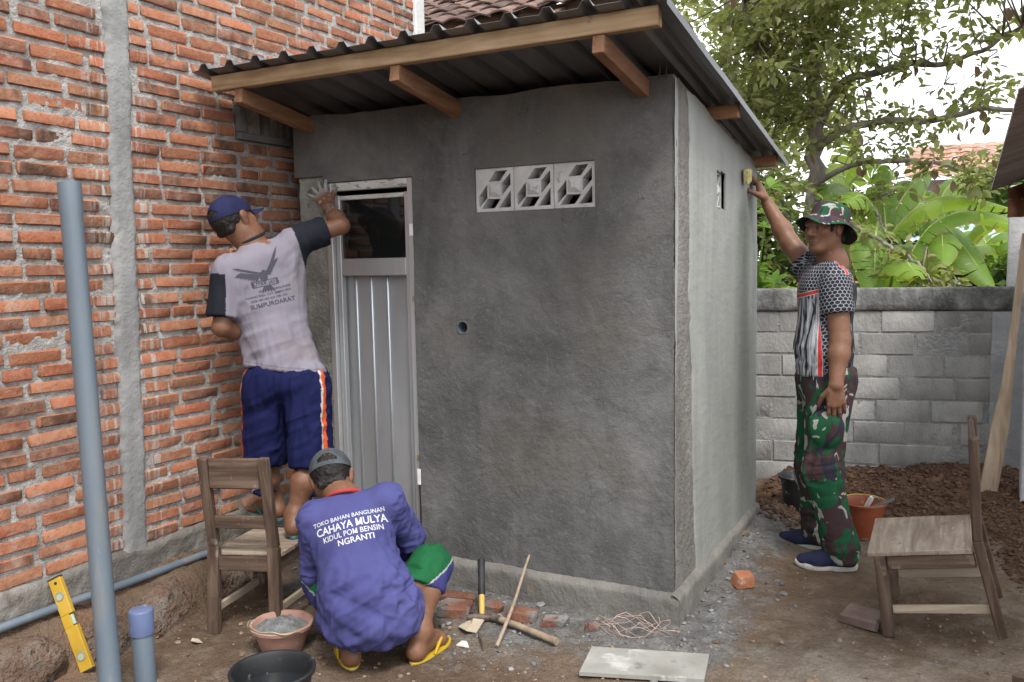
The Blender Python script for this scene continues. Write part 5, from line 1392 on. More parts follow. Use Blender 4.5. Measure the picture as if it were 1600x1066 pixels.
def banana(label, base, h, lean, leafspec, nrand, seed, group='banana plants beyond the wall'):
    t_ = thing('banana_plant', label, 'banana plant', base, group=group); b = np.array(base, float); r = np.random.default_rng(seed)
    top = b + np.array([lean[0], lean[1], h])
    part('stem', MB().tube(catmull([b - np.array([0, 0, .1]), (b + top) / 2 + r.normal(0, .03, 3), top], 10), np.linspace(.11, .055, 10), 12), MAT_BANSTEM, t_, 180)
    for i, (path, w, tone, side, fold) in enumerate(leafspec): banana_leaf(t_, path, w, tone, seed * 10 + i, fold, side)
    for i in range(nrand):
        a = i * 2.4 + r.uniform(-.3, .3); L = r.uniform(.9, 1.35); e = np.array([math.cos(a), math.sin(a), 0]); up_ = r.uniform(.5, 1.0)
        banana_leaf(t_, [top - np.array([0, 0, .1]), top + e * L * .25 + np.array([0, 0, L * .38 * up_]), top + e * L * .62 + np.array([0, 0, L * .42 * up_]), top + e * L * .98 + np.array([0, 0, L * .10])], r.uniform(.15, .21), r.uniform(.1, .7), seed * 10 + 50 + i, r.uniform(.2, .5))
    return t_
UPC = np.array([.4, -.75, .55])
banana('banana plant with a leaf hanging straight down behind the man in camouflage', (-0.623,7.943,0.190)[:2] + (0,), 1.25, (.0, 0), [
    ([(-0.716,7.944,1.784), (-0.716,7.759,1.637), (-0.706,7.630,1.439), (-0.689,7.551,1.133)], .19, .45, (.45, -.88, .1), .12),
    ([(-0.659,8.071,1.624), (-0.679,8.083,1.841), (-0.704,8.092,2.057), (-0.680,8.183,2.262)], .15, .35, (.35, -.9, .2), .25),
    ([(-0.684,8.061,1.652), (-0.752,7.936,1.891), (-0.838,7.788,1.993), (-0.931,7.618,1.921)], .17, .62, (.3, -.6, .7), .35),
    ([(-0.661,8.076,1.678), (-0.602,8.244,1.898), (-0.492,8.436,2.095), (-0.356,8.749,2.233)], .16, .5, (.3, -.8, .4), .3),
    ([(-0.645,8.081,1.640), (-0.536,8.039,1.780), (-0.392,8.014,1.894), (-0.111,8.055,1.955), (0.256,8.125,1.849)], .14, .85, (.1, -.75, .65), .9)], 3, 61)
banana('banana plant with a broad torn leaf drooping towards the shed', (-0.270,8.688,0.093)[:2] + (0,), 1.3, (.0, 0), [
    ([(-0.420,8.667,1.767), (-0.258,8.412,1.765), (-0.070,8.205,1.540), (0.147,8.115,1.213)], .21, .40, UPC, .15),
    ([(-0.345,8.710,1.794), (-0.414,8.461,1.938), (-0.526,8.272,1.787), (-0.587,8.110,1.622)], .16, .6, UPC, .3),
    ([(-0.320,8.726,1.822), (-0.253,8.899,2.056), (-0.105,9.107,2.205), (0.130,9.348,2.239)], .15, .75, (.2, -.7, .6), .5)], 4, 62)
banana('banana plant with bright yellow-green leaves right of the tree trunk', (-1.157,9.226,-0.049)[:2] + (0,), 1.9, (.0, 0), [
    ([(-1.183,9.324,2.131), (-1.161,9.360,2.372), (-1.109,9.405,2.543), (-1.075,9.500,2.740)], .17, .95, (.4, -.9, .1), .2),
    ([(-1.086,9.261,2.122), (-1.129,9.023,2.244), (-1.224,8.860,2.256), (-1.329,8.678,2.123)], .17, .9, UPC, .2),
    ([(-1.166,9.333,2.131), (-1.007,9.322,2.309), (-0.858,9.290,2.346), (-0.682,9.259,2.235)], .15, .8, UPC, .3)], 3, 63)
banana('banana plant half hidden behind the others near the pale shed', (.15, 9.8, 0), 1.25, (.05, 0), [], 8, 64)
banana('small banana plant low behind the raised arm', (-1.449,8.066,0.119)[:2] + (0,), .85, (.05, 0), [([(-1.423,8.098,1.390), (-1.357,8.030,1.503), (-1.279,7.952,1.446), (-1.208,7.854,1.226)], .14, .3, UPC, .25)], 4, 65)

# ================================================================== people
class Field:
    """signed-distance sculpting on a grid, turned into one smooth surface"""
    def __init__(s, lo, hi, h):
        s.lo = np.array(lo, float); s.h = h
        s.n = np.ceil((np.array(hi) - s.lo) / h).astype(int) + 1
        s.d = np.full(s.n, .5, np.float32)
    def _win(s, lo, hi, m):
        a = np.maximum(np.floor((lo - m - s.lo) / s.h).astype(int), 0); b = np.minimum(np.ceil((hi + m - s.lo) / s.h).astype(int) + 1, s.n)
        if np.any(b <= a): return None
        sl = tuple(slice(i, j) for i, j in zip(a, b))
        ax = [s.lo[k] + s.h * np.arange(a[k], b[k]) for k in range(3)]
        return sl, np.stack(np.meshgrid(*ax, indexing='ij'), -1)
    def _join(s, sl, d, k, cut=False):
        o = s.d[sl]
        if cut: o, d = -o, d
        hh = np.maximum(k - np.abs(o - d), 0) / max(k, 1e-6)
        r = np.minimum(o, d) - hh * hh * k * .25
        s.d[sl] = -r if cut else r
    def cone(s, a, b, ra, rb, k=.02, flat=None, cut=False):
        a = np.array(a, float); b = np.array(b, float); R_ = max(ra, rb)
        w = s._win(np.minimum(a, b) - R_, np.maximum(a, b) + R_, k + 3 * s.h)
        if w is None: return s
        sl, p = w; ba = b - a; q = p - a
        t = np.clip((q @ ba) / (ba @ ba + 1e-12), 0, 1); q = q - t[..., None] * ba
        rr = ra + (rb - ra) * t
        if flat is not None:          # (axis, factor<1): thinner along axis
            ax = unit(flat[0]); c_ = q @ ax; q = q + ax * (c_ * (1 / flat[1] - 1))[..., None]
        s._join(sl, np.linalg.norm(q, axis=-1) - rr, k, cut); return s
    def ell(s, c, rad, rot=None, k=.02, cut=False):
        c = np.array(c, float); rad = np.array(rad, float); R_ = rad.max()
        w = s._win(c - R_, c + R_, k + 3 * s.h)
        if w is None: return s
        sl, p = w; q = p - c
        if rot is not None: q = q @ np.array(rot)
        q = q / rad; l = np.linalg.norm(q, axis=-1); g = np.linalg.norm(q / rad, axis=-1) + 1e-6
        s._join(sl, l * (l - 1) / g, k, cut); return s
    def plane_cut(s, pt, nrm, k=.004, box=None):
        """remove everything on the side nrm points to (inside box lo/hi if given)"""
        lo, hi = (s.lo, s.lo + s.h * s.n) if box is None else box
        w = s._win(np.array(lo, float), np.array(hi, float), 0)
        if w is None: return s
        sl, p = w
        s._cutp(sl, (p - np.array(pt)) @ unit(nrm))
        return s
    def merge(s, o, k=.03):
        hh = np.maximum(k - np.abs(s.d - o.d), 0) / k; s.d = (np.minimum(s.d, o.d) - hh * hh * k * .25).astype(np.float32); return s
    def _cutp(s, sl, d): s.d[sl] = np.maximum(s.d[sl], d)
    def mesh(s, relax=1):
        D = s.d; D[0] = D[-1] = .5; D[:, 0] = D[:, -1] = .5; D[:, :, 0] = D[:, :, -1] = .5
        I = D < 0; n = s.n
        c = np.zeros(n - 1, np.uint8)
        for dx in (0, 1):
            for dy in (0, 1):
                for dz in (0, 1): c += I[dx:n[0] - 1 + dx, dy:n[1] - 1 + dy, dz:n[2] - 1 + dz]
        idx = np.argwhere((c > 0) & (c < 8)); m = len(idx)
        num = np.full(n - 1, -1, np.int64); num[idx[:, 0], idx[:, 1], idx[:, 2]] = np.arange(m)
        acc = np.zeros((m, 3)); cnt = np.zeros(m)
        cor = [(a, b, e) for a in (0, 1) for b in (0, 1) for e in (0, 1)]
        for i, a in enumerate(cor):
            for b in cor[i + 1:]:
                if sum(abs(p - q) for p, q in zip(a, b)) != 1: continue
                va = D[idx[:, 0] + a[0], idx[:, 1] + a[1], idx[:, 2] + a[2]]; vb = D[idx[:, 0] + b[0], idx[:, 1] + b[1], idx[:, 2] + b[2]]
                x = (va < 0) != (vb < 0); t = np.where(x, va / (va - vb + 1e-12), 0)[:, None]
                acc += np.where(x[:, None], np.array(a) + t * (np.array(b) - np.array(a)), 0); cnt += x
        v = s.lo + s.h * (idx + acc / cnt[:, None])
        F_ = []
        for ax in range(3):
            o = [k for k in range(3) if k != ax]
            A = I; sl0 = [slice(None)] * 3; sl1 = [slice(None)] * 3; sl0[ax] = slice(0, -1); sl1[ax] = slice(1, None)
            e = np.argwhere(A[tuple(sl0)] != A[tuple(sl1)])
            e = e[(e[:, o[0]] > 0) & (e[:, o[1]] > 0)]
            ins = A[e[:, 0], e[:, 1], e[:, 2]]
            q = []
            for (p, r_) in ((0, 0), (-1, 0), (-1, -1), (0, -1)):
                k = e.copy(); k[:, o[0]] += p; k[:, o[1]] += r_; q.append(num[k[:, 0], k[:, 1], k[:, 2]])
            q = np.stack(q, 1); fl = ins if ax != 1 else ~ins
            q = np.where(fl[:, None], q, q[:, ::-1]); F_.append(q)
        f = np.concatenate(F_); f = f[(f >= 0).all(1)]
        for _ in range(relax):
            sm = np.zeros_like(v); ct = np.zeros(len(v))
            for k in range(4):
                a, b = f[:, k], f[:, (k + 1) % 4]
                np.add.at(sm, a, v[b]); np.add.at(ct, a, 1); np.add.at(sm, b, v[a]); np.add.at(ct, b, 1)
            v = v * .45 + .55 * sm / np.maximum(ct, 1)[:, None]
        return v, f
def vnormals(v, f):
    n = np.cross(v[f[:, 2]] - v[f[:, 0]], v[f[:, 3]] - v[f[:, 1]]); o = np.zeros_like(v)
    for k in range(4): np.add.at(o, f[:, k], n)
    return o / (np.linalg.norm(o, axis=1)[:, None] + 1e-12)

class Local:
    """a frame: right, forward, up at an origin"""
    def __init__(s, o, fwd, up=(0, 0, 1)):
        s.o = np.array(o, float); s.y = unit(fwd); s.x = unit(np.cross(s.y, np.array(up, float))); s.z = np.cross(s.x, s.y)
        s.m = np.stack([s.x, s.y, s.z], 1)
    def __call__(s, p): return s.o + s.m @ np.array(p, float)
    def inv(s, v): return (v - s.o) @ s.m

def sculpt_head(F, H, k=1.0):
    P = lambda x, y, z: H((x * k, y * k, z * k))
    F.ell(P(0, -.014, .030), np.array([.076, .096, .084]) * k, H.m, .02)
    F.ell(P(0, .018, -.030), np.array([.062, .074, .086]) * k, H.m, .03)
    F.cone(P(0, .030, -.075), P(0, .066, -.097), .036 * k, .021 * k, .025)
    for s in (-1, 1):
        F.cone(P(s * .050, -.004, -.050), P(s * .018, .058, -.094), .020 * k, .018 * k, .02)
        F.ell(P(s * .043, .058, -.016), np.array([.023, .022, .020]) * k, H.m, .02)
        F.ell(P(s * .078, -.006, -.006), np.array([.009, .020, .032]) * k, H.m, .006)
        F.ell(P(s * .083, -.010, .006), np.array([.008, .020, .022]) * k, H.m, .005)
    F.cone(P(-.040, .078, .024), P(.040, .078, .024), .012 * k, .012 * k, .014)
    for s in (-1, 1): F.ell(P(s * .032, .096, .003), np.array([.018, .013, .010]) * k, H.m, .010, cut=True)
    F.cone(P(0, .084, .016), P(0, .106, -.026), .0085 * k, .0135 * k, .008)
    for s in (-1, 1): F.ell(P(s * .0135, .094, -.031), np.array([.009, .010, .008]) * k, H.m, .005)
    F.ell(P(0, .084, -.061), np.array([.025, .0125, .0065]) * k, H.m, .005)
    F.ell(P(0, .082, -.073), np.array([.021, .0125, .0070]) * k, H.m, .005)
    for s in (-1, 1): F.ell(P(s * .031, .079, .003), np.array([.0125, .0115, .0105]) * k, H.m, .003)
    F.cone(P(-.022, .0975, -.0665), P(.022, .0975, -.0665), .0016 * k, .0016 * k, .003, cut=True)

def sculpt_hand(F, wrist, d, n, thumb, curl, spread=.12, k=1.0, tcurl=.3):
    """d: towards the fingers, n: out of the palm, thumb: which side"""
    d = unit(d); n = unit(np.array(n) - d * np.dot(n, d)); s = np.cross(d, n) * thumb; w = np.array(wrist, float)
    kn = [w + (d * .088 + s * .030) * k, w + (d * .093 + s * .010) * k, w + (d * .088 - s * .011) * k, w + (d * .078 - s * .030) * k]
    for q, r_ in zip(kn, (.0125, .013, .0125, .011)): F.cone(w + s * np.dot(q - w, s) * .45, q, .0165 * k, r_ * k, .012)
    F.cone(w + (d * .03 + s * .022) * k, w + (d * .062 + s * .026 + n * .004) * k, .015 * k, .013 * k, .012)
    for i, (q, L) in enumerate(zip(kn, (.074, .082, .076, .060))):
        dd = unit(d + s * spread * (1.5 - i)); p = q; a = 0; c_ = curl[i] if hasattr(curl, '__len__') else curl
        for seg, (fr, am, r0_, r1_) in enumerate(((.46, .8, .0098, .0088), (.31, 1.1, .0088, .0080), (.23, .7, .0080, .0066))):
            a += c_ * am; e = dd * math.cos(a) + n * math.sin(a); p2 = p + e * L * fr * k
            F.cone(p, p2, r0_ * k * (1 if i < 3 else .88), r1_ * k * (1 if i < 3 else .88), .003); p = p2
    tb = w + (d * .022 + s * .026) * k; e = unit(d * .62 + s * .68 + n * tcurl); p = tb + e * .042 * k
    F.cone(tb, p, .0150 * k, .0115 * k, .010)
    e2 = unit(e + d * .35 + n * tcurl * .7 - s * .25); p2 = p + e2 * .034 * k; F.cone(p, p2, .0112 * k, .0098 * k, .004)
    e3 = unit(e2 + d * .2 + n * tcurl * .6 - s * .15); F.cone(p2, p2 + e3 * .025 * k, .0098 * k, .0072 * k, .003)

def sculpt_foot(F, ankle, toe, sole_z, k=1.0):
    a = np.array(ankle, float); t_ = np.array(toe, float); d = unit(np.array([t_[0] - a[0], t_[1] - a[1], 0])); s = np.array([-d[1], d[0], 0])
    heel = np.array([a[0], a[1], sole_z]) - d * .035 + np.array([0, 0, .030]); ball = np.array([t_[0], t_[1], sole_z]) - d * .06 + np.array([0, 0, .022])
    F.cone(a, heel, .036 * k, .032 * k, .03); F.cone(a, ball, .038 * k, .024 * k, .03); F.cone(heel, ball, .031 * k, .026 * k, .03)
    F.cone(ball - s * .022, ball + s * .022, .022 * k, .021 * k, .02)
    for i, (o, L, r_) in enumerate(((.032, .058, .0125), (.013, .056, .0095), (-.003, .050, .009), (-.018, .042, .0085), (-.031, .032, .008))):
        q = ball + s * o - np.array([0, 0, .008]); F.cone(q, q + d * L - np.array([0, 0, .002]), r_, r_ * .85, .004)
    w = F._win(np.minimum(heel, ball) - .12, np.maximum(heel, ball) + .12, 0)
    if w: sl, p = w; F._cutp(sl, sole_z - p[..., 2])

def skin_mat(name, base, dark, red):
    t = NT(name); c = t.coord('Object')
    col = t.ramp(t.noise(c, 9, 4), [(.3, base), (.7, tuple(q * 1.18 for q in base))])
    col = t.mix(t.ramp(t.noise(c, 60, 3), [(.35, .25), (.6, 0.0)]), col, dark)
    col = t.mix(t.ramp(t.noise(c, 24, 4, .65), [(.60, 0.0), (.72, .35)]), col, (.26, .21, .17))
    col = t.mix(t.attr('lip'), col, red); col = t.mix(t.attr('hairy'), col, (.012, .010, .009)); col = t.mix(t.attr('cement'), col, (.40, .40, .39))
    t.b.inputs['Subsurface Weight'].default_value = .08; t.b.inputs['Subsurface Radius'].default_value = (.01, .004, .002)
    return t.done(col, t.ramp(t.noise(c, 30, 3), [(.3, .42), (.7, .62)]), t.bump(t.noise(c, 160, 3, .7), .3, .003), 0, .4)
MAT_SKIN = skin_mat('skin', (.165, .078, .044), (.09, .040, .023), (.14, .055, .042))
MAT_HAIR = simple('hair', [(.008, .007, .006), (.02, .017, .015)], 60, 4, .6, ((150, .6, .004),), stretch=(1, 1, .3))

def make_skin(person, F, H, cement=None, k=1.0):
    v, f = F.mesh(1)
    o = part('body', (v, f), MAT_SKIN, person, 180)
    lip = np.zeros(len(v)); hairy = np.zeros(len(v)); cm = np.zeros(len(v))
    if H is not None:
        q = H.inv(v) / k
        lip = np.exp(-((q[:, 0] / .022) ** 2 + ((q[:, 2] + .067) / .010) ** 2)) * (q[:, 1] > .07)
        br = np.exp(-(((np.abs(q[:, 0]) - .033) / .017) ** 2 + ((q[:, 2] - .026 + .12 * np.maximum(np.abs(q[:, 0]) - .035, 0)) / .0045) ** 2)) * (q[:, 1] > .06)
        lash = np.exp(-(((np.abs(q[:, 0]) - .031) / .012) ** 2 + ((q[:, 2] - .010) / .0028) ** 2)) * (q[:, 1] > .075)
        iris = np.exp(-(((np.abs(q[:, 0]) - .031) / .0052) ** 4 + ((q[:, 2] - .003) / .006) ** 4)) * (q[:, 1] > .082)
        stub = .28 * np.exp(-((q[:, 0] / .03) ** 2 + ((q[:, 2] + .048) / .006) ** 2)) * (q[:, 1] > .07) + .22 * np.exp(-((q[:, 0] / .022) ** 2 + ((q[:, 2] + .1) / .012) ** 2)) * (q[:, 1] > .05)
        hairy = np.clip(np.maximum(np.maximum(br * .9, lash * .8), np.maximum(iris, stub)), 0, 1)
    if cement is not None: cm = cement(v)
    attr(o, 'lip', lip * .8); attr(o, 'hairy', hairy); attr(o, 'cement', cm)
    return o

def cloth_mat(name, rough=.85, weave=260, wear=.10):
    t = NT(name); c = t.coord('Object'); col = t.attr('Col', 0)
    col = t.mix(1.0, col, t.ramp(t.noise(c, 5, 4), [(.3, 1 - wear), (.7, 1 + wear)]), 'MULTIPLY')
    nr = t.bump(t.noise(c, 16, 3, .5), .25, .012); nr = t.bump(t.noise(c, weave, 2), .2, .002, nr)
    return t.done(col, rough, nr, 0, .15)
MAT_CLOTH = cloth_mat('cotton')
def garment(person, name, F, colour, folds=(), mat=None, relax=2, seed=0, thick=0):
    """folds: (direction along the crease, spacing, depth, weight function or None)"""
    v, f = F.mesh(relax); n = vnormals(v, f); dsp = np.zeros(len(v))
    for i, (ax, sp, am, wf) in enumerate(folds):
        ax = unit(ax); q = v - ax * (v @ ax)[:, None] * .88            # stretch the noise along the crease
        x = fbm(q / sp + seed * 3.7 + i * 11, 2, seed + i * 5)
        x = 1 - np.sqrt(x * x + .03) * 2.2
        dsp += am * np.clip(x, -1, 1) * (wf(v) if wf else 1)
        q2 = v - ax * (v @ ax)[:, None] * .93; y = 1 - np.sqrt(.06 + noise(q2 / (sp * .5) + seed * 1.7 + i * 7, seed + i * 3 + 50) ** 2) * 2.4
        dsp += am * .28 * np.clip(y, -.6, 1) * (wf(v) if wf else 1)
    v = v + n * dsp[:, None]
    o = part(name, (v, f), mat or MAT_CLOTH, person, 180)
    c_ = colour(v, n); attr(o, 'Col', c_, 'FLOAT_COLOR')
    return o

def cap(person, H, k, crown_col, opening, bill_mat, under_mat, crown_mat, tilt=0.0, lift=.0, strap_mat=None):
    """six-panel cap: dome (with the gap at the back), button, peak"""
    A, E = 64, 26; V, Fq = [], []
    for e in range(E + 1):
        el = -.10 + (math.pi / 2 + .10) * e / E
        for a in range(A):
            az = 2 * math.pi * a / A
            r_ = math.cos(el) if el > 0 else 1.0
            seam = 1 - .012 * math.exp(-((((az * 6 / (2 * math.pi)) + .5) % 1 - .5) / .045) ** 2) * (1 if 0 < e < E else 0)
            x, y, z = .083 * r_ * math.sin(az), .104 * r_ * math.cos(az) - .012, .088 * math.sin(el) + .028 + lift
            V.append(H((x * k * seam, y * k * seam, z * k)))
    for e in range(E):
        for a in range(A):
            az = ((a + .5) / A * 2 * math.pi); el = e / E
            if opening and abs(az - math.pi) < .52 and .10 < el < .10 + .22 * math.sqrt(max(0, 1 - ((az - math.pi) / .52) ** 2)): continue
            Fq.append((e * A + a, e * A + (a + 1) % A, (e + 1) * A + (a + 1) % A, (e + 1) * A + a))
    f = np.array(Fq); v = np.array(V); nrm = np.array([unit(p - H((0, -.012, .02))) for p in v]); n = len(v)
    f = f[:, ::-1]
    v2 = np.concatenate([v, v - nrm * .003]); f2 = np.concatenate([f, f[:, ::-1] + n, rim(f, n)])
    c_ = part('cap', (v2, f2), crown_mat, person, 60)
    part('button', MB().lathe([(.0, .004), (.006, .003), (.008, 0), (.007, -.002)], H((0, -.012 * k, (.116 + lift) * k)), 12, H.m), crown_mat, c_, 50)
    nb_, nr_ = 25, 8; V = []
    for i in range(nb_):
        az = (-.95 + 1.9 * i / (nb_ - 1)); 
        for j in range(nr_):
            t_ = j / (nr_ - 1); ext = .072 * (1 - (abs(az) / .99) ** 3.2)
            x = .083 * math.sin(az) * (1 + .10 * t_); y = .104 * math.cos(az) - .012 + ext * t_; z = .024 + lift - .020 * (x / .06) ** 2 * t_ - .010 * t_ + tilt * t_
            V.append(H((x * k, y * k, z * k)))
    v = np.array(V); f = grid_faces(nb_, nr_); n = len(v)
    o = part('peak', (np.concatenate([v, v - H.z * .003]), np.concatenate([f, f[:, ::-1] + n, rim(f, n)])), [bill_mat, under_mat], c_, 60)
    nf = len(f); mi = np.zeros(len(o.data.polygons), np.int32); mi[nf:2 * nf] = 1
    o.data.polygons.foreach_set('material_index', mi)
    return c_

def collar(person, F_o, c, nrm, rx, ry, r, mat, x=None):
    n_ = unit(nrm); x = unit((CR if x is None else x) - n_ * np.dot(CR if x is None else x, n_)); y = np.cross(n_, x); a = np.linspace(0, 2 * math.pi, 40, endpoint=False)
    return part('collar', MB().tube([np.array(c) + x * rx * math.cos(q) + y * ry * math.sin(q) for q in a], r, 8, closed=True), mat, F_o, 180)

def print_on(person, parent, name, polys, origin, ux, uy, nrm, bvh, mat, off=.0018, cut=.007):
    """flat print laid onto the cloth: 2-D polygons (list of (verts, tris)) thrown along -nrm onto the surface"""
    import bmesh
    origin = np.array(origin, float); ux = unit(ux); uy = unit(uy); nrm = unit(nrm)
    bm = bmesh.new()
    for (pv, pf) in polys:
        vs_ = [bm.verts.new((p[0], p[1], 0)) for p in pv]
        for q in pf:
            try: bm.faces.new([vs_[i] for i in q])
            except ValueError: pass
    bmesh.ops.triangulate(bm, faces=bm.faces[:])
    for _ in range(4):
        e = [x for x in bm.edges if x.calc_length() > cut]
        if not e: break
        bmesh.ops.subdivide_edges(bm, edges=e, cuts=1); bmesh.ops.triangulate(bm, faces=[q for q in bm.faces if len(q.verts) > 3])
    for vtx in bm.verts:
        p = origin + ux * vtx.co.x + uy * vtx.co.y
        hit = bvh.ray_cast(Vector(p + nrm * .25), Vector(-nrm), .6)
        q = (np.array(hit[0]) + nrm * off) if hit[0] is not None else p
        vtx.co = Vector(q - root_of(parent))
    me = bpy.data.meshes.new(name); bm.to_mesh(me); bm.free()
    o = link(name, me, mat, parent); me.shade_smooth()
    return o
def islands(v, f):
    g = np.arange(len(v))
    for _ in range(60):
        ch = False
        for q in f:
            m = min(g[i] for i in q)
            for i in q:
                if g[i] != m: g[i] = m; ch = True
        if not ch: break
    out = []
    for k in np.unique(g):
        ii = np.flatnonzero(g == k); mp = {a: b for b, a in enumerate(ii)}; ff = [tuple(mp[i] for i in q) for q in f if g[q[0]] == k]
        if ff: out.append((v[ii], ff))
    return sorted(out, key=lambda o: o[0][:, 0].min())
def text_poly(txt, size, x=0, y=0, bold=.0, sx=1.0, arc=0.0, spacing=1.0):
    """a line of capitals; the letter M is drawn as its own heavy outline"""
    v0, f0 = _text(txt, size, 0, spacing)
    if bold > 0 and 'M' in txt:
        chars = [c_ for c_ in txt if c_ != ' ']; plain = islands(v0, f0); V, Fp, n = [], [], 0
        vb, fb = _text(''.join(c_ if c_ != 'M' else 'H' for c_ in txt), size, bold, spacing); heavy = islands(vb, fb)
        for i, c_ in enumerate(chars):
            p = plain[i][0]; lo_, hi_ = p.min(0) - bold * size, p.max(0) + bold * size
            if c_ == 'M':
                w, h = hi_ - lo_; s_ = h * (.15 + bold * 2.2)
                pv = np.array([(0, 0), (s_, 0), (s_, h - 1.9 * s_), (w / 2 - .42 * s_, .10 * h), (w / 2 + .42 * s_, .10 * h), (w - s_, h - 1.9 * s_), (w - s_, 0), (w, 0), (w, h), (w - 1.2 * s_, h), (w / 2, h * .36), (1.2 * s_, h), (0, h)]) + lo_
                pf = [tuple(range(13))]
            else:
                hv = heavy[i][0]; pv = hv + (p.min(0) + p.max(0) - hv.min(0) - hv.max(0)) / 2; pf = heavy[i][1]
            V.append(pv); Fp += [tuple(k + n for k in q) for q in pf]; n += len(pv)
        v, f = np.concatenate(V), Fp
    else: v, f = _text(txt, size, bold, spacing)
    v = v * np.array([sx, 1]) + np.array([x, y]); v[:, 1] -= arc * v[:, 0] ** 2
    return (v, f)
def _text(txt, size, bold, spacing):
    cu = bpy.data.curves.new('t', 'FONT'); cu.body = txt; cu.size = size; cu.align_x = 'CENTER'; cu.offset = bold * size; cu.resolution_u = 3; cu.fill_mode = 'FRONT'; cu.space_character = spacing
    ob = bpy.data.objects.new('t', cu); COL.objects.link(ob); dg = bpy.context.evaluated_depsgraph_get()
    me = bpy.data.meshes.new_from_object(ob.evaluated_get(dg))
    v = np.array([q.co[:2] for q in me.vertices]); f = [tuple(p.vertices) for p in me.polygons]
    bpy.data.objects.remove(ob); bpy.data.curves.remove(cu); bpy.data.meshes.remove(me)
    return (v, f)
def bvh_of(o):
    r_ = root_of(o); return BVHTree.FromPolygons([tuple(np.array(q.co) + r_) for q in o.data.vertices], [tuple(p.vertices) for p in o.data.polygons])
def ink(name, c): return simple(name, [c, tuple(q * 1.1 for q in c)], 20, 3, .8, ((90, .2, .002),))

# ------------------------------------------------------------------ man on the chair, back to us, plastering beside the door
J = dict(head=(-2.898,2.872,1.704), neck=(-2.851,2.913,1.636), sl=(-2.859,2.780,1.493), sr=(-2.704,3.034,1.613), el=(-2.862,2.730,1.241), er=(-2.571,3.202,1.679), wl=(-2.880,2.932,1.196), wr=(-2.713,3.285,1.779),
         chest=(-2.827,2.927,1.433), waist=(-2.749,2.939,1.147), pelvis=(-2.696,2.930,1.006), hl=(-2.779,2.903,0.948), hr=(-2.606,2.951,0.964), kl=(-2.811,2.907,0.600), kr=(-2.566,2.914,0.621))
J = {k_: np.array(v_) for k_, v_ in J.items()}
SEATZ = .338
fl_ = np.array((-2.834,2.965,0.350)); fr_ = np.array((-2.573,2.815,0.360))
J['al'] = np.array([fl_[0], fl_[1], SEATZ + .085]); J['ar'] = np.array([fr_[0], fr_[1], SEATZ + .085])
A_ = thing('person', 'person in lavender t-shirt, navy shorts and cap standing on the chair', 'person', (J['pelvis'][0], J['pelvis'][1], SEATZ), group='workers on the site')
CR, CA, CU_ = np.array(rt), np.array((fw.x, fw.y, 0)), np.array([0, 0, 1.0])
CR = unit(np.array([CR[0], CR[1], 0])); CA = unit(CA)
H = Local(J['head'], CR * .52 + CA * .80 + CU_ * .22, CU_ * 1.0 - CR * .34)
lo = np.minimum.reduce(list(J.values())) - .25; hi = np.maximum.reduce(list(J.values())) + .25; lo[2] = SEATZ - .02
F = Field(lo, hi, .0042)
sculpt_head(F, H, .98)
F.cone(J['head'] - H.z * .03 - H.y * .02, J['neck'] - np.array([0, 0, .02]), .054, .060, .03)
F.cone(J['neck'], J['waist'], .055, .065, .04); F.cone(J['sl'], J['sr'], .045, .045, .03); F.cone(J['waist'], J['pelvis'], .065, .07, .04)
for s in 'lr':
    F.cone(J['s' + s], J['e' + s], .047, .038, .02); F.cone(J['e' + s], J['e' + s] * .65 + J['w' + s] * .35, .038, .040, .015); F.cone(J['e' + s] * .65 + J['w' + s] * .35, J['w' + s], .040, .026, .02)
    F.cone(J['pelvis'], J['h' + s], .08, .08, .04); F.cone(J['h' + s], J['k' + s], .075, .052, .03)
    kk, aa = J['k' + s], J['a' + s]; c_ = kk * .68 + aa * .32 - CA * .018
    F.cone(kk, c_, .050, .052, .03); F.cone(c_, aa, .050, .032, .03)
footdir = CA * .55 - CR * .75
for s, fd in (('l', CA * .5 - CR * .6), ('r', CA * .85 - CR * .1)): sculpt_foot(F, J['a' + s], J['a' + s] + unit(fd) * .17, SEATZ + .014)
hd_ = unit(np.array((-2.814,3.322,1.883)) - J['wr'])
sculpt_hand(F, J['wr'], hd_, CA * .9 + CR * -.1, -1, (.10, .12, .12, .10), .26, 1.0, .1)
sculpt_hand(F, J['wl'], CR * .8 + CA * .5, CA, 1, .5, .1, 1.0)
skinA = make_skin(A_, F, H, lambda v: sstep(.045, .12, (v - J['wr']) @ hd_) * (np.linalg.norm(v - J['wr'], axis=1) < .25) * .95 + .5 * (np.linalg.norm(v - J['wr'], axis=1) < .12) * (fbm(v * 60, 2, 8) > .25), .98)
# hair
Fh = Field(J['head'] - .16, J['head'] + .16, .004)
Fh.ell(H((0, -.020, .024)), (.0765, .0955, .084), H.m, .01); Fh.cone(H((-.038, -.070, -.040)), H((.038, -.070, -.040)), .015, .015, .02)
Fh.plane_cut(H((0, .035, 0)), H.y * 1.0 - H.z * .15); Fh.plane_cut(H((0, 0, .06)), H.z)
v, f = Fh.mesh(1); n_ = vnormals(v, f); v = v + n_ * (.003 * fbm(v * 120, 2, 3))[:, None]; part('hair', (v, f), MAT_HAIR, A_, 180)
MAT_NAVYCAP = simple('navy_cap', [(.008, .010, .042), (.012, .015, .060), (.022, .026, .085)], 14, 4, .85, ((200, .3, .002),)); MAT_RED = simple('red_under', [(.42, .05, .045), (.5, .08, .07)], 9, 3, .7, ())
cap(A_, H, 1.0, None, True, MAT_NAVYCAP, MAT_RED, MAT_NAVYCAP, .012, 0)
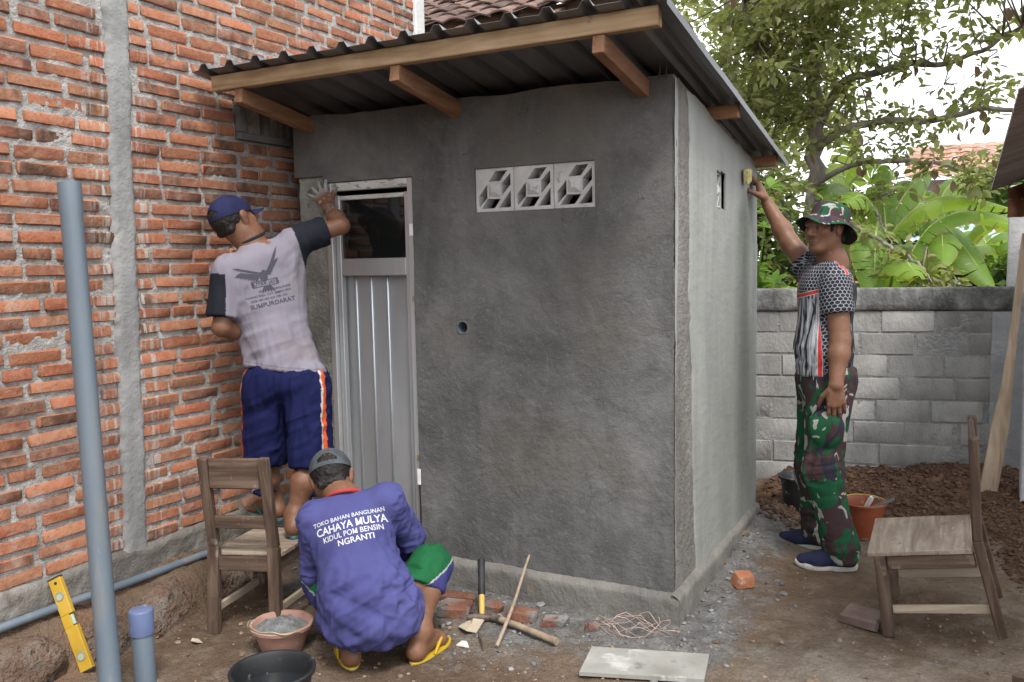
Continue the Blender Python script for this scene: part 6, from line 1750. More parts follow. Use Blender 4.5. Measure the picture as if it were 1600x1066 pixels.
# t-shirt
F = Field(lo, hi, .0045)
bk = -CA * .03
F.cone(J['sl'] + np.array([0, 0, -.015]), J['sr'] + np.array([0, 0, -.02]), .060, .058, .05)
F.cone(J['neck'] - np.array([0, 0, .03]), J['chest'], .055, .10, .05)
F.cone(J['sl'] * .7 + J['chest'] * .3 - CU_ * .06, J['waist'] - CR * .060, .088, .078, .06); F.cone(J['sr'] * .7 + J['chest'] * .3 - CU_ * .06, J['waist'] + CR * .060, .088, .078, .06)
F.cone(J['waist'] - CR * .060, J['hl'] - CU_ * .01 - CR * .006, .082, .106, .05); F.cone(J['waist'] + CR * .060, J['hr'] - CU_ * .01 + CR * .014, .082, .108, .05); F.cone(J['waist'], J['pelvis'], .10, .12, .05); F.cone(J['chest'], J['waist'], .10, .10, .05)
sl_end = J['sl'] * .18 + J['el'] * .82; sr_end = J['sr'] * .34 + J['er'] * .66
F2 = Field(lo, hi, .0045)
F2.cone(J['sl'], sl_end + (sl_end - J['sl']) * .3, .062, .068, .03); F2.cone(J['sr'], sr_end + (sr_end - J['sr']) * .3, .064, .066, .03)
F2.plane_cut(sl_end, sl_end - J['sl'], box=(sl_end - .13, sl_end + .13)); F2.plane_cut(sr_end, sr_end - J['sr'], box=(sr_end - .13, sr_end + .13))
hem = np.array((-2.649,2.869,1.049)); F.plane_cut(hem, -CU_ - CR * .12); F.merge(F2, .03)
F.plane_cut(J['neck'] + CU_ * .012 - CR * .004, CU_ - CR * .45 - CA * .25, box=(J['neck'] - .085, J['neck'] + .085))
LAV, DKS = np.array([.205, .190, .228]), np.array([.013, .015, .022])
def shirtA(v, n):
    c_ = np.tile(LAV, (len(v), 1)); d = (J['sl'] - J['sr']); d[2] = 0; d = unit(d)
    tl = (v - J['sl']) @ unit(J['el'] - J['sl'] + CU_ * .02); dl = np.linalg.norm(v - (J['sl'] + np.outer(np.clip((v - J['sl']) @ (J['el'] - J['sl']) / np.dot(J['el'] - J['sl'], J['el'] - J['sl']), 0, 1), J['el'] - J['sl'])), axis=1)
    k = (tl > .035) & (dl < .088) & ((v - J['chest']) @ (-CR) > .085)
    tr_ = (v - J['sr']) @ unit(J['er'] - J['sr']); k |= (tr_ > .0)
    nk = np.linalg.norm(v - (J['neck'] + CU_ * .0), axis=1) < .074
    c_[k] = DKS; c_[nk & ((v - J['neck']) @ (CU_ - CR * .45 - CA * .25) > -.006)] = DKS
    hd__ = (v - hem) @ unit(CU_ + CR * .12); c_[(hd__ > .013) & (hd__ < .0185) & (v[:, 2] < J['waist'][2])] *= .72
    dirt = sstep(.1, .5, fbm(v * 7, 3, 14))[:, None]; c_ = c_ * (1 - .12 * dirt * np.array([.5, .8, 1.2]))
    return c_
low = lambda v: sstep(J['chest'][2] - .02, J['pelvis'][2] + .05, v[:, 2])
shA = garment(A_, 't_shirt', F, shirtA, [((-.35, .1, 1), .055, .006, None), ((.9, .4, .35), .08, .010, low), ((.5, .2, 1), .11, .010, low), ((.7, .3, .9), .06, .008, lambda v: np.exp(-(np.linalg.norm(v - J['sr'] + CU_ * .1, axis=1) / .12) ** 2))], seed=3)
collar(A_, shA, J['neck'] - CU_ * .012 - CR * .002, CU_ - CR * .38 - CA * .25, .062, .062, .011, simple('collar_dark', [(.012, .014, .02), (.018, .02, .028)], 9, 3, .85, ()))
# shorts
F = Field(lo, hi, .0048)
for s, o_ in (('l', -1), ('r', 1)):
    hm = J['k' + s] + CU_ * .012 + CR * .012 * o_
    F.cone(J['h' + s] + CU_ * .05, J['h' + s], .085, .098, .05); F.cone(J['h' + s] + CR * .004 * o_, hm - CU_ * .05, .096, .092, .035)
    F.plane_cut(hm, -CU_, box=(hm - np.array([.16, .16, .12]), hm + np.array([.16, .16, .03])))
F.cone(J['pelvis'] - CR * .05, J['pelvis'] + CR * .05, .10, .10, .05); F.plane_cut(hem + CU_ * .006, CU_ + CR * .12)
def shortsA(v, n):
    c_ = np.tile([.0075, .010, .050], (len(v), 1))
    for s, o_ in (('l', -1), ('r', 1)):
        ax = J['k' + s] - J['h' + s]; t_ = np.clip((v - J['h' + s]) @ ax / (ax @ ax), -.5, 1.3); q = v - (J['h' + s] + t_[:, None] * ax)
        a = np.arctan2(q @ (CR * o_), -(q @ CA))          # 0 = facing us, pi/2 = outer side
        u_ = (a - (1.05 if o_ > 0 else 1.25)) * .095
        own = ((v - J['pelvis']) @ CR) * o_ > 0
        c_[own & (np.abs(u_) < .0105)] = (.50, .085, .018); c_[own & (np.abs(u_ + .0125 * 1) < .0035)] = (.48, .47, .46)
    return c_
garment(A_, 'shorts', F, shortsA, [((.05, 0, 1), .07, .012, None), ((.1, 0, 1), .03, .004, None), ((.8, .2, .4), .06, .008, None)], seed=5)
# sandals
MAT_TEAL = simple('teal_foam', [(.10, .20, .19), (.15, .26, .25)], 12, 3, .7, ()); MAT_TEALS = simple('teal_strap', [(.03, .13, .12), (.04, .16, .15)], 9, 3, .5, ())
def sandal(person, ankle, fd, z, sole, under, strap, L=.255, W_=.094):
    d = unit(np.array([fd[0], fd[1], 0])); s = np.array([-d[1], d[0], 0]); c_ = np.array([ankle[0], ankle[1], z]) + d * .065
    a = np.linspace(0, 2 * math.pi, 40, endpoint=False); y = np.cos(a) * L / 2; x = np.sin(a) * W_ / 2 * (1 + .13 * np.cos(a)) * (1 - .12 * np.exp(-((y + .02) / .06) ** 2))
    mb = MB(); ring = lambda zz, g: np.stack([c_ + d * (yy * g) + s * (xx * g) + np.array([0, 0, zz]) for xx, yy in zip(x, y)])
    def slab(z0, z1):
        m = MB(); v = np.concatenate([ring(z0, .985), ring(z0 + .002, 1), ring(z1 - .002, 1), ring(z1, .985)]); f = []
        for k in range(3):
            for i in range(40): f.append((k * 40 + i, k * 40 + (i + 1) % 40, (k + 1) * 40 + (i + 1) % 40, (k + 1) * 40 + i))
        f += [tuple(range(40))[::-1], tuple(range(120, 160))]; return m.add(v, f)
    so = part('sandal', slab(.006, .015), sole, person, 40); part('outsole', slab(0.0, .006), under, so, 40)
    p0 = c_ + d * .055 + np.array([0, 0, .018])
    for sg in (-1, 1):
        part('strap', MB().tube(catmull([p0, p0 + s * sg * .030 - d * .02 + CU_ * .035, c_ + s * sg * (W_ / 2 - .008) - d * .035 + CU_ * .016], 9), [.006, .007, .007, .0075, .0075, .007, .007, .006, .005], 8), strap, so, 60)
    return so
for s, fd in (('l', CA * .5 - CR * .6), ('r', CA * .85 - CR * .1)): sandal(A_, J['a' + s], fd, SEATZ - .001, MAT_TEAL, MAT_TEALS, MAT_TEALS)
# print on the back: eagle over a banner with the shop's lines
Bv = bvh_of(shA); o_ = np.array((-2.712,2.821,1.463)); nrm = -CA * 1.0 + CU_ * .08; uy = unit(CU_ + CR * -.26); uy = unit(uy - unit(nrm) * np.dot(uy, unit(nrm))); ux = np.cross(uy, unit(nrm))
MAT_INK = ink('dark_print', (.055, .055, .075)); MAT_INKG = ink('grey_print', (.20, .20, .23))
polys = []
def feather(x0, y0, x1, y1, w):
    w = w * 1.25; x0, y0, x1, y1 = (q * 1.12 for q in (x0, y0, x1, y1))
    d = np.array([x1 - x0, y1 - y0]); L = np.linalg.norm(d); n_ = np.array([-d[1], d[0]]) / L
    p = [np.array([x0, y0]) + n_ * w * .3, np.array([x0, y0]) + d * .5 + n_ * w * .5, np.array([x1, y1]), np.array([x0, y0]) + d * .5 - n_ * w * .5, np.array([x0, y0]) - n_ * w * .3]
    return (np.array(p), [(0, 4, 3, 2, 1)])
for i in range(9):            # right wing, raised
    t_ = i / 8; polys.append(feather(.012 + .035 * t_, .010 + .035 * t_, .030 + .062 * (1 - t_) * .35 + .045 * t_, .045 + .060 * t_, .0085))
    polys.append(feather(.008 + .040 * t_, .004 + .036 * t_, .030 + .040 * t_, .004 + .052 * t_, .0075))
for i in range(9):            # left wing, spread level
    t_ = i / 8; polys.append(feather(-.012 - .05 * t_, .008 + .016 * t_, -.030 - .062 * t_, -.022 + .034 * t_, .0085))
    polys.append(feather(-.008 - .048 * t_, .012 + .020 * t_, -.028 - .062 * t_, .018 + .030 * t_, .0075))
polys.append((np.array([(-.016, .012), (0, .020), (.016, .012), (.015, -.012), (.006, -.026), (-.008, -.026), (-.014, -.010)]), [(0, 1, 2, 3, 4, 5, 6)][::1]))
polys.append((np.array([(-.004, .016), (.004, .026), (.012, .024), (.017, .017), (.010, .014)]), [(0, 1, 2, 3, 4)]))
for i in range(5): polys.append(feather(-.004 + .004 * i, -.04, -.020 + .011 * i, -.068, .007))
for (x0, x1) in ((-.052, -.044), (.044, .052)): polys.append((np.array([(x0, -.020), (x1, -.020), (x1, -.044), (x0, -.044)]), [(0, 3, 2, 1)]))
for (y0, y1) in ((-.0185, -.021), (-.043, -.0455)): polys.append((np.array([(-.052, y0), (.052, y0), (.052, y1), (-.052, y1)]), [(0, 3, 2, 1)]))
polys.append(text_poly('PUTRA JAYA', .0195, 0, -.0388, .010))
polys.append(text_poly('BAHAN BANGUNAN', .0135, .030, -.068, .006)); polys.append(text_poly('PASANG BAJA, CAT, SEMEN, PIPA', .0125, 0, -.086, .006)); polys.append(text_poly('HUB. 081 687 423 / 081 252', .0125, -.002, -.104, .006)); polys.append(text_poly('SUMPURDARAT', .0255, .006, -.132, .018))
print_on(A_, shA, 'shirt_print', polys, o_, ux, uy, nrm, Bv, MAT_INK)

# ------------------------------------------------------------------ squatting man in violet shirt
J = dict(head=(-2.256,2.695,0.651), neck=(-2.143,2.635,0.595), sl=(-2.220,2.542,0.525), sr=(-1.985,2.695,0.587), el=(-2.243,2.575,0.304), er=(-1.975,2.819,0.410), wl=(-2.287,2.815,0.213), wr=(-2.141,2.921,0.264),
         chest=(-2.075,2.589,0.459), waist=(-1.985,2.519,0.308), pelvis=(-1.958,2.503,0.233), hl=(-2.035,2.471,0.211), hr=(-1.884,2.552,0.222), kl=(-2.277,2.642,0.245), kr=(-1.873,2.817,0.307), al=(-2.076,2.536,0.054), ar=(-1.853,2.688,0.055))
J = {k_: np.array(v_) for k_, v_ in J.items()}
for s, px in (('l', (-2.036,2.491,0.020)), ('r', (-1.817,2.642,0.020))): J['a' + s] = np.array([px[0], px[1], .105]) + CA * .02
gz = max(G(J['al'][0], J['al'][1]), G(J['ar'][0], J['ar'][1])) + .001
B_ = thing('person', 'person squatting in violet long-sleeved shirt, green shorts, grey cap and yellow sandals', 'person', (J['pelvis'][0], J['pelvis'][1], 0), group='workers on the site')
H = Local(J['head'], CA * .80 - CU_ * .50 - CR * .05, CU_ - CR * .22 + CA * .3)
lo = np.minimum.reduce(list(J.values())) - .24; hi = np.maximum.reduce(list(J.values())) + .24; lo[2] = gz - .01
F = Field(lo, hi, .0042)
sculpt_head(F, H, 1.0)
F.cone(J['head'] - H.z * .04 - H.y * .02, J['neck'] - CU_ * .02, .056, .062, .03)
F.cone(J['neck'], J['waist'], .055, .07, .04); F.cone(J['sl'], J['sr'], .045, .045, .03); F.cone(J['waist'], J['pelvis'], .07, .075, .04)
for s, fd in (('l', CA * .9 - CR * .30), ('r', CA * .85 + CR * .42)):
    F.cone(J['s' + s], J['e' + s], .044, .036, .02); F.cone(J['e' + s], J['w' + s], .037, .026, .02); F.cone(J['h' + s], J['k' + s], .06, .050, .03)
    kk, aa = J['k' + s], J['a' + s]; c_ = kk * .62 + aa * .38 - CA * .022
    F.cone(kk, c_, .050, .050, .03); F.cone(c_, aa, .048, .033, .03)
    sculpt_foot(F, aa, aa + unit(fd) * .175, gz + .016)
    sculpt_hand(F, J['w' + s], CA * .8 - CU_ * .3, -CU_, -1 if s == 'l' else 1, .5, .1)
make_skin(B_, F, H, None)
Fh = Field(J['head'] - .16, J['head'] + .16, .004)
Fh.ell(H((0, -.020, .020)), (.0775, .096, .085), H.m, .01); Fh.cone(H((-.04, -.072, -.045)), H((.04, -.072, -.045)), .018, .018, .02)
Fh.plane_cut(H((0, .03, 0)), H.y - H.z * .15); Fh.plane_cut(H((0, 0, .075)), H.z)
v, f = Fh.mesh(1); n_ = vnormals(v, f); v = v + n_ * (.004 * fbm(v * 120, 2, 5))[:, None]; part('hair', (v, f), MAT_HAIR, B_, 180)
MAT_GREYCAP = simple('grey_cap', [(.04, .048, .055), (.06, .07, .078), (.085, .096, .103)], 20, 4, .9, ((200, .4, .002),), spots=[(7, .62, .1, (.16, .165, .165))])
cp_ = cap(B_, H, 1.02, None, True, MAT_GREYCAP, MAT_GREYCAP, MAT_GREYCAP, 0, -.004)
# shirt
F = Field(lo, hi, .0046)
F.cone(J['sl'] + CR * .012, J['sr'] - CR * .012, .062, .062, .06); F.cone(J['neck'] - CU_ * .015, J['chest'], .058, .115, .06)
F.cone(J['chest'] - CR * .055, J['waist'] - CR * .030, .100, .100, .07); F.cone(J['chest'] + CR * .050, J['waist'] + CR * .040, .100, .100, .07)
F.cone(J['waist'] - CR * .030, J['hl'] + CA * .03 - CU_ * .012 + CR * .022, .100, .122, .06); F.cone(J['waist'] + CR * .040, J['hr'] + CA * .03 - CU_ * .012 - CR * .012, .100, .122, .06); F.cone(J['waist'], J['pelvis'] - CU_ * .015, .11, .130, .05)
for s in 'lr':
    wr_ = J['w' + s]; F.cone(J['s' + s], J['e' + s], .062, .053, .035); F.cone(J['e' + s], wr_, .053, .040, .02)
F.plane_cut(J['neck'] + CU_ * .014, CU_ * .8 + CA * .5 - CR * .15, box=(J['neck'] - .085, J['neck'] + .085))
hemz = J['pelvis'][2] - .118; F.plane_cut((J['pelvis'][0], J['pelvis'][1], hemz), -CU_ + CA * .25)
VIO = np.array([.046, .048, .165])
def shirtB(v, n):
    c_ = np.tile(VIO, (len(v), 1)); m = (.5 + .5 * fbm(v * 3, 3, 4))[:, None]; c_ = c_ * (.86 + .3 * m) + np.array([.03, .03, .03]) * m
    for s in 'lr':
        k = sstep(.0, .1, (v - J['e' + s]) @ unit(J['w' + s] - J['e' + s]))[:, None] * (np.linalg.norm(v - J['e' + s], axis=1) < .25)[:, None] * (((v - J['chest']) @ CA) > .06)[:, None]
        c_ = c_ * (1 - k) + np.array([.035, .036, .17]) * k
    return c_
armw = lambda v: sstep(.10, .17, np.minimum(np.abs((v - J['chest']) @ CR), .3)) * (v[:, 2] > J['waist'][2])
loww = lambda v: sstep(J['chest'][2] + .02, J['waist'][2] - .02, v[:, 2])
shB = garment(B_, 'shirt', F, shirtB, [((.2, .1, 1), .08, .005, None), ((.8, .45, .6), .07, .012, loww), ((-.8, -.45, .5), .085, .010, loww), ((.9, .4, .1), .045, .009, armw), ((.1, 0, 1), .05, .006, lambda v: sstep(J['neck'][2] - .05, J['neck'][2] - .16, v[:, 2]))], seed=8)
collar(B_, shB, J['neck'] + CU_ * .006, CU_ * .8 + CA * .5 - CR * .15, .070, .070, .008, simple('collar_red', [(.32, .035, .035), (.40, .05, .05)], 9, 3, .85, ()))
# knee-length shorts, green with violet side panels
F = Field(lo, hi, .0046)
for s, o_ in (('l', -1), ('r', 1)):
    k_, a_ = J['k' + s], J['a' + s]; hm = k_ * .60 + a_ * .40
    F.cone(J['h' + s], k_, .070, .075, .04); F.cone(k_, hm, .078, .066, .03)
    F.plane_cut(hm, a_ - k_, box=(hm - .12, hm + .12))
F.cone(J['hl'], J['hr'], .068, .068, .05); F.plane_cut((0, 0, J['waist'][2] + .02), CU_, box=(J['pelvis'] - .2, J['pelvis'] + np.array([.2, .2, .4])))
def shortsB(v, n):
    c_ = np.tile([.011, .088, .032], (len(v), 1))
    for s, o_ in (('l', -1), ('r', 1)):
        ax = unit(J['k' + s] - J['h' + s]); own = ((v - J['pelvis']) @ CR) * o_ > 0
        q = (v - J['k' + s]); out = q @ unit(np.cross(ax, CU_) * 0 + CU_ - ax * (CU_ @ ax))       # upward from the thigh
        line = .006 + .01 * 0
        lowp = own & (out < .012) & ((v - J['h' + s]) @ ax > -.2) & (v[:, 2] > J['k' + s][2] - .16)
        c_[lowp] = VIO * .95
        c_[own & (np.abs(out - .012) < .003)] = (.40, .40, .39)
        shin = own & ((v - J['k' + s]) @ unit(J['a' + s] - J['k' + s]) > .055) & ((v - J['k' + s]) @ CA > -.02); c_[shin] = (.011, .085, .031)
    return c_
garment(B_, 'shorts', F, shortsB, [((.3, .2, 1), .07, .008, None)], seed=9)
MAT_YSOLE = simple('yellow_foam', [(.42, .27, .018), (.50, .34, .03)], 9, 3, .6, (), spots=[(14, .6, .1, (.5, .36, .1))]); MAT_KSOLE = simple('dark_sole', [(.03, .04, .03), (.05, .06, .05)], 9, 3, .6, ())
for s, fd in (('l', CA * .9 - CR * .30), ('r', CA * .85 + CR * .42)): sandal(B_, J['a' + s], fd, gz, MAT_YSOLE, MAT_KSOLE, MAT_YSOLE, .265, .10)
Bv = bvh_of(shB); o_ = np.array((-1.956,2.394,0.596)); nrm = -CA * .86 + CU_ * .5; uy = unit(CU_ * .9 + CA * .45 - CR * .26); uy = unit(uy - unit(nrm) * np.dot(uy, unit(nrm))); ux = np.cross(uy, unit(nrm))
polys = [text_poly('TOKO BAHAN BANGUNAN', .0235, -.004, .047, .012, .92), text_poly('CAHAYA MULYA', .0425, 0, .008, .020, .82), text_poly('KIDUL POM BENSIN', .029, .002, -.021, .014, .88), text_poly('NGRANTI', .031, .010, -.051, .018, 1.0)]
print_on(B_, shB, 'shirt_print', polys, o_, ux, uy, nrm, Bv, ink('white_print', (.46, .46, .48)))

# ------------------------------------------------------------------ man in camouflage smoothing the side wall with a sponge
J = dict(head=(-0.637,4.448,1.628), neck=(-0.604,4.495,1.471), sl=(-0.573,4.342,1.378), sr=(-0.716,4.568,1.430), el=(-0.540,4.286,1.103), er=(-0.834,4.611,1.574), wl=(-0.547,4.216,0.905), wr=(-0.958,4.680,1.777),
         chest=(-0.629,4.478,1.328), waist=(-0.624,4.465,1.063), pelvis=(-0.627,4.459,0.906), hl=(-0.592,4.382,0.871), hr=(-0.661,4.536,0.846), kl=(-0.615,4.296,0.481), kr=(-0.698,4.573,0.401))
J = {k_: np.array(v_) for k_, v_ in J.items()}
pl_, pr_ = (-0.530,4.312,0.020), (-0.672,4.592,0.030)
gl, gr = G(pl_[0], pl_[1]), G(pr_[0], pr_[1])
J['al'] = np.array([pl_[0], pl_[1], gl + .10]); J['ar'] = np.array([pr_[0], pr_[1], gr + .10])
C3 = thing('person', 'person in patterned shirt, camouflage trousers and bucket hat sponging the side wall', 'person', (J['pelvis'][0], J['pelvis'][1], 0), group='workers on the site')
H = Local(J['head'], -CR * .86 - CA * .50 + CU_ * .02, CU_)
lo = np.minimum.reduce(list(J.values())) - .22; hi = np.maximum.reduce(list(J.values())) + .22; lo[2] = min(gl, gr) - .02
TF = -CR * .93 + CA * .36                      # the way the chest faces
TF = unit(TF); TR = np.cross(TF, CU_)          # his right
F = Field(lo, hi, .0042)
sculpt_head(F, H, 1.0)
F.cone(J['head'] - H.z * .05 - H.y * .015, J['neck'] - CU_ * .02, .058, .066, .03)
F.cone(J['neck'], J['waist'], .06, .07, .04); F.cone(J['sl'], J['sr'], .045, .045, .03); F.cone(J['waist'], J['pelvis'], .075, .075, .04)
for s in 'lr':
    F.cone(J['s' + s], J['e' + s], .058, .047, .03); F.cone(J['e' + s], J['e' + s] * .7 + J['w' + s] * .3, .044, .045, .02); F.cone(J['e' + s] * .7 + J['w' + s] * .3, J['w' + s], .045, .031, .03)
    F.cone(J['h' + s], J['k' + s], .075, .05, .03); F.cone(J['k' + s], J['a' + s], .05, .035, .03)
    F.cone(J['a' + s], J['a' + s] + TF * .10 - CU_ * .055, .035, .03, .03)
hdr = unit(np.array((-1.031,4.692,1.940)) - J['wr'])
sculpt_hand(F, J['wr'], hdr, unit(-CR * .75 + CA * .35 - CU_ * .2), 1, (.42, .45, .48, .5), .09, 1.22, .5)
sculpt_hand(F, J['wl'], -CU_ + CR * .04 - CA * .03, unit(CA * .80 + CR * .25), -1, (.24, .27, .30, .33), .06, 1.05, .25)
make_skin(C3, F, H)
Fh = Field(J['head'] - .17, J['head'] + .17, .004)
Fh.ell(H((0, -.022, .016)), (.0775, .0960, .084), H.m, .01); Fh.cone(H((-.04, -.074, -.048)), H((.04, -.074, -.048)), .018, .018, .02)
for s in (-1, 1): Fh.cone(H((s * .072, .030, .02)), H((s * .068, .034, -.012)), .009, .007, .01)
Fh.plane_cut(H((0, .045, 0)), H.y - H.z * .15); Fh.plane_cut(H((0, 0, .07)), H.z)
for s in (-1, 1): Fh.ell(H((s * .082, -.002, -.010)), (.024, .026, .034), H.m, .006, cut=True)
v, f = Fh.mesh(1); n_ = vnormals(v, f); v = v + n_ * (.003 * fbm(v * 120, 2, 6))[:, None]; part('hair', (v, f), MAT_HAIR, C3, 180)
# camouflage: green, maroon-brown, black-violet and pale streaks
def camo(name, sc):
    t = NT(name); c = t.coord('Object', rnd=False)
    w1 = t.vmath('ADD', t.vmath('MULTIPLY', c, (1, 1, .62)), t.vmath('SCALE', t.noise(c, sc * .5, 2, color=True), sc=.10))
    a = t.noise(w1, sc, 2, .45, .9); b = t.noise(t.vmath('ADD', w1, (5.2, 1.3, 8.8)), sc * 1.05, 2, .45, .9); d = t.noise(t.vmath('ADD', w1, (2.2, 9.3, 3.8)), sc * 1.35, 2, .45, 1.2)
    col = t.mix(t.ramp(a, [(.490, 0.0), (.498, 1.0)]), (.009, .066, .027), (.045, .025, .028))
    col = t.mix(t.ramp(b, [(.60, 0.0), (.61, 1.0)]), col, (.022, .020, .032))
    col = t.mix(t.ramp(d, [(.612, 0.0), (.620, 1.0)]), col, (.27, .27, .25))
    col = t.mix(1.0, col, t.ramp(t.noise(c, 7, 3), [(.3, .85), (.7, 1.2)]), 'MULTIPLY')
    nr = t.bump(t.noise(c, 14, 3, .5), .25, .015); nr = t.bump(t.noise(c, 240, 2), .2, .002, nr)
    return t.done(col, .85, nr, 0, .2)
MAT_CAMO = camo('camouflage', 11); MAT_CAMOH = camo('camouflage_hat', 15)
# bucket hat, pushed back off the brow
HF = Local(H((0, -.010, .0)), H.y + H.z * .36 + H.x * .05, H.z)
A, prof = 72, [(.0, .112), (.040, .112), (.066, .108), (.080, .098), (.086, .075), (.0885, .040), (.090, .034), (.091, .030), (.100, .024), (.113, .014), (.127, .002), (.138, -.008), (.140, -.010)]
V = []
for (pr0, pz) in prof:
    for a in range(A):
        az = 2 * math.pi * a / A; k_ = sstep(.09, .14, pr0); wob = float(k_) * (.010 * math.sin(az * 3 + .6) + .006 * math.sin(az * 5 + 2) - .010 * math.cos(az) ** 2)
        V.append(HF((pr0 * math.sin(az) * .97, pr0 * math.cos(az) * 1.12 - .002, pz + wob + .012)))
f = []
for k in range(len(prof) - 1):
    for a in range(A): f.append((k * A + a, (k + 1) * A + a, (k + 1) * A + (a + 1) % A, k * A + (a + 1) % A))
f = np.array(f)[:, ::-1]; v = np.array(V); n = len(v)
hat = part('bucket_hat', (np.concatenate([v, v - HF.z * .003]), np.concatenate([f, f[:, ::-1] + n, rim(f, n)])), MAT_CAMOH, C3, 50)
part('chin_cord', MB().tube(catmull([H((.085, -.02, .02)), H((.083, .0, -.05)), H((.07, .02, -.10)), H((.055, .045, -.135))], 12), .002, 6), MAT_HAIR, hat, 60)
# shirt
F = Field(lo, hi, .0042)
F.cone(J['sl'] - TR * -.015, J['sr'], .062, .058, .05); F.cone(J['neck'] - CU_ * .012, J['chest'], .062, .11, .05)
F.cone(J['chest'] - TR * .065, J['waist'] - TR * .065 + TF * .015, .112, .112, .07); F.cone(J['chest'] + TR * .065, J['waist'] + TR * .065 + TF * .015, .110, .112, .07)
F.cone(J['waist'] - TR * .065 + TF * .012, J['pelvis'] - TR * .065 + TF * .01, .115, .118, .06); F.cone(J['waist'] + TR * .065 + TF * .012, J['pelvis'] + TR * .065, .112, .115, .06)
e_l = J['sl'] * .46 + J['el'] * .54; e_r = J['sr'] * .62 + J['er'] * .38
F.cone(J['chest'], J['waist'] + TF * .015, .11, .11, .05)
F2 = Field(lo, hi, .0042); F2.cone(J['sl'], e_l + (e_l - J['sl']) * .4, .070, .073, .04); F2.cone(J['sr'], e_r + (e_r - J['sr']) * .4, .070, .072, .04)
F2.plane_cut(e_l, e_l - J['sl'], box=(e_l - .15, e_l + .15)); F2.plane_cut(e_r, e_r - J['sr'], box=(e_r - .15, e_r + .15))
F.plane_cut(J['neck'] + CU_ * .012, CU_ + TF * .35, box=(J['neck'] - .09, J['neck'] + .09)); F.plane_cut(J['pelvis'] + CU_ * .025, -CU_); F.merge(F2, .03)
t = NT('sport_shirt')
uv = t.attr('cloth', 1); tn = t.attr('zone'); q = t.vmath('SCALE', uv, sc=1 / .0185)
def hexd(v, off):
    p = t.vmath('ADD', v, off); o = t.n('ShaderNodeVectorMath', operation='MODULO'); t.l(p, o.inputs[0]); o.inputs[1].default_value = (1, 1.7320508, 1)
    return t.vmath('SUBTRACT', o.outputs[0], (.5, .8660254, 0))
a = hexd(q, (100, 173.20508, 0)); b = hexd(q, (100.5, 173.20508 + .8660254, 0))
def hx(g): 
    g = t.vmath('ABSOLUTE', g); return t.math('MAXIMUM', t.vmath('DOT_PRODUCT', g, (.5, .8660254, 0)), t.sepx(g, 0))
hd = t.math('MINIMUM', hx(a), hx(b))
hexc = t.mix(t.ramp(hd, [(.405, 0.0), (.45, 1.0)]), (.008, .009, .016), (.27, .28, .31))
streak = t.noise(t.vmath('MULTIPLY', uv, (1, .09, 1)), 60, 3, .6, .6)
grey = t.mix(t.ramp(streak, [(.46, 0.0), (.49, 1.0)]), (.012, .013, .02), t.mix(t.ramp(streak, [(.54, 0.0), (.60, 1.0)]), (.20, .205, .225), (.36, .365, .39)))
dark = t.mix(t.ramp(t.noise(t.vmath('MULTIPLY', uv, (1, .12, 1)), 70, 2), [(.60, 0.0), (.63, .8)]), (.012, .014, .022), (.3, .3, .33))
def zmask(lo_, hi_): return t.math('MULTIPLY', t.math('GREATER_THAN', tn, lo_), t.math('LESS_THAN', tn, hi_))
col = t.mix(zmask(.5, 1.5), hexc, grey); col = t.mix(zmask(1.5, 2.5), col, dark); 
edge = t.attr('piping'); col = t.mix(t.ramp(edge, [(.40, 0.0), (.46, 1.0)]), col, (.42, .42, .44)); col = t.mix(t.ramp(edge, [(.58, 0.0), (.64, 1.0)]), col, (.42, .03, .03))
c = t.coord('Object'); nr = t.bump(t.noise(c, 16, 3, .5), .25, .012)
MAT_SPORT = t.done(col, .7, nr, 0, .3)
shC = garment(C3, 'sport_shirt', F, lambda v, n: np.ones((len(v), 3)), [((.2, .1, 1), .09, .007, None), ((.6, .3, .7), .06, .012, lambda v: sstep(J['chest'][2] - .05, J['pelvis'][2], v[:, 2]))], mat=MAT_SPORT, seed=12)
v = np.array([q_.co for q_ in shC.data.vertices]) + root_of(C3)
th = np.arctan2((v - J['chest']) @ (-TR), (v - J['chest']) @ TF)           # 0 chest, +pi/2 his left (towards us)
tl = np.clip((v - J['sl']) @ unit(e_l - J['sl']), -1, 1); dl = np.linalg.norm(np.cross(v - J['sl'], unit(e_l - J['sl'])), axis=1)
onarm = (dl < .082) & (tl > -.02) & (((v - J['chest']) @ (-TR)) > .14)
hgt = v[:, 2] - J['chest'][2]
ta_ = np.arctan2((v - J['sl']) @ TF, (v - J['sl']) @ (-TR))
uvw = np.stack([np.where(onarm, ta_ * .07, th * .16), np.where(onarm, -tl, hgt), np.zeros(len(v))], 1)
yoke = hgt - (.035 - .055 * np.cos(th * 1.0 - .35))                        # hex yoke above, panels below
zone = np.where(onarm | (yoke > 0), 0.0, np.where((np.abs(th - .85) < .62), 1.0, 2.0))
d1 = np.abs(yoke) + np.where(onarm, 1, 0); d2 = np.minimum(np.abs(th - .85 - .62), np.abs(th - .85 + .62)) * .16 + np.where((yoke > 0) | onarm, 1, 0)
back = np.where(~onarm, np.abs(th - 2.05 - .25 * hgt) * .16, 1)
d3 = np.where((yoke > 0) & ~onarm, np.abs(th - .35) * .16 + .0, 1)
pip = np.exp(-(np.minimum.reduce([d1, d2, back, d3]) / .0115) ** 2)
attr(shC, 'cloth', uvw, 'FLOAT_VECTOR'); attr(shC, 'zone', zone); attr(shC, 'piping', pip)
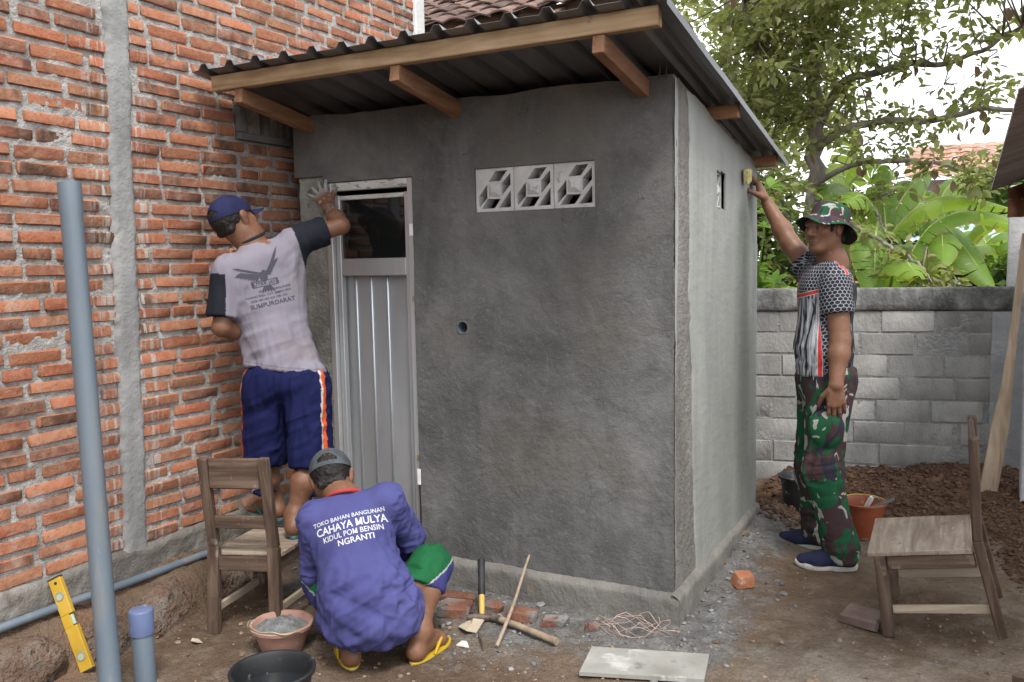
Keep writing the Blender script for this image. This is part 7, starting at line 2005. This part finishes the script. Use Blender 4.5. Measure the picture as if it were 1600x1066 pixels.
# trousers
F = Field(lo, hi, .0046)
for s, o_ in (('l', -1), ('r', 1)):
    k_, a_ = J['k' + s], J['a' + s]; hm = a_ - CU_ * .045
    F.cone(J['h' + s] + CU_ * .03, k_, .108, .076, .05); F.cone(k_, a_ + CU_ * .02, .076, .070, .04); F.cone(a_ + CU_ * .02, hm, .070, .066, .02)
    F.plane_cut(hm, -CU_ + TF * .25, box=(hm - .14, hm + .14))
F.cone(J['pelvis'] - TR * .04, J['pelvis'] + TR * .04, .125, .125, .05); F.plane_cut(J['pelvis'] + CU_ * .06, CU_, box=(J['pelvis'] - .2, J['pelvis'] + .25))
pk_ = J['hl'] * .55 + J['kl'] * .45 - TR * .105; F.ell(pk_, (.075, .030, .085), np.stack([TF, -TR, CU_], 1), .012)
tro = garment(C3, 'camouflage_trousers', F, lambda v, n: np.ones((len(v), 3)), [((.1, .05, 1), .09, .011, None), ((.3, .1, 1), .05, .005, None), ((1, .4, .2), .05, .013, lambda v: np.exp(-((v[:, 2] - J['kl'][2]) / .10) ** 2) + sstep(J['al'][2] + .2, J['al'][2], v[:, 2]))], mat=MAT_CAMO, seed=14)
part('belt_pouch', MB().box(J['pelvis'] - TF * .128 + CU_ * .02 - TR * .02, (.03, .05, .07), .008, np.stack([TF, TR, CU_], 1)), MAT_HAIR, C3, 40)
# canvas shoes with white soles
MAT_CANVAS = simple('navy_canvas', [(.010, .013, .035), (.018, .022, .055)], 16, 4, .9, ((220, .3, .002),), spots=[(30, .68, .05, (.15, .15, .16))]); MAT_SOLEW = simple('white_sole', [(.46, .44, .40), (.60, .58, .54)], 12, 4, .7, (), spots=[(16, .58, .1, (.33, .29, .24))])
for s, g_, fd in (('l', gl, TF * .98 - CA * .12), ('r', gr, TF * .96 + CA * .10)):
    d = unit(np.array([fd[0], fd[1], 0])); sd_ = np.array([-d[1], d[0], 0]); a_ = J['a' + s]; b0 = np.array([a_[0], a_[1], g_])
    F = Field(b0 - np.array([.3, .3, .03]), b0 + np.array([.3, .3, .2]), .0042)
    F.cone(b0 - d * .035 + CU_ * .045, b0 + d * .05 + CU_ * .055, .042, .040, .03); F.cone(b0 + d * .05 + CU_ * .05, b0 + d * .165 + CU_ * .035, .042, .034, .03); F.cone(a_ - CU_ * .03, a_ + CU_ * .005, .046, .045, .03)
    F.cone(b0 + d * .10 - sd_ * .012 + CU_ * .035, b0 + d * .10 + sd_ * .012 + CU_ * .035, .038, .038, .03)
    F.plane_cut(b0 + CU_ * .022, -CU_); F.plane_cut(a_ + CU_ * .01, CU_)
    sh = part('shoe', F.mesh(1), MAT_CANVAS, C3, 180)
    aa = np.linspace(0, 2 * math.pi, 48, endpoint=False); y = np.cos(aa) * .142 + .062; x = np.sin(aa) * .046 * (1 + .12 * np.cos(aa)) * (1 - .10 * np.exp(-((y - .045) / .05) ** 2))
    rows = []
    for (zz, g2) in ((.0, .96), (.004, 1.0), (.020, 1.02), (.027, .99), (.028, .9)): rows.append(np.stack([b0 + d * (.062 + (yy - .062) * g2) + sd_ * xx * g2 + CU_ * (zz + (.010 * max(0, (yy - .14) / .06) ** 1.5 if yy > .14 else 0) + (.006 if yy < -.02 and zz > .01 else 0)) for xx, yy in zip(x, y)]))
    v = np.concatenate(rows); f = []
    for k in range(4):
        for i in range(48): f.append((k * 48 + i, k * 48 + (i + 1) % 48, (k + 1) * 48 + (i + 1) % 48, (k + 1) * 48 + i))
    f += [tuple(range(48))[::-1], tuple(range(192, 240))]
    part('sole', (v, f), MAT_SOLEW, sh, 50)
# the sponge pressed to the plaster
sp = np.array((-1.018,4.490,1.936))
MAT_SPONGE = simple('sponge', [(.52, .44, .16), (.62, .55, .24), (.68, .62, .34)], 12, 4, .95, ((90, .9, .01),), spots=[(10, .6, .1, (.36, .33, .2))])
v, f = cbox((.034, .062, .072), .007); r_ = np.random.default_rng(3); v = v + r_.normal(0, .0025, v.shape)
m = np.array(Matrix.Rotation(R(14), 3, 'X'))
solo('sponge', (v @ m.T + sp + np.array([.0, .0, -.03]), f), MAT_SPONGE, 'yellow foam sponge held against the side wall in the raised hand', 'sponge', smooth=40)
